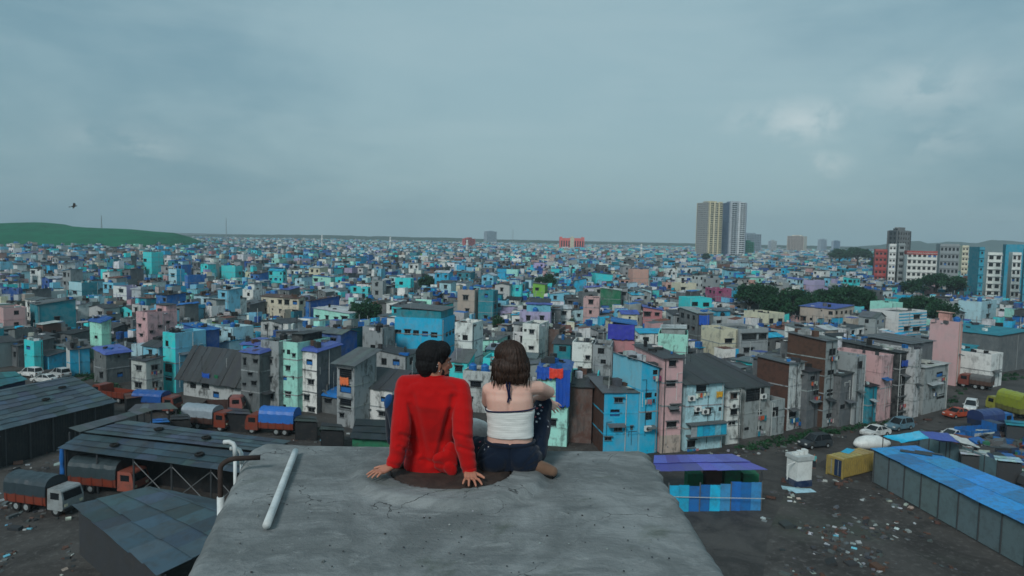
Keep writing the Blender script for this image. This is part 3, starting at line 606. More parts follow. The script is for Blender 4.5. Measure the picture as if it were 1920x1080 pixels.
H_('white stepped house', 'small white stepped house by the yard at the road bend', 1852, 1855, 1881, 665, 728, 0, 35, 'white', 'flat', d=7, yv=725, near=True, stain=.45, wp=[(1862, 675, 8, 5), (1864, 696, 12, 6)])
H_('big grey metal shed house', 'large grey sheet-metal sided building at the edge of the road bend', 1866, 1868, 1935, 630, 700, 0, 30, 'conc', 'sheet', 'teal', d=14, yv=696, wa=False, bands=False, stain=.4)
# second band
_sr = H_('striped blue-white house', 'blue and white striped house with dark windows', 1684, 1686, 1738, 585, None, 9, 30, 'white', 'flat', d=8, yv=630, stain=.2, wp=[(1719, 594, 10, 8), (1700, 616, 9, 8), (1718, 617, 11, 8)])
def _stripes(root):
    h = HEROES[-1]; wR = (h['poly'][1] - h['poly'][0]).length; wz = [(c.location.x - c.scale.x / 2 - .1, c.location.x + c.scale.x / 2 + .1, c.location.z - c.scale.z / 2 - .1, c.location.z + c.scale.z / 2 + .1) for c in root.children if c.name.startswith('window')]; z = 1.0
    while z < h['h'] - .3:
        cuts = [0.] + [v for a, b, c, d in sorted(wz) if c < z + .35 and d > z for v in (a, b)] + [wR]
        for a, b in zip(cuts[::2], cuts[1::2]):
            if b - a > .2: m = MB(); m.box(a, b, -.04, -.012, z, z + .35, 0, T(C['cyan'], .1)); m.build('stripe', [PLASTER], root)
        z += .8
_stripes(_sr)
H_('pale blue three-storey house', 'pale blue-white three-storey house with blue tanks near the teal-and-white block', 1797, 1841, 1869, 566, None, 9, 42, 'pale', 'flat', yv=605, stain=.2, wp=[(1855, 574, 8, 7), (1852, 592, 7, 7)], tanks=((.2, .8, 'blue', 1.4), (.3, .3, 'blue', 1.4)))
H_('two-window cream house', 'cream house with two tall dark windows near the tree clump', 1440, 1441, 1471, 588, None, 8, 30, 'cream', 'flat', d=8, yv=606, stain=.3, wp=[(1446, 602, 8, 10), (1463, 602, 8, 10)])
H_('lilac box house', 'small lilac box-shaped house among the dark trees', 1526, 1528, 1547, 526, None, 8, 30, 'lav', 'flat', d=7, yv=547, stain=.1, wa=False)
H_('pinkish long house', 'long pinkish grey house with purple tarpaulin eaves', 1500, 1565, 1600, 580, None, 7.5, 38, 'beige', 'sheet', 'purple', yv=605, stain=.3)
H_('grey hipped house', 'grey-roofed long house with purple canopy before the striped house', 1610, 1642, 1660, 596, None, 7.5, 40, 'grey', 'gable', 'conc', yv=625, stain=.4, rise=1.2)
H_('mint cubic house', 'small windowless mint green cube house beside the striped house', 1670, 1673, 1693, 568, None, 9, 30, 'mint', 'flat', d=7, yv=595, stain=.2, wa=False)
H_('aqua two-window house', 'bright aqua house with two dark windows side by side', 1292, 1294, 1335, 559, None, 9.5, 14, 'turq', 'flat', d=7, yv=580, stain=.15, wp=[(1303, 570, 11, 8), (1324, 571, 11, 8)])
H_('cream cube house', 'cream white cube house with blue tanks behind the aqua two-window house', 1272, 1274, 1306, 531, None, 9, 14, 'cream', 'flat', d=7, yv=552, stain=.25, wp=[(1281, 541, 8, 5), (1303, 541, 6, 5)])
H_('tall peach wall house', 'tall peach house showing a blank wall above the roofs', 1185, 1187, 1217, 505, None, 10, 12, 'peach', 'flat', d=7, yv=535, stain=.2, wa=False)
H_('slanted turquoise wall house', 'house with a slanting bright turquoise blank wall', 1114, 1116, 1149, 515, None, 9, 10, 'turq', 'sheet', 'sheet', d=7, yv=531, stain=.1, wa=False, rise=-1.0, rax='x')
H_('lime green house', 'lime green house with one dark window', 999, 1022, 1027, 534, None, 9, 78, 'lime', 'sheet', 'conc', yv=556, stain=.15, w=6, wp=[(1007, 542, 7, 5)])
H_('tall pale pink house', 'tall pale pink house with a square upper window', 1094, 1124, 1126, 559, None, 10.5, 80, 'pink', 'flat', yv=603, w=6, stain=.35, wp=[(1108, 566, 9, 8), (1107, 585, 5, 6)])
H_('green-netted roof house', 'green-walled house under a pale sheet roof', 1126, 1164, 1168, 545, None, 9, 80, 'green', 'sheet', 'dirty', yv=578, w=7, stain=.8, wa=False)
H_('violet roof pink-green house', 'house with violet sheet roof over pink walls', 1206, 1242, 1248, 582, None, 7.5, 80, 'rose', 'sheet', 'purple', yv=610, w=7, stain=.3)
H_('blue-flapped grey house', 'grey narrow house with a blue tarpaulin flap hanging open', 1306, 1308, 1338, 588, None, 10, 16, 'conc', 'sheet', 'grey', d=8, yv=640, stain=.6)
H_('stained cream house', 'stained cream house with one wide dark window', 1350, 1352, 1383, 618, None, 8.5, 18, 'cream', 'flat', d=7, yv=665, stain=.55, wp=[(1366, 639, 13, 8)])
H_('wide grey-blue house', 'wide grey-blue house with broad dark shop-like openings', 1385, 1387, 1441, 617, None, 8.5, 22, 'grey', 'flat', d=9, yv=665, stain=.3, wp=[(1405, 631, 26, 12), (1430, 630, 14, 11), (1403, 656, 16, 9)])
H_('magenta-walled house', 'magenta-walled house near the end of the dark trees', 1340, 1342, 1372, 541, None, 9, 16, 'magenta', 'flat', d=7, yv=562, stain=.15)
H_('beige tower house', 'tall plain beige tower house with dark teal neighbour', 858, 890, 897, 544, None, 12, 74, 'beige', 'flat', yv=597, stain=.2, wp=[(873, 558, 10, 9), (876, 582, 7, 7)], tanks=((.5, .3, 'blue', 1.2), (.5, .7, 'blue', 1.2)))
H_('dark teal tower house', 'dark teal three-storey house with vertical pipes beside the beige tower', 897, 925, 934, 545, None, 12, 70, 'teal', 'flat', yv=592, stain=.35)
H_('royal blue gabled house', 'royal blue two-tone house with brown sloping roof', 573, 579, 636, 565, None, 8.5, 50, 'deep', 'sheet', 'brown', yv=602, stain=.12, wa=False, rise=1.0, rax='x', wallL=C['blue'])
H_('brown-roofed cream house', 'cream house under a brown sheet roof beside the royal blue house', 490, 560, 570, 560, None, 8, 68, 'cream', 'sheet', 'brown', yv=592, stain=.4)
H_('long white awning house', 'long low white and turquoise house with wide grey awning roof', 588, 655, 690, 588, None, 6.5, 66, 'mint', 'sheet', 'dirty', yv=608, stain=.2, rise=.7)
H_('grey lattice tower house', 'square unplastered grey tower house rising among small trees', 697, 718, 724, 527, None, 11, 72, 'grey', 'flat', yv=556, stain=.3)
H_('turquoise window-eye house', 'turquoise house with a single dark window and sloped roof', 741, 770, 776, 522, None, 9, 74, 'turq', 'flat', yv=547, stain=.2, wp=[(752, 531, 7, 6)])
H_('turquoise gabled house', 'turquoise house with a peaked bright blue gable roof', 504, 530, 538, 508, None, 8.5, 70, 'turq', 'gable', 'cyan', yv=535, stain=.2)
H_('pale mint long house', 'long pale mint house with blue roof edge', 586, 620, 628, 520, None, 8.5, 72, 'mint', 'sheet', 'blue', yv=536, stain=.15)
H_('sea-green stepped house', 'sea-green stepped house with dark roof opening near small dark tree', 657, 690, 695, 538, None, 8, 74, 'turq', 'flat', yv=556, stain=.1)
H_('pinkish mouldy block', 'pinkish beige three-storey block covered in black mould speckles', 255, 276, 332, 586, None, 10.5, 58, 'pink', 'flat', yv=635, stain=.6, wp=[(262, 610, 5, 6), (265, 628, 5, 5), (270, 598, 4, 4), (284, 622, 6, 5), (300, 612, 6, 5), (315, 604, 6, 5)], bands=False, up=((.65, 1., .05, .95, 1.6, C['pink'], C['dark']),))
H_('big dark cyan house', 'big plain dark cyan house with sloping grey roof and a small window', 56, 70, 142, 572, None, 8.5, 48, 'teal', 'sheet', 'conc', yv=612, stain=.15, wp=[(107, 598, 9, 9), (64, 602, 5, 6)], bands=False, rise=1.0, rax='x')
H_('bright turquoise tower', 'bright turquoise tower house standing above the roofs near the green hill', 268, 284, 306, 473, None, 14, 58, 'turq', 'flat', yv=520, stain=.05, wp=[(272, 488, 5, 5), (272, 503, 4, 4), (273, 518, 4, 4)])
H_('pale blue slim tower', 'pale blue slim tower house with blue side and two dark windows', 316, 331, 346, 505, None, 10.5, 58, 'cyan', 'flat', wallL=C['pale'], yv=543, stain=.15, wp=[(324, 516, 6, 6), (328, 528, 3, 5)])
H_('royal blue slab house', 'royal blue slab-sided house beside the pale blue slim tower', 346, 352, 387, 516, None, 9, 55, 'blue', 'flat', yv=535, stain=.1, wa=False)
H_('aqua corner house', 'aqua corner house with blank bright walls and stepped roof', 415, 441, 455, 499, None, 9.5, 64, 'turq', 'flat', yv=527, stain=.1, wp=[(450, 512, 3, 5)])
H_('two-tone teal house', 'two-tone house with pale blue front and teal side', 129, 153, 184, 530, None, 8.5, 56, 'teal', 'flat', wallL=C['pale'], yv=562, stain=.1, wp=[(140, 548, 6, 6)])
H_('lavender house', 'white-fronted house with lavender side wall and dark window', 212, 237, 273, 538, None, 8.5, 58, 'lav', 'flat', wallL=C['white'], yv=562, stain=.15, wp=[(227, 545, 7, 6)])
H_('white two-window house', 'white narrow house with two dark windows one above the other', 56, 76, 82, 506, None, 9, 60, 'white', 'flat', yv=537, stain=.2, wp=[(62, 510, 6, 6), (66, 527, 6, 4)])
H_('cobalt low house', 'cobalt blue low house beside a white strip wall', 0, 35, 42, 541, None, 8, 60, 'deep', 'flat', yv=560, stain=.1, wa=False)
H_('pink band house', 'pink-walled house with stepped sides at the photo edge', -12, 6, 50, 578, None, 8, 50, 'pink', 'flat', yv=600, stain=.2)
H_('aqua ruined house', 'aqua mould-streaked house with cobalt tarpaulin hanging off its side', 168, 190, 208, 602, None, 8, 58, 'mint', 'tarp', 'deep', yv=640, stain=.45, wp=[(180, 632, 5, 6)])
H_('sea-green over blue house', 'sea-green house standing on a cobalt lower storey', 45, 65, 80, 640, 696, 0, 58, 'turq', 'flat', yv=690, stain=.3, wp=[(53, 652, 6, 7)])
H_('azure box house', 'azure blue box house under a sagging grey roof', 124, 132, 168, 655, 706, 0, 50, 'cyan', 'sheet', 'conc', yv=668, stain=.2, wa=False, wallL=C['dirty'])
H_('grey violet-eaved house', 'grey open-fronted house with violet tarpaulin eaves', 176, 200, 246, 662, 722, 0, 56, 'conc', 'tarp', 'purple', yv=690, stain=.7)
# ------------------------------------------------------------------ large blocks and towers
KEEP = []        # other landmarks the loose houses must not stand in or hide
def keep(ref, x0, x1, y0, y1, dist, poly, rad=0): KEEP.append(dict(ref=ref, x0=x0, x1=x1, y0=y0, y1=y1, dist=dist, poly=poly, h=0))
CONCRETE_T = m_tint('painted_concrete', .85, .25, .3, (.10, .10, .10), .25, 0)
def tower(name, label, cat, ref, xa, xb, xc, yt, Y, th, fh, bay, colR, colL, yv, top=2.5, group=None, glassy=.5, d=None, bays=0, bay2=None):
    th = R(th); P = at_y(xb, yt, Y); Cg = Vector((P.x, P.y, 0)); H = P.z
    wR = solve(Cg, th, xc, yt, th); wL = d or solve(Cg, th, xa, yt, th + math.pi / 2)
    wR = abs(wR) if wR else 15; wL = abs(wL) if wL else 15; wL = min(wL, 60); wR = min(wR, 60)
    root = empty(name, Cg, th, label, cat, group)
    mb = MB(); mb.box(0, wR, 0, wL, 0, H, 0, bot=False); mb.build('window_bays', [GLASS], root)
    n = max(2, int(H / fh)); b = MB()
    for k in range(n + 1):
        z = k * H / n; z0, z1 = max(0, z - fh * (1 - glassy) * .6), min(H + .4, z + fh * (1 - glassy) * .4)
        tR, tL = T(jit(colR, .04)), T(jit(colL, .04))
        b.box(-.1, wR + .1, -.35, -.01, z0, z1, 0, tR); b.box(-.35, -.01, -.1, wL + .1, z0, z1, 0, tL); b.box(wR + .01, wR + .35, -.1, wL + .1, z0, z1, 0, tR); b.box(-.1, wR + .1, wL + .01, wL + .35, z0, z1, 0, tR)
    o = b.build('floor_bands', [CONCRETE_T], root); o['kind'] = 'stuff'
    b = MB()
    for W, col, f in ((wR, colR, 0), (wL, colL, 1)):
        m = max(2, int(W / bay))
        for k in range(m + 1):
            u = k * W / m; pw = bay * .18 + (.35 if k % 2 == 0 else 0); q = .5 if k % 2 == 0 else .42
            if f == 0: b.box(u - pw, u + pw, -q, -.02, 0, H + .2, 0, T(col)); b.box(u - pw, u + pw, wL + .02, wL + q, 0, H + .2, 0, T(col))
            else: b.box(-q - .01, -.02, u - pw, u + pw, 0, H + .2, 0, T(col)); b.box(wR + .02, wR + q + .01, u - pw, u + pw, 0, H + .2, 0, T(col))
    o = b.build('piers', [CONCRETE_T], root); o['kind'] = 'stuff'
    if bays:
        for k in range(bays):
            u0, u1 = wR * (k + .07) / bays, wR * (k + .93) / bays; t_ = T(colR if k % 2 == 0 else bay2 or colR); b = MB(); m = (u0 + u1) / 2; q = (u1 - u0) * .16
            b.hexa([Vector(p) for p in ((u0, -.02, 0), (u1, -.02, 0), (u1 - q, -2.2, 0), (u0 + q, -2.2, 0), (u0, -.02, H + 2 - k % 2), (u1, -.02, H + 2 - k % 2), (u1 - q, -2.2, H + 2 - k % 2), (u0 + q, -2.2, H + 2 - k % 2))], 0, t_)
            for j in range(n):
                z = (j + .3) * H / n; b.box(u0 + q + .15, m - .3, -2.3, -2.19, z, z + fh * .58, 1); b.box(m + .3, u1 - q - .15, -2.3, -2.19, z, z + fh * .58, 1)
            o = b.build('bay_column', [CONCRETE_T, GLASS], root)
    b = MB(); b.box(.4, wR - .4, .4, wL - .4, H + .004, H + .6, 0, T(colR)); b.box(wR * .3, wR * .75, wL * .2, wL * .8, H + .6, H + .6 + top, 0, T(colR)); b.box(wR * .05, wR * .22, wL * .3, wL * .6, H + .6, H + .6 + top * .6, 0, T(colL)); b.build('roof_cabin', [CONCRETE_T], root)
    ex = Vector((math.cos(th), math.sin(th), 0)); ey = Vector((-math.sin(th), math.cos(th), 0))
    keep(ref, min(xa, xb), xc, yt, yv, Y, [Cg, Cg + ex * wR, Cg + ex * wR + ey * wL, Cg + ey * wL]); return root
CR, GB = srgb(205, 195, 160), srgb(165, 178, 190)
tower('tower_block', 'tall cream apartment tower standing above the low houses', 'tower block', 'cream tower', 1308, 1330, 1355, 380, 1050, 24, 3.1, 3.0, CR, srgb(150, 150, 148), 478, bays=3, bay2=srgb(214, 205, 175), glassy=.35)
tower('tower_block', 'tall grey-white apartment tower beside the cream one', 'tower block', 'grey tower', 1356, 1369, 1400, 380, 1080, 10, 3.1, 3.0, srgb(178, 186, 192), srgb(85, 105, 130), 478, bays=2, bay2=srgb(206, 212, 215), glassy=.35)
far = 'hazy buildings on the skyline'
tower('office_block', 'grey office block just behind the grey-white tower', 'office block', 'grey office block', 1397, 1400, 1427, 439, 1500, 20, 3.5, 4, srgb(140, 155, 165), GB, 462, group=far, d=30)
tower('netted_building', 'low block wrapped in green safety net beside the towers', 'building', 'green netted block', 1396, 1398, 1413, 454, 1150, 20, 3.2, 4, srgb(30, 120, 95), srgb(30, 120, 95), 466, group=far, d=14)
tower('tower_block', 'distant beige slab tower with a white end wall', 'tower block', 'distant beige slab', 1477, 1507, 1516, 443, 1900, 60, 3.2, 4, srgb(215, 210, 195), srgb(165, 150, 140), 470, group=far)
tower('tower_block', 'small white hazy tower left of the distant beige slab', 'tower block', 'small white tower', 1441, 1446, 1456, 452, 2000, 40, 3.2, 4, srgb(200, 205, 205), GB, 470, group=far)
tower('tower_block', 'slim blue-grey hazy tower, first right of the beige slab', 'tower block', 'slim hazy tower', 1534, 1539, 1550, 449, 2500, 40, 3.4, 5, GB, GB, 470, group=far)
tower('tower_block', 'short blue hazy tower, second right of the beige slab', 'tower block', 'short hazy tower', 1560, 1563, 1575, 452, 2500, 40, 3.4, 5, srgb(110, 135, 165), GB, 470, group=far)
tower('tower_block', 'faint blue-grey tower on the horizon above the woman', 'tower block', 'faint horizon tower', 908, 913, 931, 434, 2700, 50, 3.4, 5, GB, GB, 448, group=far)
def redhall():
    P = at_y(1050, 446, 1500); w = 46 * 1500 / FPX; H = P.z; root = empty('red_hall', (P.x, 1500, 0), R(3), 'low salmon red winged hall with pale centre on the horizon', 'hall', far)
    b = MB(); t = T(srgb(225, 105, 95)); b.box(0, w * .42, 0, 14, 0, H, 0, t); b.build('wing', [CONCRETE_T], root)
    b = MB(); b.box(w * .58, w, 0, 14, 0, H, 0, t); b.build('wing', [CONCRETE_T], root)
    b = MB(); b.box(w * .42, w * .58, -1, 15, 0, H + 1, 0, T(C['cream'])); b.face([(w * .42, -1, H + 1), (w * .58, -1, H + 1), (w * .5, -1, H + 4)], 0, T(C['cream'])); b.box(w * .47, w * .53, 2, 8, H + 1, H + 4, 0, T(C['white'])); b.build('centre_bay', [CONCRETE_T], root)
    for k in range(4):
        for x in (w * .05 + k * w * .1, w * .61 + k * w * .1): b = MB(); b.box(x, x + w * .05, -.3, 0, H * .35, H * .8, 0); b.build('window', [GLASS], root)
    for x0 in (0, w * .9): b = MB(); b.box(x0, x0 + w * .1, 2, 12, H, H + 2.5, 0, t); b.build('corner_turret', [CONCRETE_T], root)
    keep('red hall', 1048, 1094, 443, 456, 1500, [Vector((P.x + x, 1500 + y, 0)) for x, y in ((0, 0), (w, 0), (w, 14), (0, 14))])
redhall()
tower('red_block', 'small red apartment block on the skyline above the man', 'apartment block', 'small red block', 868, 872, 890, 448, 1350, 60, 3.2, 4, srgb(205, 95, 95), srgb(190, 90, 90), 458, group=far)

def block(ref, label, name, xa, xb, xc, yt, yb, th, col, colL, rows, colsR, colsL, ww=1.5, wh=1.5, yv=None, top=None, d=None, **k):
    """institutional block: real openings in a grid, one window part each"""
    Cg = at(xb, yb); h = height_at(Cg, yt); t = R(th)
    wR = abs(solve(Cg, t, xc, yt, t)); wL = d or min(60, abs(solve(Cg, t, xa, yt, t + math.pi / 2) or 12)); fh = h / (rows + .35)
    g = lambda W, n: [((i + .5) * W / n, (j + .62) * fh, min(ww, W / n * .6), wh) for i in range(n) for j in range(rows)]
    root = house(name, Cg, t, wR, wL, h, col, 'flat', wallL=colL, winsR=g(wR, colsR) if colsR else [], winsL=g(wL, colsL) if colsL else [], stain=.12, pipes=0, bands=False, label=label, cat='building', group='institutional blocks at the edge of the quarter', wcol=1)
    if top:
        b = MB(); b.box(-.15, wR + .15, -.15, .02, h - top[1], h + .05, 0, T(top[0])); b.box(-.15, .02, .02, wL, h - top[1], h + .05, 0, T(top[0])); b.build('parapet_band', [PLASTER], root)
    b = MB()
    for j in range(1, rows + 1):
        z = j * fh; b.box(-.3, wR + .3, -.55, -.01, z - .1, z + .12, 0, T(col)); 
    if rows: o = b.build('ledges', [PLASTER], root); o['kind'] = 'stuff'
    ex = Vector((math.cos(t), math.sin(t), 0)); ey = Vector((-math.sin(t), math.cos(t), 0))
    keep(ref, xa, xc, yt, yv or yb, Cg.y, [Cg, Cg + ex * wR, Cg + ex * wR + ey * wL, Cg + ey * wL]); return root
red, wht = srgb(168, 66, 62), srgb(215, 218, 214)
block('red block', 'dark red five-storey block joined to the white stair tower', 'institutional_block', 1636, 1638, 1664, 467, 528, -24, red, red, 5, 3, 0, 1.6, 1.6, d=14)
block('white stair tower', 'slim white tower block with one column of windows', 'institutional_block', 1663, 1664, 1681, 457, 530, -24, wht, wht, 6, 2, 0, 1.4, 1.5, d=12)
block('grey stair tower', 'grey bare-concrete stair tower with open landings', 'institutional_block', 1680, 1681, 1698, 456, 530, -24, C['grey'], C['grey'], 6, 1, 0, 4.5, 1.8, d=14)
block('red-topped white block', 'white five-storey block with red parapet and rows of square windows', 'institutional_block', 1697, 1698, 1758, 470, 533, -22, wht, wht, 5, 6, 0, 2.6, 2.0, d=14, top=(red, 2.6))
block('grey unfinished block', 'grey unfinished block between the white block and cream block', 'institutional_block', 1757, 1759, 1800, 457, 530, -22, C['grey'], C['grey'], 5, 5, 0, 3.2, 2.2, d=16)
block('cream narrow block', 'narrow cream block with a strip of small windows', 'institutional_block', 1799, 1801, 1817, 460, 520, -22, C['cream'], C['cream'], 6, 2, 0, 1.6, 1.5, d=12)
tower('construction_tower', 'dark unfinished concrete tower frame rising behind the white stair tower', 'building', 'dark tower frame', 1667, 1683, 1706, 433, 560, 35, 3.6, 4, srgb(120, 122, 122), srgb(60, 68, 72), 460)
block('teal stair shaft', 'solid teal stair shaft at the near end of the white block', 'institutional_block', 1818, 1831, 1847, 463, 560, -8, srgb(30, 146, 172), C['teal'], 6, 1, 0, .9, 1.2)
block('teal and white block', 'white six-storey block banded with teal, rows of paired windows', 'institutional_block', 1846, 1847, 1880, 473, 558, -24, wht, wht, 6, 2, 0, 3.2, 1.9, d=12)
block('teal service shaft', 'broad teal service shaft rising above the white block', 'institutional_block', 1877, 1879, 1893, 459, 563, -24, srgb(30, 146, 172), C['teal'], 0, 0, 0, d=3)
block('white end block', 'white six-storey end block with teal corner at the photo edge', 'institutional_block', 1891, 1893, 1916, 473, 560, -24, wht, wht, 6, 2, 0, 2.6, 1.9, d=12)
block('teal corner shaft', 'teal corner shaft cut by the photo edge', 'institutional_block', 1914, 1916, 1940, 466, 566, -24, srgb(30, 146, 172), C['teal'], 6, 1, 0, .9, 1.2, d=4)
block('teal roof hall', 'teal upper hall on top of the white end block', 'institutional_block', 1880, 1882, 1935, 458, 545, -24, srgb(30, 146, 172), C['teal'], 0, 0, 0, d=10)

# ------------------------------------------------------------------ trees
def m_leaf():
    s = NT('tree_leaf'); a = s.new('ShaderNodeAttribute', attribute_name='tint'); n = s.noise(s.pos(), .5, 3, .6)
    c = s.mix(s.math('MULTIPLY', s.ramp(n, .35, .65), .5), a.outputs['Color'], (.006, .03, .016)); return s.fin(c, .7, .2)
LEAF = m_leaf(); BARK = m_plain('bark', (.06, .045, .035), .95, .1, .5, 3, .5)
def crown_mesh(seed, nclump=26, per=120, leaf=.035):
    r = np.random.default_rng(seed); mb = MB(); limbs = []
    for c in range(nclump):
        th = r.uniform(0, 2 * math.pi); ph = math.acos(r.uniform(-.35, 1)); rad = r.uniform(.45, .95)
        cc = Vector((math.sin(ph) * math.cos(th) * rad * .5, math.sin(ph) * math.sin(th) * rad * .5, .62 + math.cos(ph) * rad * .33)); cr = r.uniform(.11, .22); limbs.append(cc)
        shade = r.uniform(.7, 1.35)
        for k in range(per):
            d = Vector(r.normal(size=3)).normalized(); q = cc + Vector((d.x, d.y, d.z * .75)) * cr * r.uniform(.45, 1.08)
            n = (d + Vector(r.normal(size=3)) * .8).normalized(); a = n.orthogonal().normalized(); b = n.cross(a); s1 = leaf * r.uniform(.6, 1.3); s2 = s1 * r.uniform(.45, .8)
            g = shade * r.uniform(.75, 1.25); mb.face([q - a * s1, q - b * s2, q + a * s1, q + b * s2], 0, (.016 * g, .062 * g, .026 * g, 1))
    tb = MB(); tb.tube([(0, 0, 0), (.01, 0, .2), (-.01, .01, .42), (0, 0, .6)], [.045, .036, .028, .012], 7)
    for l in limbs[:9]: tb.tube([(0, 0, .3 + .02 * len(limbs) % .15), tuple(l * .55 + Vector((0, 0, .2))), tuple(l)], [.02, .013, .005], 5)
    return mb.mesh('crown', [LEAF]), tb.mesh('trunk', [BARK])
CROWNS = [crown_mesh(s) for s in (1, 2, 3, 4)]
def tree(px, yt, wpx, Y, label, group='dark green trees among the houses', keepit=True):
    P = at_y(px, yt, Y); H = P.z; W = wpx / FPX * Y
    i = random.randrange(4); o = empty('leafy_tree', (P.x, Y, 0), random.random() * 6.28, label, 'tree', group)
    o.scale = (W, W, H); link('crown', CROWNS[i][0], o); link('trunk', CROWNS[i][1], o)
    if keepit: keep('tree', px - wpx / 2, px + wpx / 2, yt, yt + wpx * .75, Y, [Vector((P.x + a * W * .3, Y + b * W * .3, 0)) for a, b in ((-1, -1), (1, -1), (1, 1), (-1, 1))])
TR = [(1408, 527, 62, 232, 'dark green tree at the end of the big clump nearest the cream towers'), (1445, 533, 60, 222, 'second dark tree of the clump, behind the two-window cream house'), (1486, 540, 56, 228, 'low dark tree filling the gap before the lilac box house'),
      (1554, 536, 60, 226, 'broad dark tree just after the lilac box house'), (1592, 533, 62, 236, 'tallest rounded tree of the clump before the red block'), (1626, 541, 50, 230, 'last small tree of the clump towards the white blocks'),
      (1520, 548, 50, 218, 'low bushy tree under the lilac box house'), (1460, 552, 60, 208, 'low dark bushy tree in front of the clump'), (1712, 524, 46, 330, 'tree in front of the red-topped white block'), (1757, 510, 62, 345, 'biggest tree in front of the grey unfinished block'),
      (1793, 517, 44, 345, 'tree beside the teal stair shaft'), (1738, 550, 50, 222, 'dark tree before the pale blue three-storey house'), (1765, 562, 54, 212, 'spreading dark tree beside the pale blue three-storey house'), (1705, 556, 34, 235, 'small tree behind the mint cubic house'),
      (688, 560, 52, 178, 'rounded dark tree near the sea-green stepped house'), (668, 566, 34, 176, 'small bushy tree beside the rounded dark tree'), (799, 514, 34, 300, 'small dark tree beside the turquoise window-eye house'), (1028, 510, 32, 305, 'small dark tree behind the lime green house'),
      (1011, 516, 22, 300, 'little tree next to the lime green house'), (1324, 474, 18, 900, 'far tree at the foot of the cream tower'), (1610, 462, 50, 800, 'hazy far tree clump leaf-edge by the red block'), (1575, 465, 40, 830, 'hazy far tree behind the low roofs'), (1645, 480, 30, 600, 'tree before the red block wall'),
      (935, 590, 24, 150, 'small palm-like dark tree behind the beige tower house'), (1070, 594, 20, 160, 'small dark tree behind the tall white slab house')]
for a in TR: tree(*a)

# ------------------------------------------------------------------ the mass of houses
BOUND = [(-400, 680), (-100, 690), (120, 698), (200, 715), (248, 742), (330, 738), (490, 776), (640, 806), (760, 815), (930, 838), (1060, 843), (1130, 852), (1235, 852), (1475, 810), (1560, 803), (1680, 790), (1780, 775), (1806, 722), (1868, 702), (2000, 690), (2500, 690)]
def bound(px):
    for (a, b), (c, d) in zip(BOUND, BOUND[1:]):
        if a <= px <= c: return b + (d - b) * (px - a) / (c - a)
    return 690
WPAL = [('white', 21), ('dirty', 16), ('pale', 11), ('sky', 9), ('turq', 8), ('cyan', 8), ('teal', 6), ('blue', 5), ('deep', 2.5), ('grey', 16), ('conc', 12), ('pink', 2.5), ('cream', 2.5), ('mint', 4), ('lav', 2.5), ('lime', .25), ('peach', 1), ('beige', 3), ('brick', 3), ('rose', .5), ('dark', 4)]
RPAL = [('sheet', 28), ('conc', 22), ('dark', 20), ('blue', 7), ('cyan', 4), ('tin', 10), ('purple', 2), ('rust', 2), ('dirty', 7), ('black', 4)]
WN = [a for a, _ in WPAL]; WPR = np.array([b for _, b in WPAL], float); WPR /= WPR.sum()
RN = [a for a, _ in RPAL]; RPR = np.array([b for _, b in RPAL], float); RPR /= RPR.sum()
def yaw_at(x, y):
    px = 960 + FPX * x / y
    a = np.interp(px, [0, 400, 700, 950, 1150, 1400, 1900], [56, 61, 68, 77, 98, 116, 126])
    return a - 90 + 9 * mnoise.noise((x * .012, y * .012, 1.)) + random.uniform(-5, 5)
def inpoly(x, y, poly, pad):
    s_ = None; n = len(poly)
    for i in range(n):
        a, b = poly[i], poly[(i + 1) % n]; e = b - a; L = math.hypot(e.x, e.y) or 1
        cr = (e.x * (y - a.y) - e.y * (x - a.x)) / L
        if cr < -pad: return False
    return True
OBST = HEROES + KEEP
cand = []
def gen(y0, y1, cell, smin, smax):
    a = R(22); ca, sa = math.cos(a), math.sin(a); n = int(y1 * 1.45 / cell)
    for i in range(-n, n):
        for j in range(-n, n):
            u, v = (i + random.uniform(-.22, .22)) * cell, (j + random.uniform(-.22, .22)) * cell
            x, y = u * ca - v * sa, u * sa + v * ca
            if y < y0 or y >= y1: continue
            px = 960 + FPX * x / y
            if px < -140 or px > 2060: continue
            if px < 360 and y > 690 + max(0, px - 200) * 1.2 : continue
            if random.random() < .05: continue
            cand.append((x, y, random.uniform(smin, smax), random.uniform(smin, smax)))
gen(70, 420, 5.1, 3.4, 6.4); gen(420, 800, 6.8, 5, 8); gen(800, 1400, 9.0, 6.5, 10); gen(1400, 2650, 14., 9, 14)
cand.sort(key=lambda c: c[1])
pickw = lambda: WN[rng.choice(len(WN), p=WPR)]
HS_ = []
for (x, y, w, d) in cand:
    px, py, _ = proj((x, y, 0))
    if y < 260 and py > bound(px) - 7: continue
    st = random.choices((1, 2, 3, 4), (24, 46, 23, 7))[0]; h = st * 2.75 + random.uniform(-.3, .8); ok = True
    if y > 1300: h *= .9
    low = px < 250 and y < 175
    if low: h = min(h, random.uniform(2.6, 4.6))
    r = max(w, d) * .62; xl, xr = px - r * FPX / y, px + r * FPX / y
    for o in OBST:
        if y < o['dist'] + 60 and abs(o['dist'] - y) < 70 and inpoly(x, y, o['poly'], r * .72): ok = False; break
        if y < o['dist'] and xl < o['x1'] - 2 and xr > o['x0'] + 2:
            hm = (26 - (o['y1'] - 447 - (px - 960) * .02) / FPX * y * 1.0)
            if h > hm - 1.2: h = hm - 1.2
    if not ok or h < 2.3: continue
    wn_, rn_ = pickw(), RN[rng.choice(len(RN), p=RPR)]
    if low: rn_ = random.choice(('dark', 'conc', 'black', 'sheet', 'dark')); wn_ = random.choice(('conc', 'teal', 'grey', 'dark', 'cyan', 'brick'))
    HS_.append(dict(x=x, y=y, w=w, d=d, h=h, px=px, th=R(yaw_at(x, y)), wall=wn_, roof=rn_))
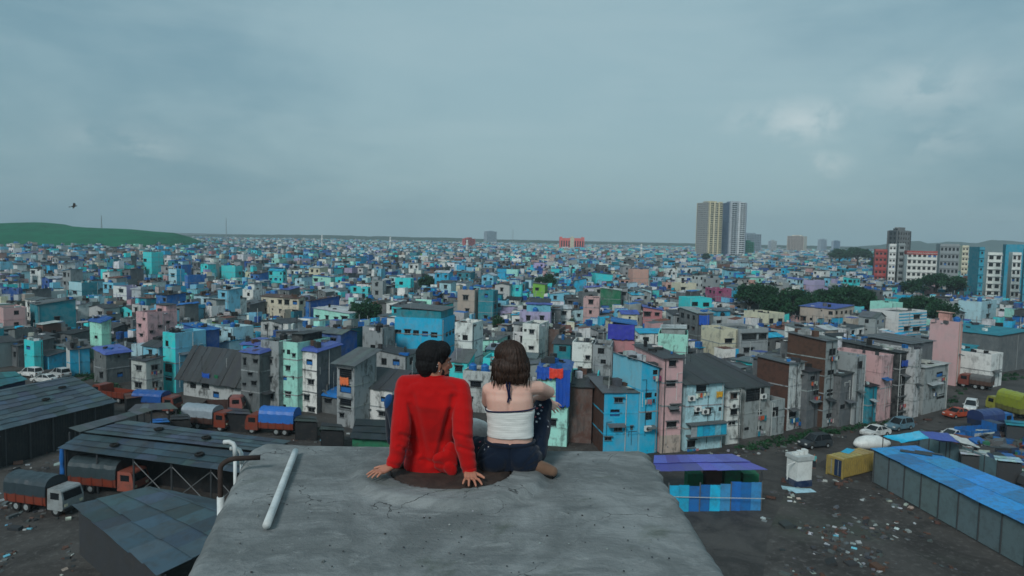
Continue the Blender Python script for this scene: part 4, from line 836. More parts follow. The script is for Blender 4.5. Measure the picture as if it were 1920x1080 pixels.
# which of them show largest: a coarse picture buffer, nearest first
buf = np.zeros((270, 480), bool)
for o in sorted([('h', o['dist'], o) for o in HEROES] + [('r', o['y'], o) for o in HS_], key=lambda q: q[1]):
    k, dist, q = o
    if k == 'h': x0, x1, yt, yb = q['x0'], q['x1'], q['y0'] + 6, q['y1']
    else:
        if dist > 420: break
        r = (q['w'] + q['d']) * .32 * FPX / dist; x0, x1 = q['px'] - r, q['px'] + r; yt = proj((q['x'], q['y'], q['h']))[1]; yb = proj((q['x'], q['y'], 0))[1]
    a, b, c, d = max(0, int(x0 / 4)), min(480, int(x1 / 4) + 1), max(0, int(yt / 4)), min(236, int(yb / 4) + 1)
    if k == 'r': q['vis'] = 0 if (b <= a or d <= c) else int((~buf[c:d, a:b]).sum())
    if b > a and d > c: buf[c:d, a:b] = True
ranked = sorted([q for q in HS_ if q.get('vis', 0) > 2], key=lambda q: -q['vis'])[:208]
for q in ranked: q['ind'] = True
CN = dict(white='white', dirty='off-white', pale='pale blue', sky='sky blue', turq='turquoise', cyan='bright blue', teal='dark teal', blue='blue', deep='cobalt', grey='grey', conc='dark grey', pink='pink', cream='cream', mint='mint', lav='lilac', lime='lime', peach='peach', beige='beige', brick='brown brick', rose='rose', dark='charcoal')
RD = dict(sheet='grey sheet', conc='concrete', dark='dark sheet', blue='blue', cyan='bright blue', tin='pale tin', purple='violet', rust='rusty', dirty='whitish', black='black')
NUM = {1: 'one-storey', 2: 'two-storey', 3: 'three-storey', 4: 'four-storey'}
used = set(); HC = [(o['ref'], (o['x0'] + o['x1']) / 2, o['y0'] + 15) for o in HEROES]; ntank = 0
for q in ranked:
    st = max(1, round(q['h'] / 2.8)); x, y, w, d, h, th = q['x'], q['y'], q['w'], q['d'], q['h'], q['th']
    py = proj((x, y, h))[1]; lab = None; rel = ref = ''
    for (rf, cx, cyy) in sorted(HC, key=lambda c: (c[1] - q['px']) ** 2 + (c[2] - py) ** 2 * 2)[:6]:
        dx, dy = q['px'] - cx, py - cyy
        rl = ('left of' if dx < 0 else 'right of') if abs(dx) > abs(dy) * 1.3 else ('behind' if dy < 0 else 'in front of')
        l = '%s %s house with %s roof, %s the %s' % (CN[q['wall']], NUM[min(st, 4)], RD[q['roof']], rl, rf)
        if l not in used and len(l.split()) <= 16: lab = l; rel = rl; ref = rf; break
        rel = rl; ref = rf
    lab = lab or l; used.add(lab)
    ex = Vector((math.cos(th), math.sin(th), 0)); ey = Vector((-math.sin(th), math.cos(th), 0))
    Cg = Vector((x, y, 0)) - ex * w / 2 - ey * d / 2
    rt = 'flat' if q['roof'] in ('conc', 'dirty') else ('tarp' if q['roof'] in ('blue', 'purple') and random.random() < .6 else random.choice(('sheet', 'sheet', 'gable')))
    up = ((random.uniform(0, .3), random.uniform(.6, 1), random.uniform(.1, .4), random.uniform(.7, 1), random.uniform(1.6, 2.3), C[pickw()], C[random.choice(RN)]),) if (rt == 'flat' and random.random() < .45 and y > 130) else None
    house('house', Cg, th, w, d, h, C[q['wall']], rt, C[q['roof']], stain=random.uniform(.05, .7), label=lab, group='small houses packed through the quarter', up=up, bands=y < 220, pipes=int(y < 180))
    if rt == 'flat' and ntank < 70 and random.random() < .8:
        kd = random.choice(('blue', 'black', 'blue')); p = Cg + ex * w * random.uniform(.15, .85) + ey * d * random.uniform(.1, .6); ntank += 1
        if up: p = Cg + ex * w * .5 + ey * d * .05 + ey * .5
        tank((p.x, p.y, h - .54), kd, random.uniform(.9, 1.3), '%s water tank on the %s house %s the %s' % (kd, CN[q['wall']], rel, ref))

# the rest, past counting: one mesh
def boxes(B):
    """B: dict of arrays cx cy hw hd z0 z1 th tilt tint(4) mat top(4) tmat"""
    n = len(B['cx']); ca, sa = np.cos(B['th']), np.sin(B['th']); V = np.zeros((n, 8, 3), np.float32)
    for k, (sx, sy, top) in enumerate(((-1, -1, 0), (1, -1, 0), (1, 1, 0), (-1, 1, 0), (-1, -1, 1), (1, -1, 1), (1, 1, 1), (-1, 1, 1))):
        lx, ly = sx * B['hw'], sy * B['hd']; V[:, k, 0] = B['cx'] + lx * ca - ly * sa; V[:, k, 1] = B['cy'] + lx * sa + ly * ca
        V[:, k, 2] = (B['z1'] if top else B['z0']) + B['tilt'] * (sx * .5 + .5) * (1 if (top or 0) else 0)
    q = np.array(((4, 5, 6, 7), (0, 1, 5, 4), (1, 2, 6, 5), (2, 3, 7, 6), (3, 0, 4, 7)), np.int32)
    Fa = (q[None] + (np.arange(n) * 8)[:, None, None]).reshape(-1, 4)
    tint = np.repeat(B['tint'][:, None], 5, 1).copy(); tint[:, 0] = B['top']; mat = np.repeat(B['mat'][:, None], 5, 1).copy(); mat[:, 0] = B['tmat']
    return V.reshape(-1, 3), Fa, tint.reshape(-1, 4), mat.ravel()
rows = []
def add(cx, cy, hw, hd, z0, z1, th, tilt, tint, mat, top, tmat): rows.append((cx, cy, hw, hd, z0, z1, th, tilt, *tint, mat, *top, tmat))
for q in HS_:
    if q.get('ind'): continue
    x, y, w, d, h, th = q['x'], q['y'], q['w'], q['d'], q['h'], q['th']; wc = T(jit(C[q['wall']], .15), random.uniform(.05, .6)); rc = T(jit(C[q['roof']], .2), .5)
    ca, sa = math.cos(th), math.sin(th)
    tl = random.choice((0, 0, random.uniform(-.6, .8)))
    add(x, y, w / 2, d / 2, 0, h, th, tl, wc, 0, rc, 1)
    if y < 1000 and random.random() < .7: add(x, y, w / 2 + .3, d / 2 + .3, h + max(tl, 0) * .0 + (.02 if tl == 0 else min(0, tl) - .12), h + .1, th, tl, rc, 1, rc, 1)
    if random.random() < .38:
        f = random.uniform(.3, .6); ox, oy = random.uniform(-.2, .2) * w, random.uniform(-.1, .3) * d
        add(x + ox * ca - oy * sa, y + ox * sa + oy * ca, w * f / 2, d * f / 2, h - .2, h + random.uniform(1.4, 2.6), th, random.uniform(-.2, .4), T(jit(C[pickw()], .15), .4), 0, T(jit(C[random.choice(RN)], .2)), 1)
    if y < 520:
        for _ in range(random.choice((1, 2, 3, 4) if y < 300 else (0, 1, 2))):
            ox, oy = random.uniform(-.45, .45) * w, random.uniform(-.45, .45) * d; c = T(jit(C[random.choice(('white', 'dark', 'black', 'blue', 'brown', 'dirty', 'cyan', 'conc'))], .2)); s = random.uniform(.2, .8)
            add(x + ox * ca - oy * sa, y + ox * sa + oy * ca, s, s * random.uniform(.3, 1), h - .1, h + random.uniform(.3, 1.1), th + random.random(), 0, c, 1, c, 1)
        if random.random() < .35:
            ox, oy = random.uniform(-.45, .45) * w, random.uniform(-.45, .45) * d; c = T(C[random.choice(('dirty', 'grey', 'dark'))]); add(x + ox * ca - oy * sa, y + ox * sa + oy * ca, .05, .05, h - .1, h + random.uniform(1.5, 3.6), th, 0, c, 1, c, 1)
        if random.random() < .3:
            c = T(jit(C[random.choice(RN)], .2)); add(x + (d / 2 + .5) * sa, y - (d / 2 + .5) * ca, w * .45, .6, h - 2.75, h - 2.65, th, 0, c, 1, c, 1)
    if y < 900 and random.random() < .4:
        ox, oy = random.uniform(-.4, .4) * w, -random.uniform(.1, .4) * d; c = T(random.choice((C['blue'], C['black'], C['deep'])))
        add(x + ox * ca - oy * sa, y + ox * sa + oy * ca, .55, .55, h - .2, h + 1.2 + max(0, tl), th + .4, 0, c, 1, c, 1)
    if y < 620:
        for (fw, lw, axx) in ((w, d, 0), (d, w, 1)):
            for k in range(max(1, int(h / 2.75))):
                for m in range(max(1, int(fw / 2.6))):
                    if random.random() < .62:
                        u = (m + .5) / max(1, int(fw / 2.6)) * fw - fw / 2 + random.uniform(-.3, .3); z = k * 2.75 + 1.5; s = random.uniform(.42, .72)
                        if axx == 0: lx, ly, a_, b_ = u, -d / 2, s, .04
                        else: lx, ly, a_, b_ = -w / 2 if abs(th) < 10 else w / 2, u, .04, s
                        add(x + lx * ca - ly * sa, y + lx * sa + ly * ca, a_, b_, z - s, min(z + s, h - .1), th, 0, T(C['black']), 2, T(C['black']), 2)
A = np.array(rows, np.float64)
Bd = dict(cx=A[:, 0], cy=A[:, 1], hw=A[:, 2], hd=A[:, 3], z0=A[:, 4], z1=A[:, 5], th=A[:, 6], tilt=A[:, 7], tint=A[:, 8:12], mat=A[:, 12].astype(np.int32), top=A[:, 13:17], tmat=A[:, 17].astype(np.int32))
V, Fa, tint, mt = boxes(Bd)
me = bpy.data.meshes.new('distant_houses'); me.vertices.add(len(V)); me.vertices.foreach_set('co', V.ravel())
me.loops.add(Fa.size); me.loops.foreach_set('vertex_index', Fa.ravel().astype(np.int32)); me.polygons.add(len(Fa)); me.polygons.foreach_set('loop_start', np.arange(0, Fa.size, 4, dtype=np.int32))
for m_ in (PLASTER, ROOF, GLASS): me.materials.append(m_)
me.polygons.foreach_set('material_index', mt.astype(np.int32)); a_ = me.attributes.new('tint', 'FLOAT_COLOR', 'FACE'); a_.data.foreach_set('color', tint.astype(np.float32).ravel())
me.polygons.foreach_set('use_smooth', np.zeros(len(Fa), dtype=bool)); me.update(calc_edges=True)
tag(link('distant_houses', me), 'mass of small blue, white and grey houses stretching to the horizon', 'houses', kind='stuff')
print('CITY', len(HEROES), len(ranked), len(HS_), len(rows), NW[0])
# ------------------------------------------------------------------ rooftop slab under the two people
ZS = 24.45
def m_concrete():
    s = NT('weathered_rooftop_concrete'); big = s.noise(s.pos(), 1.6, 7, .68, .7); mid = s.noise(s.pos((1, 1.6, 1)), 5., 7, .72, .5); fine = s.noise(s.pos(), 42, 4, .7); sw = s.noise(s.pos((.8, 2.2, 1)), 4.2, 6, .68, .6)
    c = s.mix(s.ramp(big, .34, .66), (.135, .148, .148), (.255, .272, .272)); c = s.mix(s.math('MULTIPLY', s.ramp(sw, .46, .64), .45), c, (.10, .112, .115))
    c = s.mix(s.math('MULTIPLY', s.ramp(mid, .56, .70), .55), c, (.33, .345, .34)); c = s.mix(s.math('MULTIPLY', s.ramp(s.noise(s.pos(), .9, 5, .7, 1.), .56, .70), .55), c, (.055, .075, .045))
    c = s.mix(s.math('MULTIPLY', s.ramp(fine, .55, .8), .35), c, (.05, .055, .055))
    v = s.new('ShaderNodeTexVoronoi', feature='DISTANCE_TO_EDGE'); wv = s.new('ShaderNodeVectorMath', operation='ADD'); nz = s.new('ShaderNodeTexNoise'); nz.inputs['Scale'].default_value = 4.; nz.inputs['Detail'].default_value = 5.; s.L.new(s.pos(), nz.inputs['Vector']); vm = s.new('ShaderNodeVectorMath', operation='SCALE'); s.L.new(nz.outputs['Color'], vm.inputs[0]); vm.inputs['Scale'].default_value = .35; s.L.new(s.pos(), wv.inputs[0]); s.L.new(vm.outputs[0], wv.inputs[1]); s.L.new(wv.outputs[0], v.inputs['Vector']); v.inputs['Scale'].default_value = 1.15
    ck = s.math('SUBTRACT', 1.0, s.ramp(v.outputs['Distance'], .0, .006)); c = s.mix(s.math('MULTIPLY', ck, s.ramp(big, .45, .6)), c, (.02, .022, .022))
    h = s.math('ADD', s.math('MULTIPLY', mid, 1.0), s.math('MULTIPLY', fine, .5)); s.bump(h, .7, .02); return s.fin(c, .88, .25)
CONC = m_concrete()
LID = (-.375, 4.47)
def slab():
    Lp = [at(x, y, ZS) for x, y in ((345, 1080), (412, 945), (432, 908), (449, 872), (459, 852), (468, 841), (483, 833.5), (505, 829.5))]
    Rp = [at(x, y, ZS) for x, y in ((1368, 1080), (1282, 945), (1252, 903), (1232, 873), (1222, 860), (1213, 846), (1204, 837), (1190, 829))]
    def side(P, y):
        if y <= P[0].y: d = (P[1].x - P[0].x) / (P[1].y - P[0].y); return P[0].x + d * (y - P[0].y)
        for a, b in zip(P, P[1:]):
            if y <= b.y + 1e-6: return a.x + (b.x - a.x) * (y - a.y) / max(1e-6, b.y - a.y)
        return P[-1].x
    Y0, Y1 = 1.0, min(Lp[-1].y, Rp[-1].y); nv, nu = 230, 190; V = []; ys = [Y0 + (Y1 - Y0) * (1 - (1 - j / nv) ** 1.25) for j in range(nv + 1)]
    for y in ys:
        a, b = side(Lp, y), side(Rp, y)
        b += .02 * mnoise.noise((y * 9, 3, 0)) + (.03 * mnoise.noise((y * 23, 5, 0)) if y > 4.5 else 0); a += .012 * mnoise.noise((y * 7, 8, 0))
        for i in range(nu + 1):
            u = i / nu; x = a + (b - a) * u; z = ZS + .010 * mnoise.noise((x * 1.7, y * 1.7, 2)) + .004 * mnoise.noise((x * 9, y * 9, 5))
            r = math.hypot(x - LID[0], y - LID[1]); rr = .66 + .05 * mnoise.noise((x * 3, y * 3, 7)); k = max(0, min(1, (rr - r) / .09)); z += .042 * k * k * (3 - 2 * k)
            if r < .405: z = min(z, ZS + .004)
            e = min(x - a, b - x, (Y1 - y) * 1.2); z -= .045 * max(0, 1 - e / .07) ** 2
            V.append((x, y + (.015 * mnoise.noise((x * 3, 1, 1)) if y > Y1 - .02 else 0), z))
    F_ = []; n1 = nu + 1
    for j in range(nv):
        for i in range(nu): q = j * n1 + i; F_.append((q, q + 1, q + n1 + 1, q + n1))
    rim = [j * n1 for j in range(nv, -1, -1)] + [i for i in range(1, n1)] + [j * n1 + nu for j in range(1, nv + 1)] + [nv * n1 + i for i in range(nu - 1, 0, -1)]
    base = len(V)
    for q in rim: x, y, z = V[q]; V.append((x + .02 * mnoise.noise((x * 8, y * 8, 1)), y, z - .22 + .03 * mnoise.noise((x * 6, y * 6, 9))))
    m = len(rim)
    for k in range(m): F_.append((rim[k], base + k, base + (k + 1) % m, rim[(k + 1) % m]))
    root = empty('rooftop_tower', (0, 0, 0), 0, 'grey weathered concrete rooftop slab that the two people sit on', 'rooftop')
    me = bpy.data.meshes.new('slab'); me.from_pydata(V, [], F_); me.materials.append(CONC); me.polygons.foreach_set('use_smooth', np.ones(len(F_), dtype=bool)); me.update(); link('slab', me, root)
    mb = MB(); mb.box(side(Lp, 2) + .15, side(Rp, 4) - .25, 1.1, Y1 - .2, 0, ZS - .12, 0, T(C['grey'], .7), bot=False); mb.build('wall', [PLASTER], root)
    # broken corner: lumps of crumbled concrete
    r = random.Random(5)
    for k in range(26):
        t = r.random(); p = at(1196 + 34 * t, 838 + 38 * t, ZS) + Vector((r.uniform(-.03, .05), r.uniform(-.04, .03), -.05 - r.random() * .12)); s = r.uniform(.018, .05); mb = MB()
        mb.ellipsoid((0, 0, 0), (s, s * r.uniform(.6, 1), s * r.uniform(.5, .9)), 6, 4); mb.v = [(x + r.uniform(-.3, .3) * s, y + r.uniform(-.3, .3) * s, z + r.uniform(-.3, .3) * s) for x, y, z in mb.v]
        mb.build('rubble_lump', [CONC], root, loc=p)
slab()
def m_rust():
    s = NT('rusted_iron_plate'); n = s.noise(s.pos(), 7, 7, .7, .6); f = s.noise(s.pos(), 60, 4, .7)
    c = s.mix(s.ramp(n, .35, .68), (.030, .022, .019), (.062, .042, .034)); c = s.mix(s.math('MULTIPLY', s.ramp(f, .55, .8), .4), c, (.10, .075, .06)); s.bump(f, .35, .006); return s.fin(c, .75, .3)
RUST = m_rust()
def lid():
    root = empty('manhole_cover', (*LID, ZS), 0, 'round rusty brown manhole cover under the man in red', 'manhole cover')
    mb = MB(); mb.lathe([(.001, .036), (.20, .036), (.375, .034), (.392, .028), (.394, .004)], n=72); mb.build('plate', [RUST], root, smooth=True)
    mb = MB(); mb.lathe([(.02, .034), (.028, .045), (.024, .062), (.001, .066)], (-.34, -.02, 0), 14); mb.build('lifting_knob', [RUST], root, smooth=True)
lid()
PVC = m_plain('white_pvc_pipe', (.62, .66, .66), .5, .4, .45, 9, .1, (.30, .32, .30))
RUSTY = m_plain('rusty_iron_pipe', (.05, .035, .03), .8, .3, .5, 12, .3)
def pipe_on_slab():
    a, b = at(500, 985, ZS + .03), at(554, 846, ZS + .03); mb = MB(); n = 8
    mb.tube([a.lerp(b, k / n) for k in range(n + 1)], .0215, 16); mb.build('outer', [PVC]); o = bpy.data.objects['outer']; o.name = 'plastic_pipe'; o.data.polygons.foreach_set('use_smooth', np.ones(len(o.data.polygons), dtype=bool))
    tag(o, 'white plastic pipe lying across the concrete slab', 'pipe')
pipe_on_slab()
def riser(px, py, Y, drop, r, lean, name, label, mat, first='elbow'):
    P = at_y(px, py, Y); root = empty(name, (P.x, P.y, P.z - drop), 0, label, 'pipe')
    mb = MB(); mb.tube([(lean, 0, 0), (0, 0, drop)], r, 12); mb.build('riser', [mat], root, smooth=True)
    mb = MB(); mb.tube([(0, 0, drop - .06), (0, 0, drop + .01), (-.012, .0, drop + .034), (-.04, .0, drop + .045), (-.075, .0, drop + .042)], [r * 1.28] * 5, 12); mb.build('elbow', [mat], root, smooth=True)
    mb = MB(); mb.tube([(lean + .01, 0, drop * .45), (lean + .2, 0, drop * .45)], .012, 8); mb.build('wall_clip', [RUSTY], root)
riser(440.5, 841, 4.55, 2.2, .0115, 0, 'vent_pipe', 'taller white plastic vent pipe with elbow beside the slab', PVC)
riser(452.5, 853, 4.62, 2.2, .0105, 0, 'vent_pipe', 'shorter white plastic vent pipe with elbow beside the slab', PVC)
def bent():
    P = at_y(413, 880, 4.35); root = empty('overflow_pipe', (P.x, P.y, P.z - 2.2), 0, 'dark rusty bent iron pipe curving over beside the slab edge', 'pipe'); mb = MB(); pts = [(0, 0, 0), (0, 0, 2.2)]
    for k in range(1, 9): a = math.pi / 2 * k / 8; pts.append((.085 * (1 - math.cos(a)), .04 * (1 - math.cos(a)), 2.2 + .06 * math.sin(a)))
    pts.append((.22, .1, 2.25)); mb.tube(pts, .0165, 12); mb.build('curved_tube', [RUSTY], root, smooth=True)
    mb = MB(); mb.tube([(0, 0, 1.0), (0, 0, 2.02)], .0225, 12); mb.build('sleeve', [PVC], root, smooth=True)
bent()

def grit():
    r = random.Random(11); mb = MB()
    for k in range(170):
        p = at(r.uniform(430, 1260), r.uniform(838, 1075), ZS + .006); s = r.uniform(.002, .0075)
        if math.hypot(p.x - LID[0], p.y - LID[1]) < .62: continue
        mb.ellipsoid(p, (s, s * r.uniform(.6, 1), s * .7), 5, 3, 0, T(jit(r.choice((C['grey'], C['dark'], C['conc'], C['dark'])), .2)))
    tag(mb.build('grit', [PLASTER]), 'loose grit and crumbs on the concrete slab', kind='stuff')
grit()
# ------------------------------------------------------------------ sheds with separate roofing sheets
def sheets(root, A, B, Cc, D, nr, nc, col, mat=None, name='roof_sheet', seam=.085, weights=None):
    """A-B upper edge, D-C lower edge; nr rows down the slope, nc across"""
    o = root.location; A, B, Cc, D = [Vector(p) - o for p in (A, B, Cc, D)]
    nrm = (B - A).cross(D - A).normalized(); nrm = nrm if nrm.z > 0 else -nrm
    P = lambda u, v: (A.lerp(B, u)).lerp(D.lerp(Cc, u), v)
    for (u, v, lab) in weights or ():
        tag(link('old_tyre', WH_TY, None, o + P(u, v) + nrm * (seam + .17), (math.pi / 2 + random.uniform(-.1, .1), random.uniform(-.1, .1), random.random() * 3)), lab, 'tyre', 'old tyres weighing down shed roofs')
    for j in range(nr):
        for i in range(nc):
            u0, u1 = i / nc - .01, (i + 1) / nc + .015; v0, v1 = j / nr - .02, (j + 1) / nr + .03; k = random.uniform(0, .025) + (nr - j) * 0
            dz0, dz1 = nrm * k, nrm * (k + seam); mb = MB(); t = T(jit(col, .30), .5)
            q = [P(u0, v0) + dz0, P(u1, v0) + dz0, P(u1, v1 + random.uniform(-.01, .02)) + dz1, P(u0, v1 + random.uniform(-.01, .02)) + dz1]
            mb.hexa([p - nrm * .02 for p in q] + q, 0, t); mb.build(name, [mat or SHEET], root)
def _ty():
    mb = MB(); mb.lathe([(.22, -.1), (.40, -.11), (.44, -.05), (.44, .05), (.40, .11), (.22, .1), (.22, -.1)], n=16); mb.v = [(x, z, y) for x, y, z in mb.v]; return mb.mesh('old_tyre', [RUBBER])
WH_TY = _ty()
def posts(root, pts, z, r=.09, name='post'):
    for p in pts: mb = MB(); q = Vector(p) - root.location; mb.tube([(q.x, q.y, -root.location.z), (q.x, q.y, z(p) if callable(z) else z)], r, 6, 0, T(C['dark'])); mb.build(name, [METAL], root)
def quadwall(root, a, b, z0, z1, col, mat, name='wall', th=.12, z1b=None):
    a, b = Vector(a) - root.location, Vector(b) - root.location; n = Vector((-(b - a).y, (b - a).x, 0)).normalized() * th; mb = MB(); z1b = z1b if z1b is not None else z1
    a.z = b.z = 0; z = Vector((0, 0, 1)); mb.hexa([a + z * z0, b + z * z0, b + n + z * z0, a + n + z * z0, a + z * z1, b + z * z1b, b + n + z * z1b, a + n + z * z1], 0, T(jit(col, .08), .6)); return mb.build(name, [mat], root)
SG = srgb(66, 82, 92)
def shed_a():
    A, B = at(-90, 752, 6.2), at(136, 707, 6.2); D, Cc = at(-75, 824, 4.2), at(214, 753, 4.2)
    root = empty('workshop_shed', Vector((D.x, D.y, 0)), 0, 'long grey corrugated-roof shed at the photo edge by the parked white cars', 'shed', 'corrugated sheds in the yard')
    sheets(root, A, B, Cc, D, 8, 9, SG, weights=((.6, .55, 'old tyre on the long grey shed roof'), (.8, .3, 'second old tyre near the ridge of the long grey shed')))
    d2 = (A - D); d2.z = 0; E1, E2 = A + d2, B + d2; E1.z = E2.z = 4.2; sheets(root, A, B, E2, E1, 5, 5, SG)
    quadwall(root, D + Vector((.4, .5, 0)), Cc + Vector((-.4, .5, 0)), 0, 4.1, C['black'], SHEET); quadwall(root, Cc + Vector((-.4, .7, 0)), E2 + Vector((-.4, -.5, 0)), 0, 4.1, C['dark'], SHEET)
    for f in (.25, .4, .55, .7, .85): p = D.lerp(Cc, f); posts(root, [p], 4.1)
    p, q = at(29, 849), at(57, 846); mb = MB(); a, b = p - root.location, q - root.location; n = 10
    for i in range(n):
        for j in range(6):
            g = lambda i, j: a.lerp(b, i / n) + Vector((0, -.1 + .12 * math.sin(i * 1.9 + j * .6), .15 + j / 6 * 3.4)); mb.face([g(i, j), g(i + 1, j), g(i + 1, j + 1), g(i, j + 1)], 0, T(C['blue'])); 
    mb.build('tarpaulin_door', [TARP], root)
shed_a()
def shed_b():
    A, B = at(240, 789, 6.2), at(540, 826, 6.2); D, Cc = at(162, 811, 5.4), at(500, 848, 5.4); E, G = at(112, 841, 4.2), at(470, 889, 4.2)
    root = empty('workshop_shed', Vector((E.x, E.y, 0)), 0, 'two-tier open workshop shed with wide grey roof in front of the slab', 'shed', 'corrugated sheds in the yard')
    sheets(root, A, B, Cc, D, 4, 12, SG, weights=((.3, .4, 'old tyre on the upper tier of the two-tier shed'), (.62, .6, 'second old tyre on the upper tier, nearer the slab'))); dz = Vector((0, 0, -.25)); sheets(root, at(156, 814, 5.2), at(500, 853, 5.2), G, E, 3, 14, srgb(54, 72, 82), weights=((.25, .5, 'old tyre on the lower tier above the hanging blue tarpaulin'), (.7, .45, 'old tyre on the lower tier of the two-tier shed near the pipes')))
    for f in (.02, .2, .4, .6, .8, .98): posts(root, [E.lerp(G, f) + Vector((0, .3, 0))], 4.1)
    for f0, f1 in ((.4, .6), (.6, .8), (.8, .98)):
        for s in (0, 1):
            p, q = E.lerp(G, f0) - root.location, E.lerp(G, f1) - root.location; p.y += .3; q.y += .3; mb = MB(); mb.tube([(p.x, p.y, 3.8 if s else .4), (q.x, q.y, .4 if s else 3.8)], .045, 6, 0, T(C['conc'])); mb.build('cross_brace', [METAL], root)
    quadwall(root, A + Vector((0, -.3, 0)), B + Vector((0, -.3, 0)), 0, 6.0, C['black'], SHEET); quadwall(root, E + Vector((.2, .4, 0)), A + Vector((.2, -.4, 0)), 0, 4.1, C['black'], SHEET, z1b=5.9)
    a, b, c, d = at(130, 802, 5.0), at(270, 765, 5.0), at(284, 771, 4.6), at(150, 811, 4.6); r2 = empty('lean_to_roof', Vector((d.x, d.y, 0)), 0, 'narrow grey lean-to roof strip behind the two-tier shed', 'shed', 'corrugated sheds in the yard'); sheets(r2, a, b, c, d, 1, 9, srgb(88, 96, 98)); posts(r2, [a, b, c, d], 4.5)
shed_b()
def shed_c():
    A, B = at(280, 913, 5.4), at(480, 985, 5.4); D, Cc = at(140, 948, 4.0), at(300, 1075, 4.0)
    root = empty('workshop_shed', Vector((D.x, D.y, 0)), 0, 'ridged grey shed roof nearest the camera below the slab', 'shed', 'corrugated sheds in the yard'); sheets(root, A, B, Cc, D, 3, 7, srgb(60, 78, 88))
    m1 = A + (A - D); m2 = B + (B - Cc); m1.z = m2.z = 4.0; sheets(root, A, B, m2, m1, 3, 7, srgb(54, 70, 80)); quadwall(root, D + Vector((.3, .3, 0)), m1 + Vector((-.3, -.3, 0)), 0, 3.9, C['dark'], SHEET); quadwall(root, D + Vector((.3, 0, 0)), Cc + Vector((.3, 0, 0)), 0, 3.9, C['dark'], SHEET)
shed_c()
def small_roof(name, label, pix, z, col, nr, nc, wallcol=None, mat=None, cat='shed', group=None, zs=None):
    q = [at(x, y, (zs[i] if zs else z)) for i, (x, y) in enumerate(pix)]; root = empty(name, Vector((q[3].x, q[3].y, 0)), 0, label, cat, group); sheets(root, *q, nr, nc, col, mat); zz = (min(zs) if zs else z) - .15
    if wallcol:
        for a, b in ((3, 2), (2, 1), (1, 0), (0, 3)): s = (q[0] + q[1] + q[2] + q[3]) / 4; quadwall(root, q[a].lerp(s, .06), q[b].lerp(s, .06), 0, zz, wallcol, SHEET)
    else: posts(root, [p.lerp((q[0] + q[2]) / 2, .05) for p in q], zz)
    return root
small_roof('green_roof_shed', 'dark green flat-roofed hut behind the long grey shed', [(-40, 700), (28, 697), (50, 712), (-30, 732)], 4.2, srgb(25, 100, 105), 2, 5, C['navy'])
small_roof('tarp_roof_hut', 'pale blue-grey tarpaulin-roofed hut at the photo edge below the long shed', [(-60, 790), (4, 788), (30, 806), (-40, 834)], 3.4, srgb(110, 140, 150), 2, 3, C['brown'], TARP)
small_roof('black_shed', 'low black-green roofed shed with white plastic edge next to the man', [(668, 786), (760, 789), (768, 828), (657, 822)], 3.0, srgb(30, 42, 46), 3, 6, C['green'])
small_roof('grey_awning', 'grey awning roof beside the orange truck and lean-to', [(255, 758), (318, 755), (332, 767), (240, 772)], 3.0, srgb(90, 96, 98), 1, 5)
for lab, px_ in (('small dark hut roof between the grey awning and the pale-covered truck', [(322, 778), (352, 776), (358, 786), (318, 788)]), ('rusty brown hut roof beside the orange tipper', [(232, 738), (262, 735), (270, 744), (236, 749)]), ('dark tarpaulin hut behind the blue-covered orange truck', [(556, 778), (592, 781), (596, 792), (552, 790)]), ('low grey hut roof by the dark-roofed white house', [(604, 792), (640, 796), (646, 808), (600, 806)]), ('grey patched hut roof in front of the wide grey-roofed house', [(428, 764), (466, 768), (470, 778), (424, 775)]), ('little blue tarpaulin roof by the lean-to strip', [(284, 786), (312, 784), (318, 792), (282, 794)])):
    small_roof('yard_hut', lab, px_, 2.4, C['rust'] if 'rusty' in lab else (C['blue'] if 'blue tarp' in lab else jit(C['dark'], .3)), 2, 3, C['black'], None, 'hut', 'low huts among the trucks')
# right-hand yard
small_roof('violet_roof_shed', 'violet sheet-roofed shed with bright blue fence walls beside the slab corner', [(1228, 854), (1372, 852), (1434, 881), (1226, 884)], 4.0, srgb(85, 88, 170), 2, 7, None, TARP)
def blue_fence():
    a, b = at(1252, 960), at(1426, 957); root = empty('sheet_fence', a, 0, 'bright blue metal sheet fence below the violet roof', 'fence'); n = 9
    for i in range(n):
        p, q = a.lerp(b, i / n) - a, a.lerp(b, (i + .97) / n) - a; mb = MB(); y = .03 * (i % 2); zt = 2.6 + random.uniform(-.1, .1) + (.3 if i > 5 else 0)
        mb.box(p.x, q.x, p.y + y, p.y + y + .03, 0, zt, 0, T(jit(random.choice((C['cyan'], C['blue'], srgb(60, 140, 190))), .15), .4)); mb.build('panel', [METAL], root)
    for i in range(0, n + 1, 3): p = a.lerp(b, i / n) - a; mb = MB(); mb.box(p.x - .05, p.x + .05, p.y - .12, p.y - .02, 0, 2.9, 0, T(C['conc'])); mb.build('post', [METAL], root)
    mb = MB(); mb.box(0, (b - a).x, -.07, -.02, 1.5, 1.56, 0, T(C['dirty'])); mb.build('rail', [METAL], root)
    # dark goods stacked behind it
    r2 = empty('goods_stack', a + Vector((3, 4.5, 0)), 0, 'dark stacked goods under the violet roof', 'goods')
    for k in range(4): mb = MB(); x = k * 1.9; mb.box(x, x + 1.6, 0, 1.4, 0, random.uniform(2.0, 3.0), 0, T(random.choice((C['brown'], C['dark'], C['green'], C['black'])))); mb.build('crate', [WOOD], r2)
blue_fence()
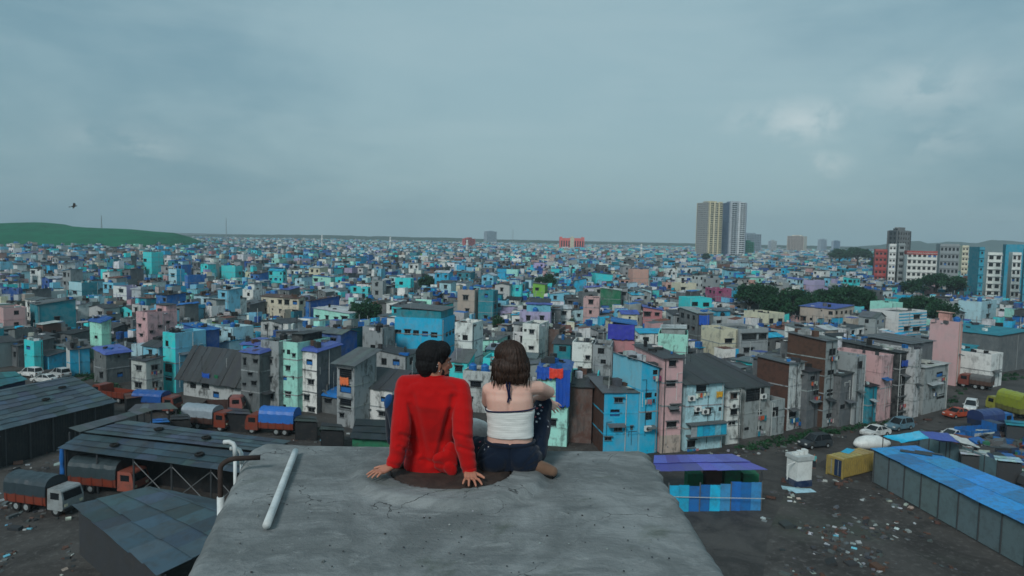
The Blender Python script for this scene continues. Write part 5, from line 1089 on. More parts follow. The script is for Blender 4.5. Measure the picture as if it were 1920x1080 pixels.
def long_shed():
    z = 3.7; A, B, Cc, D = at(1718, 836, z), at(2060, 972, z), at(1980, 1010, z), at(1637, 842, z)
    root = empty('long_shed', Vector((D.x, D.y, 0)), 0, 'long shed with bright blue sheet roof and grey panel side', 'shed', 'corrugated sheds in the yard')
    sheets(root, A, B, Cc, D, 2, 9, srgb(28, 132, 196), PAINT, seam=.03); s = (A + Cc) / 2
    n = 9; a, b = D.lerp(s, .02), Cc.lerp(s, .02)
    for i in range(n):
        quadwall(root, a.lerp(b, i / n), a.lerp(b, (i + .985) / n), .1, 3.5, srgb(100, 118, 122), METAL, 'wall_panel', .05)
    for i in range(n + 1): p = a.lerp(b, i / n); posts(root, [p + Vector((-.03, -.06, 0))], 3.6, .06)
    quadwall(root, A.lerp(s, .02), B.lerp(s, .02), 0, 3.5, C['grey'], METAL); quadwall(root, D.lerp(s, .02), A.lerp(s, .02), 0, 3.5, C['grey'], METAL)
    p = A.lerp(D, .42) + Vector((.8, -2.2, .06)); bm = MB(); bm.box(-1.6, 1.4, -.45, .45, 0, .04, 0, T(C['black'])); bm.box(-.2, 2.4, .4, 1.0, 0, .05, 0, T(C['black'])); o = bm.build('rubber_sheet', [TARP], None, loc=p, rot=(0, 0, -.5)); tag(o, 'black plastic sheet lying on the bright blue roof', 'tarpaulin')
    r2 = empty('panel_fence', at(1722, 845), 0, 'grey panel fence running behind the bright blue roof', 'fence'); a, b = at(1722, 846), at(1866, 912)
    for i in range(7): quadwall(r2, a.lerp(b, i / 7), a.lerp(b, (i + .98) / 7), .05, 2.9, srgb(95, 122, 128), METAL, 'panel', .05)
    for i in range(8): posts(r2, [a.lerp(b, i / 7) + Vector((0, -.08, 0))], 3.0, .05)
long_shed()
def container():
    Cg = at(1579, 899); th = R(30); h = height_at(Cg, 862); wR = abs(solve(Cg, th, 1641, 860, th)); wL = abs(solve(Cg, th, 1549, 862, th + math.pi / 2)); wR = min(wR, 9); wL = min(wL, 4)
    root = empty('shipping_container', Cg, th, 'dull yellow corrugated shipping container with dark door end', 'container'); t = T(srgb(160, 140, 75)); mb = MB(); mb.box(.05, wR - .05, .05, wL - .05, .1, h - .05, 0, t); mb.build('body', [METAL], root)
    n = int(wR / .35); mb = MB()
    for i in range(n): x = .15 + i * (wR - .3) / n; mb.box(x, x + .17, -.0, .06, .2, h - .2, 0, t)
    o = mb.build('corrugated_side', [METAL], root)
    for (x, y) in ((0, 0), (wR - .16, 0), (0, wL - .16), (wR - .16, wL - .16)): mb = MB(); mb.box(x, x + .16, y - .03, y + .13, 0, h, 0, t); mb.build('corner_post', [METAL], root)
    for s in (0, 1): mb = MB(); mb.box(-.02, .05, .2 + s * (wL - .4) / 2, .2 + (s + .95) * (wL - .4) / 2, .2, h - .2, 0, T(C['navy'] if s == 0 else srgb(150, 132, 75))); d = mb.build('door', [METAL], root); mb = MB(); y = .5 + s * (wL - .4) / 2; mb.box(-.06, -.02, y, y + .05, .3, h - .3, 0, T(C['grey'])); mb.build('lock_bar', [METAL], d)
    for i in range(8): mb = MB(); x = wR * i / 8; mb.box(x + .1, x + wR / 8 - .05, .1, wL - .1, h - .04, h + .01 + .02 * (i % 2), 0, T(jit(srgb(170, 150, 90), .15))); mb.build('roof_panel', [METAL], root)
    mb = MB(); mb.box(0, 2.2, 0, .9, 0, .02, 0, T(C['cyan'])); tag(mb.build('plastic_sheet', [TARP], None, loc=Cg + Vector((math.cos(th) * 2.5 - math.sin(th) * 1.0, math.sin(th) * 2.5 + math.cos(th) * 1., h + .04)), rot=(0, 0, th + .3)), 'small bright blue plastic sheet on the yellow container roof', 'plastic sheet')
container()
def kiosk():
    P = at(1497, 908); root = empty('tank_stand', P, R(18), 'white square water tank on a dark plinth in the yard', 'water tank'); mb = MB(); mb.box(-1.0, 1.0, -.9, .9, 0, .7, 0, T(C['navy'])); mb.build('plinth', [PLASTER], root)
    mb = MB(); mb.box(-.95, .95, -.85, .85, .7, 2.9, 0, T(C['white'])); mb.build('tank_body', [PLASTIC], root); mb = MB(); mb.box(-1.08, 1.08, -.98, .98, 2.9, 3.35, 0, T(C['dirty'])); mb.build('lid', [PLASTIC], root)
    for k in range(3): mb = MB(); x = -.6 + k * .6; mb.box(x - .22, x + .22, -.3, .3, 3.35, 3.6 + .12 * k, 0, T(C['white'])); mb.build('float_box', [PLASTIC], root)
    mb = MB(); mb.tube([(-1.0, -.5, 2.7), (-1.9, -.5, 2.5), (-1.95, -.5, .9)], .06, 8, 0, T(C['white'])); mb.build('outlet_pipe', [PLASTIC], root)
    for k in range(3): p = at(1490 + k * 8, 917 + k * 2.5); mb = MB(); mb.box(-1.3, 1.3, -.45, .45, .04 * k, .04 * k + .03, 0, T(jit(C['pale'], .1))); tag(mb.build('corrugated_offcut', [METAL], None, loc=p, rot=(.05, .04, -.2 + .25 * k)), ('pale blue sheet offcut nearest the white water tank', 'pale blue sheet offcut in the middle of three', 'pale blue sheet offcut farthest from the white tank')[k], 'metal sheet', 'sheet offcuts by the white tank')
kiosk()
def lumpy(name, label, cat, px, py, sx, sy, sz, col, mat, rz=0, amp=.25):
    mb = MB(); mb.ellipsoid((0, 0, sz * .75), (sx, sy, sz), 22, 12, 0, T(col)); sd = random.random() * 90
    out = []
    for p in mb.v:
        q = Vector(p); k = 1 + amp * mnoise.noise(q * (1.6 / max(sx, .5)) + Vector((sd, 0, 0))) + amp * .5 * mnoise.noise(q * (4 / max(sx, .5)) + Vector((0, sd, 0))); q = Vector((q.x * k, q.y * k, max(0, q.z * k))); out.append(tuple(q))
    mb.v = out; o = mb.build(name, [mat], None, True, True, at(px, py), (0, 0, rz)); return tag(o, label, cat)
lumpy('wrapped_bundle', 'bulky white plastic-wrapped bundle beside the yellow container', 'bundle', 1634, 840, 2.7, .95, .9, C['white'], TARP, R(10), .18)
def canopy():
    z = 3.4; pts = [[at(1660, 817, z), at(1722, 808, z + .8), at(1765, 817, z)], [at(1722, 808, z + .8), at(1790, 815, z + .2), at(1834, 838, z - .2), at(1765, 838, z - .3)]]
    root = empty('tarp_canopy', at(1722, 850), 0, 'blue and violet tarpaulin canopy on poles behind the blue-roofed shed', 'canopy'); o = root.location
    for A, B, Cc, D, col in ((at(1656, 818, z), at(1724, 808, z + .9), at(1742, 822, z + .2), at(1690, 830, z - .2), C['cyan']), (at(1724, 808, z + .9), at(1776, 812, z + .4), at(1800, 830, z), at(1742, 822, z + .2), C['purple']), (at(1776, 812, z + .4), at(1812, 822, z), at(1838, 840, z - .3), at(1800, 830, z), C['dirty'])):
        mb = MB(); n = 8; g = lambda u, v: (A.lerp(B, u)).lerp(D.lerp(Cc, u), v) - o + Vector((0, 0, -.5 * math.sin(u * math.pi) * math.sin(v * math.pi) + .1 * mnoise.noise((u * 5, v * 5, A.x))))
        for i in range(n):
            for j in range(n): q = [g(i / n, j / n), g((i + 1) / n, j / n), g((i + 1) / n, (j + 1) / n), g(i / n, (j + 1) / n)]; mb.face(q, 0, T(col)); mb.face([p - Vector((0, 0, .02)) for p in reversed(q)], 0, T(col))
        mb.build('cloth', [TARP], root, weld=False)
        for p in (A, D): posts(root, [p], p.z - .05, .05, 'pole')
canopy()

# ------------------------------------------------------------------ vehicles
def _wheel(r, w):
    mb = MB(); mb.lathe([(r * .55, -w / 2), (r * .95, -w / 2), (r, -w * .3), (r, w * .3), (r * .95, w / 2), (r * .55, w / 2)], n=18); mb.v = [(x, z, y) for x, y, z in mb.v]; ty = mb.mesh('tyre', [RUBBER])
    mb = MB(); mb.lathe([(.001, -w * .42), (r * .2, -w * .5), (r * .3, -w * .36), (r * .57, -w * .4), (r * .57, w * .4), (.001, w * .4)], n=14, t=T(C['grey'])); mb.v = [(x, z, y) for x, y, z in mb.v]; rm = mb.mesh('rim', [METAL]); return ty, rm
WH_T, WH_C = _wheel(.5, .3), _wheel(.32, .2)
def wheels(root, wh, spots):
    for (x, y, z) in spots: w = link('wheel', wh[0], root, (x, y, z)); link('rim', wh[1], w)
def truck(px, py, hd, cab, bed, cover, label, L=7., arch=True, open_bed=False, hcov=2.0):
    root = empty('cargo_truck', at(px, py), R(hd), label, 'truck', 'trucks parked around the yard'); x0, x1 = -L / 2, L / 2; W = 1.15; cz = 1.0
    mb = MB(); mb.box(x0, x1, -.45, .45, .55, .85, 0, T(C['black'])); mb.build('chassis', [METAL], root)
    c0 = x1 - 1.75; P = [(c0, .6), (x1 - .15, .6), (x1, .75), (x1, 1.55), (x1 - .22, 2.35), (x1 - .4, 2.5), (c0, 2.5)]; mb = MB()
    for s in (-1, 1):
        pts = [(x, s * (W if z < 1.7 else W - .08), z) for x, z in P]; mb.face(pts if s < 0 else list(reversed(pts)), 0, T(cab, .5))
    for a, b in zip(P, P[1:] + P[:1]):
        wa, wb = (W if a[1] < 1.7 else W - .08), (W if b[1] < 1.7 else W - .08); mb.face([(a[0], -wa, a[1]), (a[0], wa, a[1]), (b[0], wb, b[1]), (b[0], -wb, b[1])], 0, T(cab, .5))
    cb = mb.build('cab', [PAINT], root)
    mb = MB(); mb.hexa([Vector(p) for p in ((x1 + .0, -.95, 1.55), (x1 + .0, .95, 1.55), (x1 + .02, .95, 1.57), (x1 + .02, -.95, 1.57), (x1 - .2, -.92, 2.25), (x1 - .2, .92, 2.25), (x1 - .17, .92, 2.26), (x1 - .17, -.92, 2.26))]); mb.build('windscreen', [GLASS], cb)
    for s in (-1, 1):
        mb = MB(); mb.box(c0 + .35, x1 - .45, s * (W - .07) - .04, s * (W - .07) + .04, 1.6, 2.2); mb.build('side_window', [GLASS], cb)
        mb = MB(); mb.box(x1 - .01, x1 + .06, s * .8 - .16, s * .8 + .16, .95, 1.18, 0, T(C['cream'])); mb.build('headlight', [PLASTIC], root)
    mb = MB(); mb.box(x1 - .05, x1 + .15, -1.1, 1.1, .55, .8, 0, T(C['black'])); mb.build('bumper', [METAL], root)
    b1 = c0 - .15; mb = MB(); mb.box(x0, b1, -W, W, .9, 1.05, 0, T(bed, .6))
    for s in (-1, 1): mb.box(x0, b1, s * W - .04, s * W + .04, 1.05, 1.75, 0, T(bed, .6))
    mb.box(x0, x0 + .07, -W + .05, W - .05, 1.05, 1.75, 0, T(bed, .6)); mb.box(b1 - .07, b1, -W + .05, W - .05, 1.05, 2.5, 0, T(bed, .6)); bd = mb.build('cargo_bed', [PAINT], root)
    for k in range(5):
        x = x0 + .3 + k * (b1 - x0 - .6) / 4
        for s in (-1, 1): mb = MB(); mb.box(x - .05, x + .05, s * (W + .05) - .03, s * (W + .05) + .03, .95, 1.8, 0, T(tuple(v * .7 for v in bed))); mb.build('side_stake', [METAL], bd)
    if cover is not None:
        mb = MB(); n, m = 12, 10; zt = 1.75 + hcov; sd = random.random() * 40
        def g(i, j):
            u = i / n; a = math.pi * j / m; y = -math.cos(a) * (W + .08); z = 1.7 + (hcov) * min(1, (math.sin(a) ** (.45 if arch else .22)))
            return Vector((x0 - .05 + u * (b1 - x0 + .05), y * (1 + .03 * mnoise.noise((u * 7, j, sd))), z + .06 * mnoise.noise((u * 8, j * .7, sd)) - .05 * abs(math.sin(u * math.pi * 4))))
        for i in range(n):
            for j in range(m): mb.face([g(i, j), g(i, j + 1), g(i + 1, j + 1), g(i + 1, j)], 0, T(cover, .5))
        for i in (0, n): mb.face([g(i, j) for j in range(m + 1)], 0, T(tuple(v * .8 for v in cover), .5))
        mb.build('tarpaulin_cover', [TARP], root)
    wheels(root, WH_T, [(x1 - .9, s * .95, .5) for s in (-1, 1)] + [(x0 + q, s * .95, .5) for q in (1.2, 2.35) for s in (-1, 1)]); return root
OR = srgb(120, 50, 32)
truck(205, 921, -10, srgb(150, 82, 68), OR, srgb(48, 62, 66), 'orange truck with dark tarpaulin cover beside the hanging blue tarpaulin', 7.2, hcov=1.7)
truck(84, 955, -14, C['grey'], OR, srgb(42, 56, 62), 'truck with dark cover and white cab at the lower photo corner', 6.6, hcov=1.7)
truck(512, 812, 172, OR, OR, srgb(35, 105, 185), 'orange truck with bright blue tarpaulin cover in front of the mint strip house', 6.6, hcov=1.9)
truck(392, 803, -14, OR, srgb(70, 45, 40), srgb(140, 152, 160), 'truck with pale grey crumpled cover and orange cab', 6.6, hcov=1.5)
truck(296, 773, -8, srgb(120, 60, 50), srgb(60, 50, 50), C['deep'], 'truck with cobalt blue cover beside the grey-white corner house', 6.4, hcov=1.5)
truck(214, 752, 160, OR, OR, None, 'open orange tipper truck with empty bed', 6.6)
truck(420, 775, 10, srgb(150, 90, 84), srgb(70, 46, 42), None, 'small open truck with pinkish cab roof by the wide grey-roofed house', 5.5)
truck(1890, 778, 100, srgb(150, 150, 60), srgb(110, 110, 60), srgb(140, 150, 45), 'truck under a yellow-green tarpaulin on the road bend', 6.2, hcov=2.3)
truck(1838, 826, 15, C['navy'], C['blue'], None, 'blue open truck parked behind the canopy in the salvage yard', 6.5)
truck(1856, 806, 20, C['blue'], C['navy'], srgb(40, 60, 110), 'dark blue covered truck deeper in the salvage yard', 6.2, hcov=1.4)
truck(1829, 728, 130, srgb(120, 60, 50), C['brown'], srgb(92, 90, 88), 'small brown truck with grey load parked by the sea-green house', 5.2, hcov=1.0)
def car(px, py, hd, col, label, suv=False):
    root = empty('parked_car', at(px, py), R(hd), label, 'car', 'cars parked along the road'); L = 4.2; W = .86
    low = [(-2.1, .45), (-2.12, .75), (-1.95, .98 if not suv else 1.05), (-.95 if suv else -1.15, 1.0 if not suv else 1.08), (.75, .98), (1.45, .90), (2.0, .78), (2.12, .58), (2.08, .32), (-2.0, .30)]
    roof = [(-1.95, 1.06), (-1.75, 1.68), (-.2, 1.74), (.35, 1.68), (1.05, 1.0)] if suv else [(-1.6, .98), (-1.0, 1.38), (-.2, 1.46), (.25, 1.42), (1.05, .96)]
    mb = MB(); t = T(col, .5); n = len(low)
    for s in (-1, 1): pts = [(x, s * (W if .35 < z < .95 else W - .05), z) for x, z in low]; mb.face(pts if s > 0 else list(reversed(pts)), 0, t)
    for a, b in zip(low, low[1:] + low[:1]): mb.face([(a[0], W - .02, a[1]), (a[0], -W + .02, a[1]), (b[0], -W + .02, b[1]), (b[0], W - .02, b[1])], 0, t)
    for a, b in zip(roof[1:-1], roof[2:-1]): mb.face([(a[0], -.66, a[1]), (b[0], -.66, b[1]), (b[0], .66, b[1]), (a[0], .66, a[1])], 0, t)
    for s in (-1, 1):          # pillars
        for (xa, xb) in ((roof[1], roof[0]), (roof[-2], roof[-1]), ((-.25, roof[2][1]), (-.3, 1.0))): mb.tube([(xa[0], s * .66, xa[1]), (xb[0], s * .8, xb[1])], .045, 6, 0, t)
    mb.build('body', [PAINT], root)
    mb = MB(); q = roof
    for s in (-1, 1): pts = [(q[0][0], s * .79, q[0][1]), (q[1][0], s * .65, q[1][1] - .02), (q[2][0], s * .65, q[2][1] - .03), (q[3][0], s * .65, q[3][1] - .02), (q[4][0], s * .79, q[4][1])]; mb.face(pts if s < 0 else list(reversed(pts)))
    mb.build('side_window', [GLASS], root)
    for (a, b), nm in (((q[0], q[1]), 'rear_window'), ((q[3], q[4]), 'windscreen')): mb = MB(); mb.face([(a[0], -.7 if nm[0] == 'r' else -.64, a[1]), (a[0], .7 if nm[0] == 'r' else .64, a[1]), (b[0], .64 if nm[0] == 'r' else .74, b[1]), (b[0], -.64 if nm[0] == 'r' else -.74, b[1])]); mb.build(nm, [GLASS], root)
    for s in (-1, 1):
        mb = MB(); mb.box(1.95, 2.1, s * .6 - .18, s * .6 + .18, .6, .76, 0, T(C['white'])); mb.build('headlight', [PLASTIC], root); mb = MB(); mb.box(-2.14, -2.0, s * .62 - .14, s * .62 + .14, .7, .9, 0, T(C['rust'])); mb.build('tail_light', [PLASTIC], root)
        mb = MB(); mb.box(.75, .95, s * .95 - .1, s * .95 + .1, .95, 1.08, 0, t); mb.build('wing_mirror', [PAINT], root)
    wheels(root, WH_C, [(x, s * .78, .32) for x in (1.3, -1.3) for s in (-1, 1)]); return root
car(1528, 838, 200, srgb(50, 60, 66), 'dark grey boxy car parked beside the weeds at the road edge', True)
car(1641, 817, 206, srgb(215, 218, 216), 'white saloon car parked in front of the low teal-grey house')
car(1686, 805, 206, srgb(95, 130, 145), 'blue-grey estate car parked behind the white saloon', True)
car(1794, 782, 200, srgb(175, 70, 40), 'orange-red car parked by the tall pink house')
car(1820, 769, 232, srgb(215, 220, 220), 'white small car behind the orange-red car', True)
car(1786, 825, 200, srgb(200, 205, 205), 'white car half hidden beside the tarpaulin canopy')
car(1888, 829, 145, srgb(205, 208, 206), 'white car in the salvage yard behind the scrap')
car(57, 706, 165, srgb(215, 218, 216), 'white car nearest the photo edge behind the long grey shed', True)
car(84, 717, 170, srgb(210, 214, 212), 'white car parked between the two others behind the long grey shed')
car(113, 707, 150, srgb(180, 186, 186), 'grey-white car with cover behind the long grey shed', True)

# ------------------------------------------------------------------ loose things, weeds and rubble
def hang_tarp(name, label, p, q, zt, zb, col, cat='tarpaulin', sway=.18, y=0):
    mb = MB(); n, m = 14, 12; a, b = Vector(p), Vector(q); nn = Vector((-(b - a).y, (b - a).x, 0)).normalized(); sd = random.random() * 30
    g = lambda i, j: a.lerp(b, i / n) + nn * (sway * math.sin(i * 1.7 + sd) * (.3 + j / m) + sway * .8 * mnoise.noise((i * .5, j * .4, sd))) + Vector((0, 0, zt + (zb - zt) * j / m - (.15 * math.sin(i / n * math.pi) if j == 0 else 0) + (.35 * mnoise.noise((i * .6, sd, 2)) if j == m else 0)))
    for i in range(n):
        for j in range(m): q4 = [g(i, j), g(i, j + 1), g(i + 1, j + 1), g(i + 1, j)]; mb.face(q4, 0, T(col, .4))
    return tag(mb.build(name, [TARP], None, True, True), label, cat)
a, b = at(114, 912), at(165, 900); hang_tarp('hanging_tarpaulin', 'crumpled bright blue tarpaulin hanging from the two-tier shed', a, b, 3.9, .7, srgb(30, 105, 180), sway=.4)
h = next(o for o in HEROES if o['ref'] == 'blue-tarp mint house'); c0, c1 = h['poly'][3], h['poly'][0]; off = (c0 - c1).normalized(); nrm = Vector((-math.cos(R(80)), -math.sin(R(80)), 0)) * .45
hang_tarp('hanging_tarpaulin', 'long cobalt blue tarpaulin hanging down the mint house wall', c1 + nrm - off * .3, c1 + off * 1.5 + nrm, h['h'] + .3, h['h'] - 4.4, srgb(25, 80, 175), sway=.12)
hang_tarp('hanging_tarpaulin', 'blue tarpaulin strip draped along the mint house roof edge', c1 + off * 2.0 + nrm, c0 + nrm, h['h'] + .6, h['h'] - 1.1, srgb(35, 85, 180), sway=.1)
hang_tarp('red_sheet', 'bright red-orange plastic sheet hung beside the blue tarpaulin', c1 + off * .6 + nrm * 1.4, c1 + off * 2.3 + nrm * 1.4, h['h'] + .45, h['h'] - .9, srgb(225, 65, 45), 'plastic sheet', .06)
def cloth_on(ref, u, z, w, hgt, col, label, name='hung_cloth', cat='cloth', face='L'):
    h = next(o for o in HEROES if o['ref'] == ref); P0, PR, _, PL = h['poly']; a = P0; d = ((PL if face == 'L' else PR) - P0).normalized(); n = ((P0 - PR) if face == 'L' else (P0 - PL)).normalized() * .3
    hang_tarp(name, label, a + d * u + n, a + d * (u + w) + n, z + hgt / 2, z - hgt / 2, col, cat, .06)
cloth_on('open-balcony house', .8, 6.4, 1.5, 1.1, srgb(230, 120, 70), 'orange cloth hung on the open balcony front')
cloth_on('violet-tarp pink house', .1, 11.0, 4.3, 2.6, srgb(55, 60, 165), 'violet-blue tarpaulin covering the upper room of the pink house', 'tarpaulin_screen', 'tarpaulin')
cloth_on('black-netted house', .3, 8.4, 2.6, .9, srgb(25, 70, 160), 'blue awning cloth on the black-netted house front', face='R')
cloth_on('blue-flapped grey house', .2, 8.6, 2.6, 2.2, srgb(35, 90, 190), 'blue tarpaulin flap on the narrow grey house', face='R')
cloth_on('wide grey-roofed house', 6.2, 3.4, 1.6, 1.5, srgb(30, 85, 180), 'blue cloth hung under the broad dark roof')
cloth_on('wide grey-roofed house', 4.4, 3.6, .8, 1.0, srgb(20, 110, 70), 'green cloth hung under the broad dark roof')
cloth_on('pale blue house', 4.2, 7.0, 1.0, .8, srgb(210, 160, 40), 'small yellow cloth on the pale blue house front', face='R')
def ac(ref, u, z, label, face='R'):
    h = next(o for o in HEROES if o['ref'] == ref); P0, PR, _, PL = h['poly']; d = ((PR if face == 'R' else PL) - P0).normalized(); n = ((P0 - PL) if face == 'R' else (P0 - PR)).normalized(); p = P0 + d * u
    root = empty('air_conditioner', (p.x, p.y, z), math.atan2(d.y, d.x), label, 'air conditioner', 'air conditioner units on house fronts'); s = -1
    mb = MB(); mb.box(-.45, .45, -.42, -.08, 0, .62, 0, T(C['white'])); mb.build('casing', [PLASTIC], root); mb = MB(); mb.lathe([(.001, 0), (.24, 0), (.25, .02)], n=16, t=T(C['dark'])); mb.v = [(x - .1, -.425 - zz, y + .31) for x, y, zz in mb.v]; mb.build('fan_grille', [METAL], root)
    for x in (-.35, .35): mb = MB(); mb.box(x - .03, x + .03, -.45, -.0, -.08, 0, 0, T(C['dark'])); mb.build('bracket', [METAL], root)
ac('pale blue house', 1.6, 5.0, 'lower air conditioner on the pale blue house near its balcony'); ac('pale blue house', .6, 6.4, 'air conditioner nearest the pink tower on the pale blue house'); ac('pale blue house', 2.7, 4.6, 'air conditioner under the small windows of the pale blue house')
ac('cyan tower house', 1.0, 2.9, 'air conditioner low on the cyan tower house front'); ac('whitewashed narrow house', .9, 4.8, 'air conditioner on the whitewashed narrow house'); ac('gabled balcony house', 3.2, 5.2, 'air conditioner beside the big framed balcony')
def balcony():
    h = next(o for o in HEROES if o['ref'] == 'pale blue house'); P0, PR, _, PL = h['poly']; d = (PR - P0); L = d.length; root = empty('boxed_balcony', (P0.x, P0.y, 1.9), math.atan2(d.y, d.x), 'boxed-in blue-grey sheet balcony across the pale blue house', 'balcony')
    mb = MB(); mb.box(.1, L - .1, -1.1, -.02, 0, .15, 0, T(C['conc'])); mb.build('floor_slab', [PLASTER], root)
    for k in range(6): mb = MB(); x = .15 + k * (L - .3) / 6; mb.box(x, x + (L - .3) / 6 - .05, -1.12, -1.06, .15, 1.55, 0, T(jit(random.choice((C['sky'], C['grey'], C['cyan'])), .2))); mb.build('panel', [SHEET], root)
    mb = MB(); mb.box(0, L, -1.35, -.02, 1.6, 1.68, 0, T(C['conc'])); mb.build('awning', [SHEET], root)
balcony()
def scatter(name, label, kind, poly_px, n, fn, mats, seed, cat=None, thr=None):
    r = random.Random(seed); mb = MB(); k = 0
    xs = [p[0] for p in poly_px]; ys = [p[1] for p in poly_px]
    while k < n:
        x, y = r.uniform(min(xs), max(xs)), r.uniform(min(ys), max(ys)); c = False
        for (ax_, ay), (bx, by) in zip(poly_px, poly_px[1:] + poly_px[:1]):
            if (ay > y) != (by > y) and x < (bx - ax_) * (y - ay) / (by - ay) + ax_: c = not c
        k += 1
        if c and mnoise.noise(at(x, y) * .22) + .35 * mnoise.noise(at(x, y) * .9) < (thr if thr is not None else -9): continue
        if c: fn(mb, at(x, y), r)
    return tag(mb.build(name, mats), label, cat, kind=kind)
def litter(mb, p, r):
    s = r.uniform(.05, .24) * (1 if r.random() < .94 else 2.4); M = Matrix.Translation(p) @ Matrix.Rotation(r.random() * 6, 4, 'Z') @ Matrix.Rotation(r.uniform(-.5, .5), 4, 'X'); col = r.choice((C['dirty'], C['grey'], C['conc'], C['dark'], C['brown'], C['dark'], C['conc'], C['brown'], C['conc'], C['dark'], C['brown'], r.choice((C['dirty'], C['sky'], C['beige'], C['brown']))))
    mb.box(-s, s, -s * r.uniform(.3, 1), s * r.uniform(.3, 1), -.05, s * r.uniform(.1, .8), 0, T(jit(col, .2)), M)
def weed(mb, p, r):
    R_ = r.uniform(.3, .9); g = r.uniform(.6, 1.3)
    for _ in range(34):
        d = Vector((r.gauss(0, 1), r.gauss(0, 1), abs(r.gauss(0, 1)) * .8)).normalized() * R_ * r.uniform(.3, 1); q = p + d; n = Vector((r.gauss(0, 1), r.gauss(0, 1), r.gauss(0, 1))).normalized(); a = n.orthogonal() * r.uniform(.06, .16); b = n.cross(a); k = g * r.uniform(.7, 1.3); mb.face([q - a, q - b * .6, q + a, q + b * .6], 0, (.02 * k, .075 * k, .03 * k, 1))
scatter('rubble', 'scattered rubble and litter in the yard beside the white tank', 'stuff', [(1430, 945), (1480, 880), (1560, 895), (1650, 895), (1760, 950), (1860, 1080), (1430, 1080)], 1500, litter, [WOOD], 3, thr=.08)
scatter('rubble', 'litter and rubble along the foot of the house row', 'stuff', [(1300, 852), (1440, 832), (1560, 812), (1700, 790), (1790, 778), (1790, 788), (1600, 822), (1470, 848), (1300, 868)], 900, litter, [WOOD], 4)
scatter('rubble', 'litter strewn on the ground among the parked trucks', 'stuff', [(0, 850), (100, 840), (340, 775), (480, 775), (660, 812), (720, 830), (560, 830), (420, 806), (250, 800), (160, 860), (140, 1080), (0, 1080)], 3000, litter, [WOOD], 5, thr=.05)
scatter('weeds', 'green weeds growing along the foot of the house row', 'stuff', [(1380, 840), (1480, 818), (1560, 806), (1700, 786), (1700, 792), (1560, 816), (1490, 832), (1400, 848)], 520, weed, [LEAF], 6)
scatter('weeds', 'dark green weeds among the trucks and sheds', 'stuff', [(250, 750), (470, 775), (640, 808), (640, 815), (440, 792), (250, 764)], 620, weed, [LEAF], 7)
scatter('weeds', 'weeds at the house feet by the road bend', 'stuff', [(1770, 772), (1800, 720), (1860, 704), (1920, 700), (1920, 712), (1850, 716), (1800, 740), (1785, 775)], 260, weed, [LEAF], 8)
scatter('weeds', 'creeping green weeds between the long shed and houses', 'stuff', [(120, 690), (180, 700), (250, 745), (245, 752), (180, 725), (140, 706)], 220, weed, [LEAF], 9)
def scrap(mb, p, r):
    s = r.uniform(.25, 1.1); M = Matrix.Translation(p + Vector((0, 0, r.uniform(0, 1.1)))) @ Matrix.Rotation(r.random() * 6, 4, 'Z') @ Matrix.Rotation(r.uniform(-.4, .4), 4, 'X'); col = r.choice((C['dark'], C['black'], C['brown'], C['conc'], C['navy'], C['blue'], C['dirty'], C['green'], C['rust'])); mb.box(-s, s, -s * .6, s * .6, -.4, s * r.uniform(.2, .9), 0, T(jit(col, .2)), M)
scatter('scrap_heap', 'heaped dark scrap filling the salvage yard at the photo edge', 'stuff', [(1790, 832), (1850, 826), (1990, 835), (1990, 940), (1880, 905)], 900, scrap, [METAL], 10)
for i, (px, py, z, dx, col, lab) in enumerate(((1820, 850, 2.6, 6, 'dirty', 'dirty white flat roof panel shed in the salvage yard'), (1885, 862, 2.8, 6, 'pale', 'pale grey lean-to roof deep in the salvage yard'), (1905, 795, 3.2, 6, 'teal', 'grey-green hut by the salvage yard entrance'))):
    small_roof('yard_hut', lab, [(px - 22, py - 8), (px + 25, py - 4), (px + 34, py + 7), (px - 18, py + 2)], z, C[col], 2, 4, C['dark'])
# masts, minarets, bird
def mast(px, yt, Y, label):
    P = at_y(px, yt, Y); root = empty('lattice_mast', (P.x, Y, 0), 0, label, 'mast', 'thin masts on the skyline'); w = 1.2
    for sx in (-1, 1):
        for sy in (-1, 1): mb = MB(); mb.tube([(sx * w, sy * w, 0), (sx * .2, sy * .2, P.z)], .22, 5, 0, T(C['grey'])); mb.build('leg', [METAL], root)
    mb = MB()
    for k in range(10): z = P.z * k / 10; q = w - (w - .2) * k / 10; q2 = w - (w - .2) * (k + 1) / 10; z2 = P.z * (k + 1) / 10; mb.tube([(-q, -q, z), (q2, -q2, z2)], .1, 4, 0, T(C['grey'])); mb.tube([(q, q, z), (-q2, q2, z2)], .1, 4, 0, T(C['grey']))
    o = mb.build('lattice', [METAL], root); o['kind'] = 'stuff'
mast(190, 404, 1150, 'thin hazy mast rising behind the green mound'); mast(424, 409, 1800, 'taller thin hazy mast beyond the end of the green mound'); mast(962, 430, 2000, 'faint mast on the skyline above the woman')
def minaret(px, yt, Y, label):
    P = at_y(px, yt, Y); H = P.z; root = empty('minaret', (P.x, Y, 0), 0, label, 'minaret', 'slim white minarets above the roofs'); mb = MB(); mb.lathe([(1.6, 0), (1.3, H * .6), (1.25, H * .72), (1.7, H * .74), (1.7, H * .77), (1.1, H * .78), (1.0, H * .9), (1.25, H * .91), (1.0, H * .95), (.05, H)], n=12, t=T(C['white'])); mb.build('shaft', [PLASTER], root, True); mb = MB(); mb.tube([(0, 0, H - .3), (0, 0, H + 1.5)], .12, 6, 0, T(C['yellow'])); mb.build('finial', [METAL], root)
minaret(604, 440, 900, 'slim white minaret above the roofs, beyond the royal blue gabled house'); minaret(876, 449, 800, 'slim white minaret beside the small red block'); minaret(732, 444, 900, 'slim white minaret between the two others'); minaret(1203, 457, 750, 'short white minaret beyond the tall peach wall house')
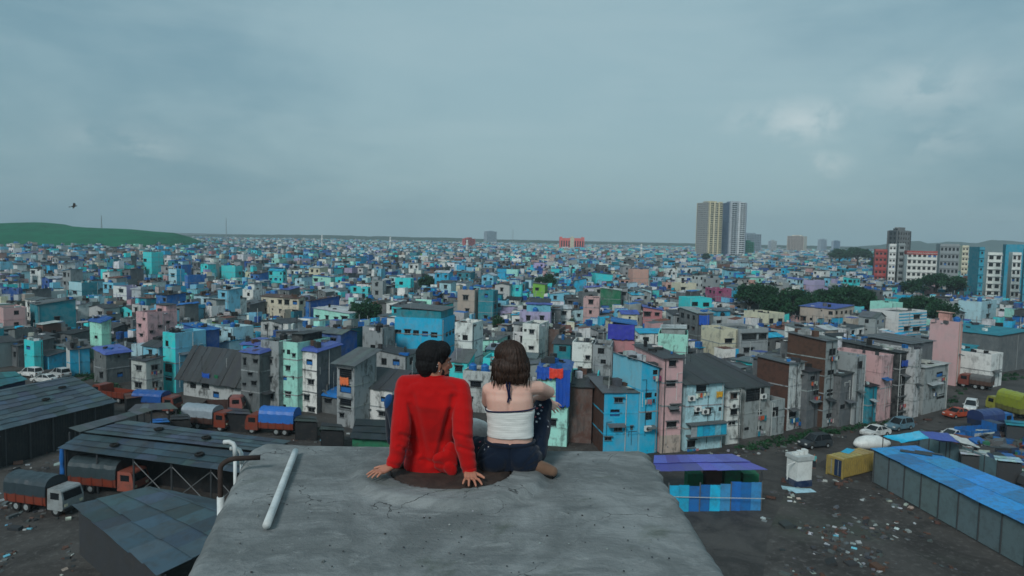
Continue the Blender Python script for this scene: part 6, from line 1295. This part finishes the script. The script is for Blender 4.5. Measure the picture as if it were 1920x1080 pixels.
def bird():
    P = at_y(139, 387, 75); root = empty('bird', P, R(25), 'dark bird gliding above the green mound', 'bird'); mb = MB(); mb.tube([(-.32, 0, 0), (-.2, 0, .01), (0, 0, .02), (.16, 0, .03), (.24, 0, .04), (.30, 0, .03)], [.01, .05, .075, .06, .045, .008], 8)
    def wing(s): 
        ys = [0, .2, .42, .66]; zc = [.03, .12, .15, .1]
        le = [(.10, 0), (.16, .2), (.12, .42), (-.02, .66)]; te = [(-.12, 0), (-.1, .2), (-.09, .42), (-.10, .68)]
        for k in range(3): mb.face([(le[k][0], s * le[k][1], zc[k]), (te[k][0], s * te[k][1], zc[k]), (te[k + 1][0], s * te[k + 1][1], zc[k + 1]), (le[k + 1][0], s * le[k + 1][1], zc[k + 1])]); mb.face([(te[k][0], s * te[k][1], zc[k] - .015), (le[k][0], s * le[k][1], zc[k] - .02), (le[k + 1][0], s * le[k + 1][1], zc[k + 1] - .02), (te[k + 1][0], s * te[k + 1][1], zc[k + 1] - .015)])
    wing(1); wing(-1); mb.face([(-.28, -.02, 0), (-.28, .02, 0), (-.5, .1, -.01), (-.5, -.1, -.01)]); mb.face([(-.28, .02, -.01), (-.28, -.02, -.01), (-.5, -.1, -.02), (-.5, .1, -.02)])
    o = mb.build('body', [m_plain('dark_feathers', (.03, .028, .026), .8)], root); root.rotation_euler = (R(28), R(-8), R(25))
bird()
# ------------------------------------------------------------------ the two people
from mathutils.bvhtree import BVHTree
def m_skin(name, col, red):
    s = NT(name); n = s.noise(s.pos(), 14, 5, .65); f = s.noise(s.pos(), 160, 3, .6)
    c = s.mix(s.math('MULTIPLY', s.ramp(n, .4, .7), .35), col, red); s.bump(f, .12, .002); s.b.inputs['Subsurface Weight'].default_value = .12; s.b.inputs['Subsurface Radius'].default_value = (.012, .005, .003); return s.fin(c, .55, .35)
def m_cloth(name, col, dark, scale=260, rough=.9, bump=.25, patch=.3):
    s = NT(name); n = s.noise(s.pos(), 5, 5, .65, .3); f = s.noise(s.pos(), scale, 2, .6)
    c = s.mix(s.math('MULTIPLY', s.ramp(n, .35, .7), patch), col, dark); c = s.mix(s.math('MULTIPLY', s.ramp(f, .45, .8), .25), c, dark); s.bump(f, bump, .002); s.b.inputs['Sheen Weight'].default_value = .15; return s.fin(c, rough, .15)
def m_hair(name, col, rough=.55):
    s = NT(name); n = s.noise(s.pos((1, 1, .12)), 190, 3, .6); c = s.mix(s.ramp(n, .35, .65), tuple(v * .45 for v in col), tuple(v * 1.5 for v in col)); s.bump(n, .5, .004); return s.fin(c, rough, .25)
SKIN_M = m_skin('brown_skin', srgb(176, 122, 100), srgb(150, 92, 78)); SKIN_W = m_skin('fair_skin', srgb(214, 172, 156), srgb(200, 142, 128))
REDC = m_cloth('red_sweatshirt_fabric', srgb(180, 16, 17), srgb(136, 9, 12), 300); DENIM = m_cloth('navy_denim', srgb(15, 29, 47), srgb(8, 15, 26), 420, .85, .3); WKNIT = m_cloth('white_ribbed_knit', srgb(226, 228, 224), srgb(190, 195, 192), 200, .9, .5)
NAVY = m_cloth('navy_trim', srgb(25, 30, 62), srgb(15, 18, 40)); BLACKT = m_cloth('dark_trousers', srgb(24, 32, 46), srgb(12, 16, 26)); BLUE_HIGHLIGHT = m_cloth('blue_knee_highlight', srgb(24, 70, 120), srgb(12, 36, 72))  # last one: colour of the highlight painted onto the dark trouser knee
HAIR_M = m_hair('black_hair', (.006, .006, .007), .8); HAIR_W = m_hair('dark_brown_hair', (.030, .016, .011)); BEARD = m_hair('short_beard', (.016, .012, .011))
SUEDE = m_cloth('brown_suede', srgb(112, 88, 72), srgb(70, 52, 42)); SILVER = m_plain('silver', (.6, .6, .6), .25, .5, 0, metal=1., bump=0); TOTE = m_cloth('printed_white_cotton', srgb(222, 224, 220), srgb(70, 74, 78), 38, .9, .2, .15)
EYE = m_plain('eye_white', (.7, .7, .68), .3, .5, 0, bump=0)

def limb(mb, pts, n=14):
    P = [Vector(p) for p, r in pts]; Rr = [r for p, r in pts]; Q, q = [], []
    for i in range(len(P) - 1):
        for k in range(6): Q.append(P[i].lerp(P[i + 1], k / 6)); t = k / 6; t = t * t * (3 - 2 * t); q.append(Rr[i] * (1 - t) + Rr[i + 1] * t)
    Q.append(P[-1]); q.append(Rr[-1])
    for a, b in zip(Q, q): mb.ellipsoid(a, (b, b, b), 10, 7)
    mb.tube(Q, q, n)
def loft(mb, rings, n=30, e=2.4):
    """rings: (centre, rx, ry[, tilt]) horizontal superellipses, interpolated smoothly"""
    base = len(mb.v); R_ = []
    for i in range(len(rings) - 1):
        for k in range(5): t = k / 5; R_.append(tuple(Vector(rings[i][0]).lerp(Vector(rings[i + 1][0]), t) if j == 0 else rings[i][j] + (rings[i + 1][j] - rings[i][j]) * (t * t * (3 - 2 * t)) for j in range(3)))
    R_.append(rings[-1][:3])
    for c, rx, ry in R_:
        for k in range(n):
            a = 2 * math.pi * k / n; ca, sa = math.cos(a), math.sin(a); mb.v.append((c[0] + rx * math.copysign(abs(ca) ** (2 / e), ca), c[1] + ry * math.copysign(abs(sa) ** (2 / e), sa), c[2]))
    for i in range(len(R_) - 1):
        for k in range(n): mb.f.append((base + i * n + k, base + i * n + (k + 1) % n, base + (i + 1) * n + (k + 1) % n, base + (i + 1) * n + k)); mb.m.append(0); mb.t.append((1, 1, 1, 1))
    for s, i in ((-1, 0), (1, len(R_) - 1)):
        idx = [base + i * n + k for k in range(n)]; mb.f.append(tuple(reversed(idx)) if s < 0 else tuple(idx)); mb.m.append(0); mb.t.append((1, 1, 1, 1))
def grow(mb, name, mat, parent, voxel=.007, smooth=8, post=None, fac=.5):
    """join overlapping shapes into ONE continuous skin, then shape its folds"""
    me = mb.mesh(name, [mat]); o = link('tmp', me); m = o.modifiers.new('r', 'REMESH'); m.mode = 'VOXEL'; m.voxel_size = voxel; m.use_smooth_shade = True
    s = o.modifiers.new('s', 'SMOOTH'); s.factor = fac; s.iterations = smooth
    bpy.context.view_layer.update(); dg = bpy.context.evaluated_depsgraph_get(); me2 = bpy.data.meshes.new_from_object(o.evaluated_get(dg)); bpy.data.objects.remove(o)
    me2.name = name; me2.materials.clear(); me2.materials.append(mat)
    if post:
        n = len(me2.vertices); co = np.empty(n * 3, np.float32); me2.vertices.foreach_get('co', co); no = np.empty(n * 3, np.float32); me2.vertices.foreach_get('normal', no); co = co.reshape(-1, 3); no = no.reshape(-1, 3)
        co = np.array([post(Vector(c), Vector(q)) for c, q in zip(co, no)], np.float32); me2.vertices.foreach_set('co', co.ravel())
    me2.polygons.foreach_set('use_smooth', np.ones(len(me2.polygons), dtype=bool)); me2.update(); return link(name, me2, parent)
def hand(mb, w, d, up, side, s=1., spread=.22, curl=.25, drop=0.):
    """palm and five fingers; w wrist, d pointing direction, up back-of-hand normal, side towards the thumb"""
    w = Vector(w); d = Vector(d).normalized(); up = (Vector(up) - d * Vector(up).dot(d)).normalized(); sd = d.cross(up).normalized(); sd = sd if sd.dot(Vector(side)) > 0 else -sd
    k0 = w + d * .088 * s
    for t in (-1.5, -.5, .5, 1.5): limb(mb, [(w + sd * t * .011 * s, .017 * s), (w + d * .045 * s + sd * t * .016 * s + up * .003 * s, .0145 * s), (k0 + sd * t * .0195 * s, .0105 * s)], 8)
    for t, L in ((1.5, .074), (.5, .084), (-.5, .078), (-1.5, .060)):
        fd = (d + sd * t * spread * .75).normalized(); a = k0 + sd * t * .0195 * s; p1 = a + fd * L * .45 * s + up * .010 * s; p2 = p1 + (fd - up * curl).normalized() * L * .32 * s; p3 = p2 + (fd - up * (curl + .1)).normalized() * L * .25 * s
        limb(mb, [(a, .0098 * s), (p1, .0088 * s), (p2, .008 * s), (p3, .0068 * s)], 8)
    a = w + d * .025 * s + sd * .026 * s; td = (d * .62 + sd * .78).normalized(); b = a + td * .042 * s; c = b + (td * .85 + d * .35 - up * .1).normalized() * .034 * s
    limb(mb, [(w + d * .01 * s + sd * .012 * s, .016 * s), (a, .0135 * s), (b, .0105 * s), (c, .0085 * s)], 8)
def head(mb, c, yaw, pitch=0., s=1., male=True):
    M = Matrix.Translation(Vector(c)) @ Matrix.Rotation(yaw, 4, 'Z') @ Matrix.Rotation(pitch, 4, 'X') @ Matrix.Scale(s, 4)
    R3 = M.to_3x3(); E = lambda p, r: mb.ellipsoid(M @ Vector(p), r, 16, 12, M=R3)
    E((0, -.012, .018), (.076, .094, .093)); E((0, .03, -.03), (.064, .066, .075)); E((0, .045, -.072), (.050, .050, .045)); E((0, .074, -.098), (.026, .022, .02)); E((0, .078, .018), (.05, .02, .014)); E((-.032, .07, -.022), (.02, .02, .018)); E((.032, .07, -.022), (.02, .02, .018)); E((0, .094, -.070), (.024, .011, .009)); E((0, .093, -.082), (.021, .010, .008))
    P = lambda *p: M @ Vector(p)
    limb(mb, [(P(0, .088, .012), .008), (P(0, .103, -.012), .0095), (P(0, .115, -.034), .012), (P(0, .10, -.045), .009)], 8); limb(mb, [(P(-.012, .1, -.04), .008), (P(.012, .1, -.04), .008)], 8)
    for sx in (-1, 1):
        E((sx * .078, -.006, -.018), (.009, .019, .030)); E((sx * .083, -.012, -.004), (.007, .013, .016)); E((sx * .076, -.0, -.044), (.007, .009, .010))
        E((sx * .055, .0, -.058), (.018, .035, .028))
    return M
def fold(seed, amp, f=(9, 9, 9), extra=None):
    o = Vector((seed * 7.1, seed * 3.3, seed))
    def fn(c, n):
        k = mnoise.noise(Vector((c.x * f[0], c.y * f[1], c.z * f[2])) + o); k2 = mnoise.noise(Vector((c.x * f[0] * 2.3, c.y * f[1] * 2.3, c.z * f[2] * 2.3)) - o); d = amp * (1 - 2.2 * abs(k)) + amp * .4 * k2
        if extra: d += extra(c)
        return c + n * d
    return fn

def man():
    O = at(808, 880, ZS + .037); Y0 = O.y; J = lambda px, py, dy=0.: at_y(px, py, Y0 + dy) - O
    root = empty('person', O, 0, 'person in a red sweatshirt leaning back on both hands, head turned aside', 'person', 'two people sitting on the slab')
    nb = J(815, 706, -.01); hc = J(816, 677, .005); yaw = -R(62)
    lw, rw = J(736, 873, -.15), J(880, 885, -.17); lw.z = max(lw.z, .055); rw.z = max(rw.z, .05)
    sl, sr = J(762, 724, 0), J(862, 732, 0); el, er = J(752, 800, -.12), J(868, 812, -.13)
    # skin
    mb = MB(); M = head(mb, hc, yaw, R(-4)); limb(mb, [(hc + Vector((0, -.02, -.06)), .056), (nb, .056), (nb + Vector((0, .015, -.06)), .05)])
    limb(mb, [(nb + Vector((-.03, .01, -.07)), .05), (sl, .05), (el, .042), (lw, .027)]); limb(mb, [(nb + Vector((.03, .01, -.07)), .05), (sr, .05), (er, .042), (rw, .027)]); limb(mb, [(nb + Vector((0, .02, -.1)), .06), (J(808, 800, .05), .09), (J(808, 868, .1), .1)])
    hl = J(720, 889, -.17) - lw; hl.z = -.030; hand(mb, lw, Vector((-.62, -.66, -.18)), (0, 0, 1), (-.6, .6, 0), 1.02, .20, .20); hand(mb, rw, Vector((.16, -.95, -.16)), (0, 0, 1), (1, 0, 0), 1.05, .36, .20)
    grow(mb, 'body', SKIN_M, root, .0045, 4)
    # sweatshirt
    mb = MB(); u = 1 / 283.
    loft(mb, [(J(806, 884, .06), 44 * u, .125), (J(806, 872, .065), 48 * u, .13), (J(806, 850, .06), 43 * u, .125), (J(807, 820, .05), 43 * u, .12), (J(809, 785, .02), 50 * u, .125), (J(811, 755, 0), 62 * u, .13), (J(811, 735, -.005), 62 * u, .115), (J(812, 720, -.005), 52 * u, .095), (J(813, 709, -.005), 30 * u, .075), (J(814, 704, -.005), 21 * u, .066)])
    limb(mb, [(J(790, 722, -.005), .07), (sl, .072), (J(757, 762, -.06), .066), (el, .061), (J(748, 835, -.14), .056), (J(743, 858, -.15), .049), (J(739, 866, -.15), .046)]); limb(mb, [(J(838, 726, -.005), .07), (sr, .072), (J(867, 770, -.07), .066), (er, .060), (J(873, 848, -.15), .055), (J(878, 870, -.165), .048), (J(880, 878, -.168), .044)])
    # loose hem lifting towards the right hand
    Mh = Matrix.Rotation(R(-32), 3, 'Y') @ Matrix.Rotation(R(12), 3, 'X'); mb.ellipsoid(J(836, 866, -.085), (.075, .022, .085), 14, 10, M=Mh); mb.ellipsoid(J(846, 848, -.06), (.055, .03, .07), 14, 10, M=Mh); mb.ellipsoid(J(845, 880, -.10), (.04, .016, .05), 14, 10, M=Mh)
    A = [sl, sr]
    def crease(c):
        k = 0
        for (px, py, qx, qy, wd, am) in ((772, 740, 800, 868, 9, .010), (768, 760, 784, 850, 6, .008), (850, 745, 832, 845, 8, .010), (842, 770, 822, 850, 6, .008), (752, 815, 775, 822, 5, .006), (748, 838, 768, 848, 5, .006), (858, 815, 882, 822, 5, .006), (862, 838, 886, 846, 5, .006), (800, 735, 822, 742, 7, .004), (790, 862, 830, 872, 5, .005)):
            p = proj(c + O); ax, ay = p[0] - px, p[1] - py; bx, by = qx - px, qy - py; L = bx * bx + by * by; t = max(0, min(1, (ax * bx + ay * by) / L)); d = math.hypot(ax - bx * t, ay - by * t); k -= 1.3 * am * math.exp(-(d / wd * 1.25) ** 2) * (1 if c.y < .06 else 0); k += am * .45 * math.exp(-((d - wd * 1.3) / wd * 1.1) ** 2) * (1 if c.y < .06 else 0)
        return k
    grow(mb, 'sweatshirt', REDC, root, .006, 5, fold(1., .0045, (7, 7, 10), crease))
    for (a, b, r) in ((J(739, 866, -.15), J(737, 873, -.15), .0445), (J(880, 878, -.168), J(881, 885, -.17), .043)):
        mb = MB(); mb.tube([a, a.lerp(b, .3), a.lerp(b, .7), b, b + (b - a) * .15], [r, r * 1.04, r * 1.04, r, r * .8], 20); mb.build('cuff', [REDC], root, True)
    mb = MB(); mb.tube([nb + Vector((.062 * math.cos(t), .055 * math.sin(t) + .005, -.002 - .01 * math.sin(t))) for t in [2 * math.pi * k / 24 for k in range(25)]], .011, 8); mb.build('collar', [REDC], root, True)
    # trousers
    mb = MB(); hipL, hipR = J(778, 866, .14), J(836, 868, .14); kl = J(739, 757, .42); fl = J(738, 822, .52)
    limb(mb, [(J(808, 872, .1), .10), (hipL, .105), (hipL.lerp(kl, .5), .085), (kl, .066), (kl.lerp(fl, .45), .06), (fl, .05)]); kr = J(846, 790, .42); fr = J(836, 836, .58); limb(mb, [(J(808, 872, .1), .10), (hipR, .105), (hipR.lerp(kr, .5), .085), (kr, .066), (kr.lerp(fr, .5), .056), (fr, .05)]); mb.ellipsoid(J(808, 872, .08), (.165, .13, .085), 16, 10)
    grow(mb, 'trousers', BLACKT, root, .008, 6, fold(3., .004, (10, 10, 10)))
    mb = MB(); mb.ellipsoid(kl + Vector((-.03, -.015, .012)), (.04, .06, .062), 12, 8); grow(mb, 'knee_highlight', BLUE_HIGHLIGHT, root, .007, 4)  # blue highlight on top of the dark knee, put in as a coloured lump
    for f, nm in ((fl, 'shoe'), (fr, 'shoe')): mb = MB(); q = Vector((f.x, f.y, .05)); limb(mb, [(q + Vector((0, -.05, 0)), .042), (q + Vector((0, .03, -.005)), .042), (q + Vector((0, .13, -.015)), .034)]); grow(mb, nm, BLACKT, root, .007, 4)
    # hair, beard, earrings
    mb = MB(); R3 = M.to_3x3(); E = lambda p, r: mb.ellipsoid(M @ Vector(p), r, 18, 12, M=R3)
    E((0, -.026, .042), (.094, .108, .094)); E((0, -.062, -.018), (.080, .066, .080)); E((0, -.058, -.066), (.056, .038, .050)); E((0, .035, .082), (.07, .058, .05)); E((-.045, .02, .07), (.05, .06, .045)); E((.05, .02, .07), (.045, .06, .045))
    for a in (-1, 1): E((a * .074, -.03, -.015), (.016, .028, .05)); E((a * .075, .012, .02), (.012, .02, .032))
    grow(mb, 'hair', HAIR_M, root, .005, 3, lambda c, n: c + n * (.0025 * mnoise.noise(c * 40) + .004 * mnoise.noise(Vector((c.x * 120, c.y * 120, c.z * 30)))))
    mb = MB()
    E((0, .052, -.088), (.049, .047, .034)); E((0, .082, -.096), (.028, .022, .026)); E((0, .097, -.058), (.026, .008, .006))
    for a in (-1, 1): E((a * .052, .02, -.062), (.014, .03, .036)); E((a * .062, .008, -.03), (.011, .012, .03))
    grow(mb, 'beard', BEARD, root, .0045, 2)
    for (p, r) in (((.084, -.002, -.052), .006), ((.091, -.020, -.008), .0035), ((.092, -.022, -.02), .0035)): mb = MB(); mb.ellipsoid(M @ Vector(p), (r, r, r), 10, 8); mb.build('earring', [SILVER], root, True)
    for a in (-1, 1): mb = MB(); mb.ellipsoid(M @ Vector((a * .030, .0745, -.001)), (.010, .007, .006), 10, 8); mb.build('eye', [EYE], root, True); mb = MB(); limb(mb, [(M @ Vector((a * .014, .097, .017)), .004), (M @ Vector((a * .034, .093, .021)), .0045), (M @ Vector((a * .052, .08, .016)), .003)], 6); mb.build('eyebrow', [HAIR_M], root)
    mb = MB(); p = lw + Vector((-.08, -.12, -.02)); 
man()

def woman():
    O = at(955, 886, ZS + .012); Y0 = O.y; J = lambda px, py, dy=0.: at_y(px, py, Y0 + dy) - O
    root = empty('person', O, 0, 'person in a white halter top and navy jeans hugging one raised knee', 'person', 'two people sitting on the slab')
    u = 1 / 283.; nb = J(953, 712, .0); hc = J(952, 675, .015); yaw = R(64)
    sl, sr = J(917, 731, .02), J(988, 727, .015)
    # skin
    mb = MB(); M = head(mb, hc, yaw, R(-3), .95, False); limb(mb, [(hc + Vector((0, -.02, -.06)), .047), (nb + Vector((0, 0, .02)), .050), (nb + Vector((0, .0, -.05)), .07)])
    loft(mb, [(J(956, 850, .06), 52 * u, .10), (J(956, 822, .05), 42.5 * u, .092), (J(957, 795, .035), 41 * u, .092), (J(957, 768, .02), 43.5 * u, .098), (J(955, 748, .015), 44 * u, .098), (J(954, 733, .015), 43 * u, .085), (J(953, 722, .01), 33 * u, .064), (J(953, 714, .005), 19 * u, .05)])
    limb(mb, [(J(935, 727, .01), .052), (sl, .047), (J(915, 752, .10), .043), (J(930, 776, .34), .036), (J(985, 752, .42), .030), (J(1016, 748, .40), .024)]); limb(mb, [(J(972, 724, .01), .052), (sr, .050), (J(1010, 727, .06), .045), (J(1030, 735, .15), .038), (J(1020, 742, .28), .033), (J(1004, 748, .38), .026)])
    hand(mb, J(1016, 747, .38), Vector((.80, -.12, -.48)), (.3, -.75, .55), (0, .6, .7), .92, .16, .45)
    spine = lambda c, n: c + n * (-.006 * math.exp(-((c.x - (J(955, 760).x)) / .012) ** 2) * (1 if n.y < -.3 and .25 < c.z < .60 else 0))
    grow(mb, 'body', SKIN_W, root, .0045, 5, spine)
    # white top with navy edge
    mb = MB(); rg = [(J(957, 816.5, .045), 43.5 * u, .1), (J(957, 800, .037), 43.2 * u, .1), (J(957, 785, .03), 43.8 * u, .102), (J(957, 766, .02), 45.6 * u, .106)]; loft(mb, rg, 48)
    def ribs(c, n):
        k = 0.0006 * math.sin(c.z * 420 + 3 * mnoise.noise(c * 9)) + .0026 * mnoise.noise(Vector((c.x * 12, c.y * 12, c.z * 38))); return c + n * k
    grow(mb, 'halter_top', WKNIT, root, .0055, 2, ribs)
    c, rx, ry = rg[-1]; mb = MB(); pts = []
    for k in range(41): a = 2 * math.pi * k / 40; ca, sa = math.cos(a), math.sin(a); pts.append((c.x + (rx + .001) * math.copysign(abs(ca) ** .83, ca), c.y + (ry + .001) * math.copysign(abs(sa) ** .83, sa), c.z + .0045 + .012 * ca))
    mb.tube(pts, .0055, 8); mb.build('navy_edging', [NAVY], root, True)
    for pts, w in (([(951, 712), (950, 722), (953, 735), (954, 744), (952, 754)], .012), ([(954, 712), (956, 724), (955, 738), (957, 748)], .010)):
        mb = MB(); P = [J(px, py, -.082 if py > 720 else -.065) for px, py in pts]; P = [p + Vector((0, -.012, 0)) for p in P]
        for a, b in zip(P, P[1:]):
            mb.hexa([a + Vector((-w / 2, 0, 0)), a + Vector((w / 2, 0, 0)), a + Vector((w / 2, .004, 0)), a + Vector((-w / 2, .004, 0)), b + Vector((-w / 2, 0, 0)), b + Vector((w / 2, 0, 0)), b + Vector((w / 2, .004, 0)), b + Vector((-w / 2, .004, 0))])
        mb.build('halter_tie', [NAVY], root)
    # jeans
    mb = MB(); hl, hr = J(928, 858, .08), J(984, 856, .08); kl = J(893, 836, .24); al = J(985, 879, .06); kr = J(1019, 757, .34); ar = J(1013, 838, .46)
    mb.ellipsoid(J(928, 858, .035), (.118, .13, .108), 18, 12); mb.ellipsoid(J(982, 857, .035), (.122, .13, .112), 18, 12); loft(mb, [(J(956, 875, .06), 54 * u, .11), (J(956, 850, .055), 56 * u, .118), (J(956, 833, .052), 49 * u, .110), (J(956, 825, .05), 45 * u, .102)])
    limb(mb, [(hl, .108), (hl.lerp(kl, .55), .092), (kl, .066), (J(930, 872, .2), .06), (al, .05)]); limb(mb, [(hr, .11), (hr.lerp(kr, .35), .096), (hr.lerp(kr, .7), .078), (kr, .062), (kr.lerp(ar, .4), .060), (ar, .052)]); limb(mb, [(J(1008, 850, .08), .06), (J(1016, 800, .22), .062)])
    def jfold(c):
        k = 0
        for (px, py, qx, qy, wd, am) in ((956, 828, 957, 884, 3.5, .010), (985, 872, 1018, 838, 6, .008), (995, 848, 1016, 815, 5, .006), (900, 862, 925, 848, 5, .006), (905, 848, 920, 832, 5, .006), (978, 880, 1010, 868, 5, .006)):
            p = proj(c + O); ax, ay = p[0] - px, p[1] - py; bx, by = qx - px, qy - py; L = bx * bx + by * by; t = max(0, min(1, (ax * bx + ay * by) / L)); d = math.hypot(ax - bx * t, ay - by * t); k -= am * math.exp(-(d / wd * 1.6) ** 2) * (1 if c.y < .1 else 0)
        return k
    def lowered(c, n):   # waistband sits lower at the spine
        q = fold(5., .0032, (13, 13, 13), jfold)(c, n)
        return q
    je = grow(mb, 'jeans', DENIM, root, .006, 5, lowered)
    mb = MB(); c = J(956, 826, .05); pts = [(c.x + 45.5 * u * math.copysign(abs(math.cos(a)) ** .83, math.cos(a)), c.y + .104 * math.copysign(abs(math.sin(a)) ** .83, math.sin(a)), c.z - .012 * max(0, -math.sin(a)) + .006 * abs(math.cos(a))) for a in [2 * math.pi * k / 40 for k in range(41)]]; mb.tube(pts, .011, 8); mb.build('waistband', [DENIM], root, True)
    # embroidered blossoms on hip and thigh
    bv = BVHTree.FromPolygons([tuple(v.co) for v in je.data.vertices], [tuple(p.vertices) for p in je.data.polygons]); cols = [m_cloth('embroidery_' + n, srgb(*c_), srgb(*[v * .7 for v in c_])) for n, c_ in (('white', (190, 192, 196)), ('pink', (165, 90, 100)), ('grey', (130, 140, 155)))]
    for i, (px, py, s) in enumerate(((1013, 760, 1.1), (1007, 766, 1.), (1015, 770, .9), (1009, 776, 1.1), (1004, 782, .8), (1012, 785, .9), (1006, 791, .9), (1017, 764, .7), (1028, 790, .8), (1027, 800, .7), (900, 829, 1.), (906, 835, .9), (912, 830, .8), (898, 840, .8), (909, 843, .7), (916, 838, .6))):
        d = ray(px, py).normalized(); hit = bv.ray_cast(CAM - O, d)
        if hit[0] is None: continue
        p, n = hit[0], hit[1]; n = n if n.dot(d) < 0 else -n; a = n.orthogonal().normalized(); b = n.cross(a); mb = MB(); r = .0088 * s
        for k in range(5): t = 2 * math.pi * k / 5 + i; e = a * math.cos(t) + b * math.sin(t); f = n.cross(e); q = p + n * .002; mb.face([q, q + e * r * .6 + f * r * .45, q + e * r * 1.25 + n * .001, q + e * r * .6 - f * r * .45])
        mb.build('embroidered_flower', [cols[i % 3]], root)
    # shoes
    for c0, c1, nm in ((J(1006, 878, -.0), J(1036, 884, -.07), 'shoe'), (J(1013, 842, .47), J(1016, 832, .62), 'shoe')):
        mb = MB(); c0.z = max(c0.z, .05); c1.z = max(.036, c1.z); limb(mb, [(c0, .043), (c0.lerp(c1, .5), .043), (c1, .036)]); sh = grow(mb, nm, SUEDE, root, .006, 3)
        mb = MB(); q = Vector((0, 0, -.03)); mb.tube([c0 + q, c0.lerp(c1, .5) + q, c1 + q * .8 + (c1 - c0) * .12], [.034, .038, .03], 10); mb.v = [(x, y, max(0.0, min(z, .022))) for x, y, z in mb.v]; mb.build('sole', [RUBBER], sh)
    # bobbed hair: cap, hanging curtain and loose locks
    mb = MB(); R3 = M.to_3x3(); E = lambda p, r: mb.ellipsoid(M @ Vector(p), r, 18, 12, M=R3)
    E((0, -.02, .045), (.098, .112, .092)); E((0, -.04, -.005), (.104, .100, .118))
    for (px, py, dy, rx, ry, rz_) in ((957, 690, -.045, .112, .062, .075), (958, 704, -.05, .116, .05, .05), (976, 702, -.03, .058, .06, .055), (940, 702, -.045, .058, .05, .05), (984, 690, .02, .034, .075, .085), (930, 690, .0, .026, .05, .07)): mb.ellipsoid(J(px, py, dy), (rx, ry, rz_), 16, 10)
    tip = J(956, 706).z
    def strands(c, n):
        a = math.atan2(c.x - hc.x, c.y - hc.y); k = .0075 * mnoise.noise(Vector((math.sin(a) * 9, math.cos(a) * 9, c.z * 3.5))) + .0045 * mnoise.noise(Vector((math.sin(a) * 24, math.cos(a) * 24, c.z * 5 + 4)))
        q = c + n * k
        if c.z < tip: q.z -= .016 * (mnoise.noise(Vector((c.x * 45, c.y * 45, 0))) + .3) * min(1, (tip - c.z) / .02)
        return q
    hr_ = grow(mb, 'hair', HAIR_W, root, .005, 4, strands)
    r = random.Random(3)
    for k in range(110):
        a = r.uniform(-.2, 1.2) * math.pi; x = math.cos(a); px = 957 + 33 * x + r.uniform(-3, 3); dy = -.05 - .045 * math.sin(a) + r.uniform(-.006, .006); L = r.uniform(12, 30); y0 = r.uniform(676, 702); b = r.uniform(-5, 6)
        mb = MB(); mb.tube([J(px, y0, dy + .012), J(px + b * .3, y0 + L * .4, dy), J(px + b * .7, y0 + L * .8, dy - .002), J(px + b, y0 + L, dy + .006)], [.002, .0034, .0028, .0006], 5); mb.build('hair_lock', [HAIR_W], root, True)
    for a in (-1, 1): mb = MB(); mb.ellipsoid(M @ Vector((a * .030, .0745, -.001)), (.010, .007, .006), 10, 8); mb.build('eye', [EYE], root, True)
woman()
o = lumpy('cloth_bag', 'white printed cotton bag lying between the two people', 'bag', 900, 830, .11, .07, .075, C['white'], TOTE, 0, .35); o.location = at_y(897, 800, 4.88); o.location.z = ZS + .085; o.scale = (1, 1, 1.25)

# figure in the yard
def yard_person(px, py, hd, shirt, trou, label):
    root = empty('person', at(px, py), R(hd), label, 'person'); mb = MB(); V3 = Vector
    limb(mb, [(V3((0, 0, 1.0)), .1), (V3((0, 0, 1.35)), .12), (V3((0, 0, 1.48)), .06), (V3((0, .01, 1.56)), .055)]); mb.ellipsoid((0, .01, 1.62), (.075, .09, .11), 12, 9)
    for s in (-1, 1): limb(mb, [(V3((s * .17, 0, 1.4)), .055), (V3((s * .22, .02, 1.12)), .043), (V3((s * .2, .12, .9)), .03), (V3((s * .2, .15, .82)), .03)]); limb(mb, [(V3((s * .09, 0, .92)), .09), (V3((s * .1, .02, .5)), .06), (V3((s * .1, 0, .08)), .045), (V3((s * .1, .12, .04)), .04)])
    grow(mb, 'body', SKIN_M, root, .02, 2); mb = MB(); loft(mb, [(V3((0, 0, .88)), .17, .12), (V3((0, 0, 1.15)), .17, .125), (V3((0, 0, 1.4)), .2, .12), (V3((0, 0, 1.48)), .1, .08)])
    for s in (-1, 1): limb(mb, [(V3((s * .17, 0, 1.4)), .07), (V3((s * .215, .02, 1.15)), .06)])
    grow(mb, 'shirt', m_cloth('shirt_cloth', shirt, tuple(v * .6 for v in shirt)), root, .02, 2); mb = MB()
    for s in (-1, 1): limb(mb, [(V3((s * .085, 0, .92)), .105), (V3((s * .1, .02, .5)), .08), (V3((s * .1, 0, .1)), .065)])
    grow(mb, 'trousers', m_cloth('trouser_cloth', trou, tuple(v * .6 for v in trou)), root, .02, 2); mb = MB(); mb.ellipsoid((0, -.01, 1.66), (.083, .098, .09), 12, 8); grow(mb, 'hair', HAIR_M, root, .02, 1)
yard_person(1526, 878, 160, srgb(90, 165, 165), srgb(40, 45, 55), 'small figure in pale teal shirt standing beside the white tank')
# ------------------------------------------------------------------ haze
def haze():
    mb = MB(); mb.box(-4000, 4000, -40, 4200, -1.0, 175); s = bpy.data.materials.new('haze_air'); s.use_nodes = True; N = s.node_tree.nodes; N.clear(); o = N.new('ShaderNodeOutputMaterial'); v = N.new('ShaderNodeVolumePrincipled'); s.node_tree.links.new(v.outputs[0], o.inputs['Volume'])
    v.inputs['Color'].default_value = (.70, .86, .94, 1); v.inputs['Density'].default_value = HAZE_D; v.inputs['Anisotropy'].default_value = .0
    tag(mb.build('haze', [s]), 'pale humid haze hanging over the whole quarter', kind='stuff')
HAZE_D = 2.0e-4
haze()
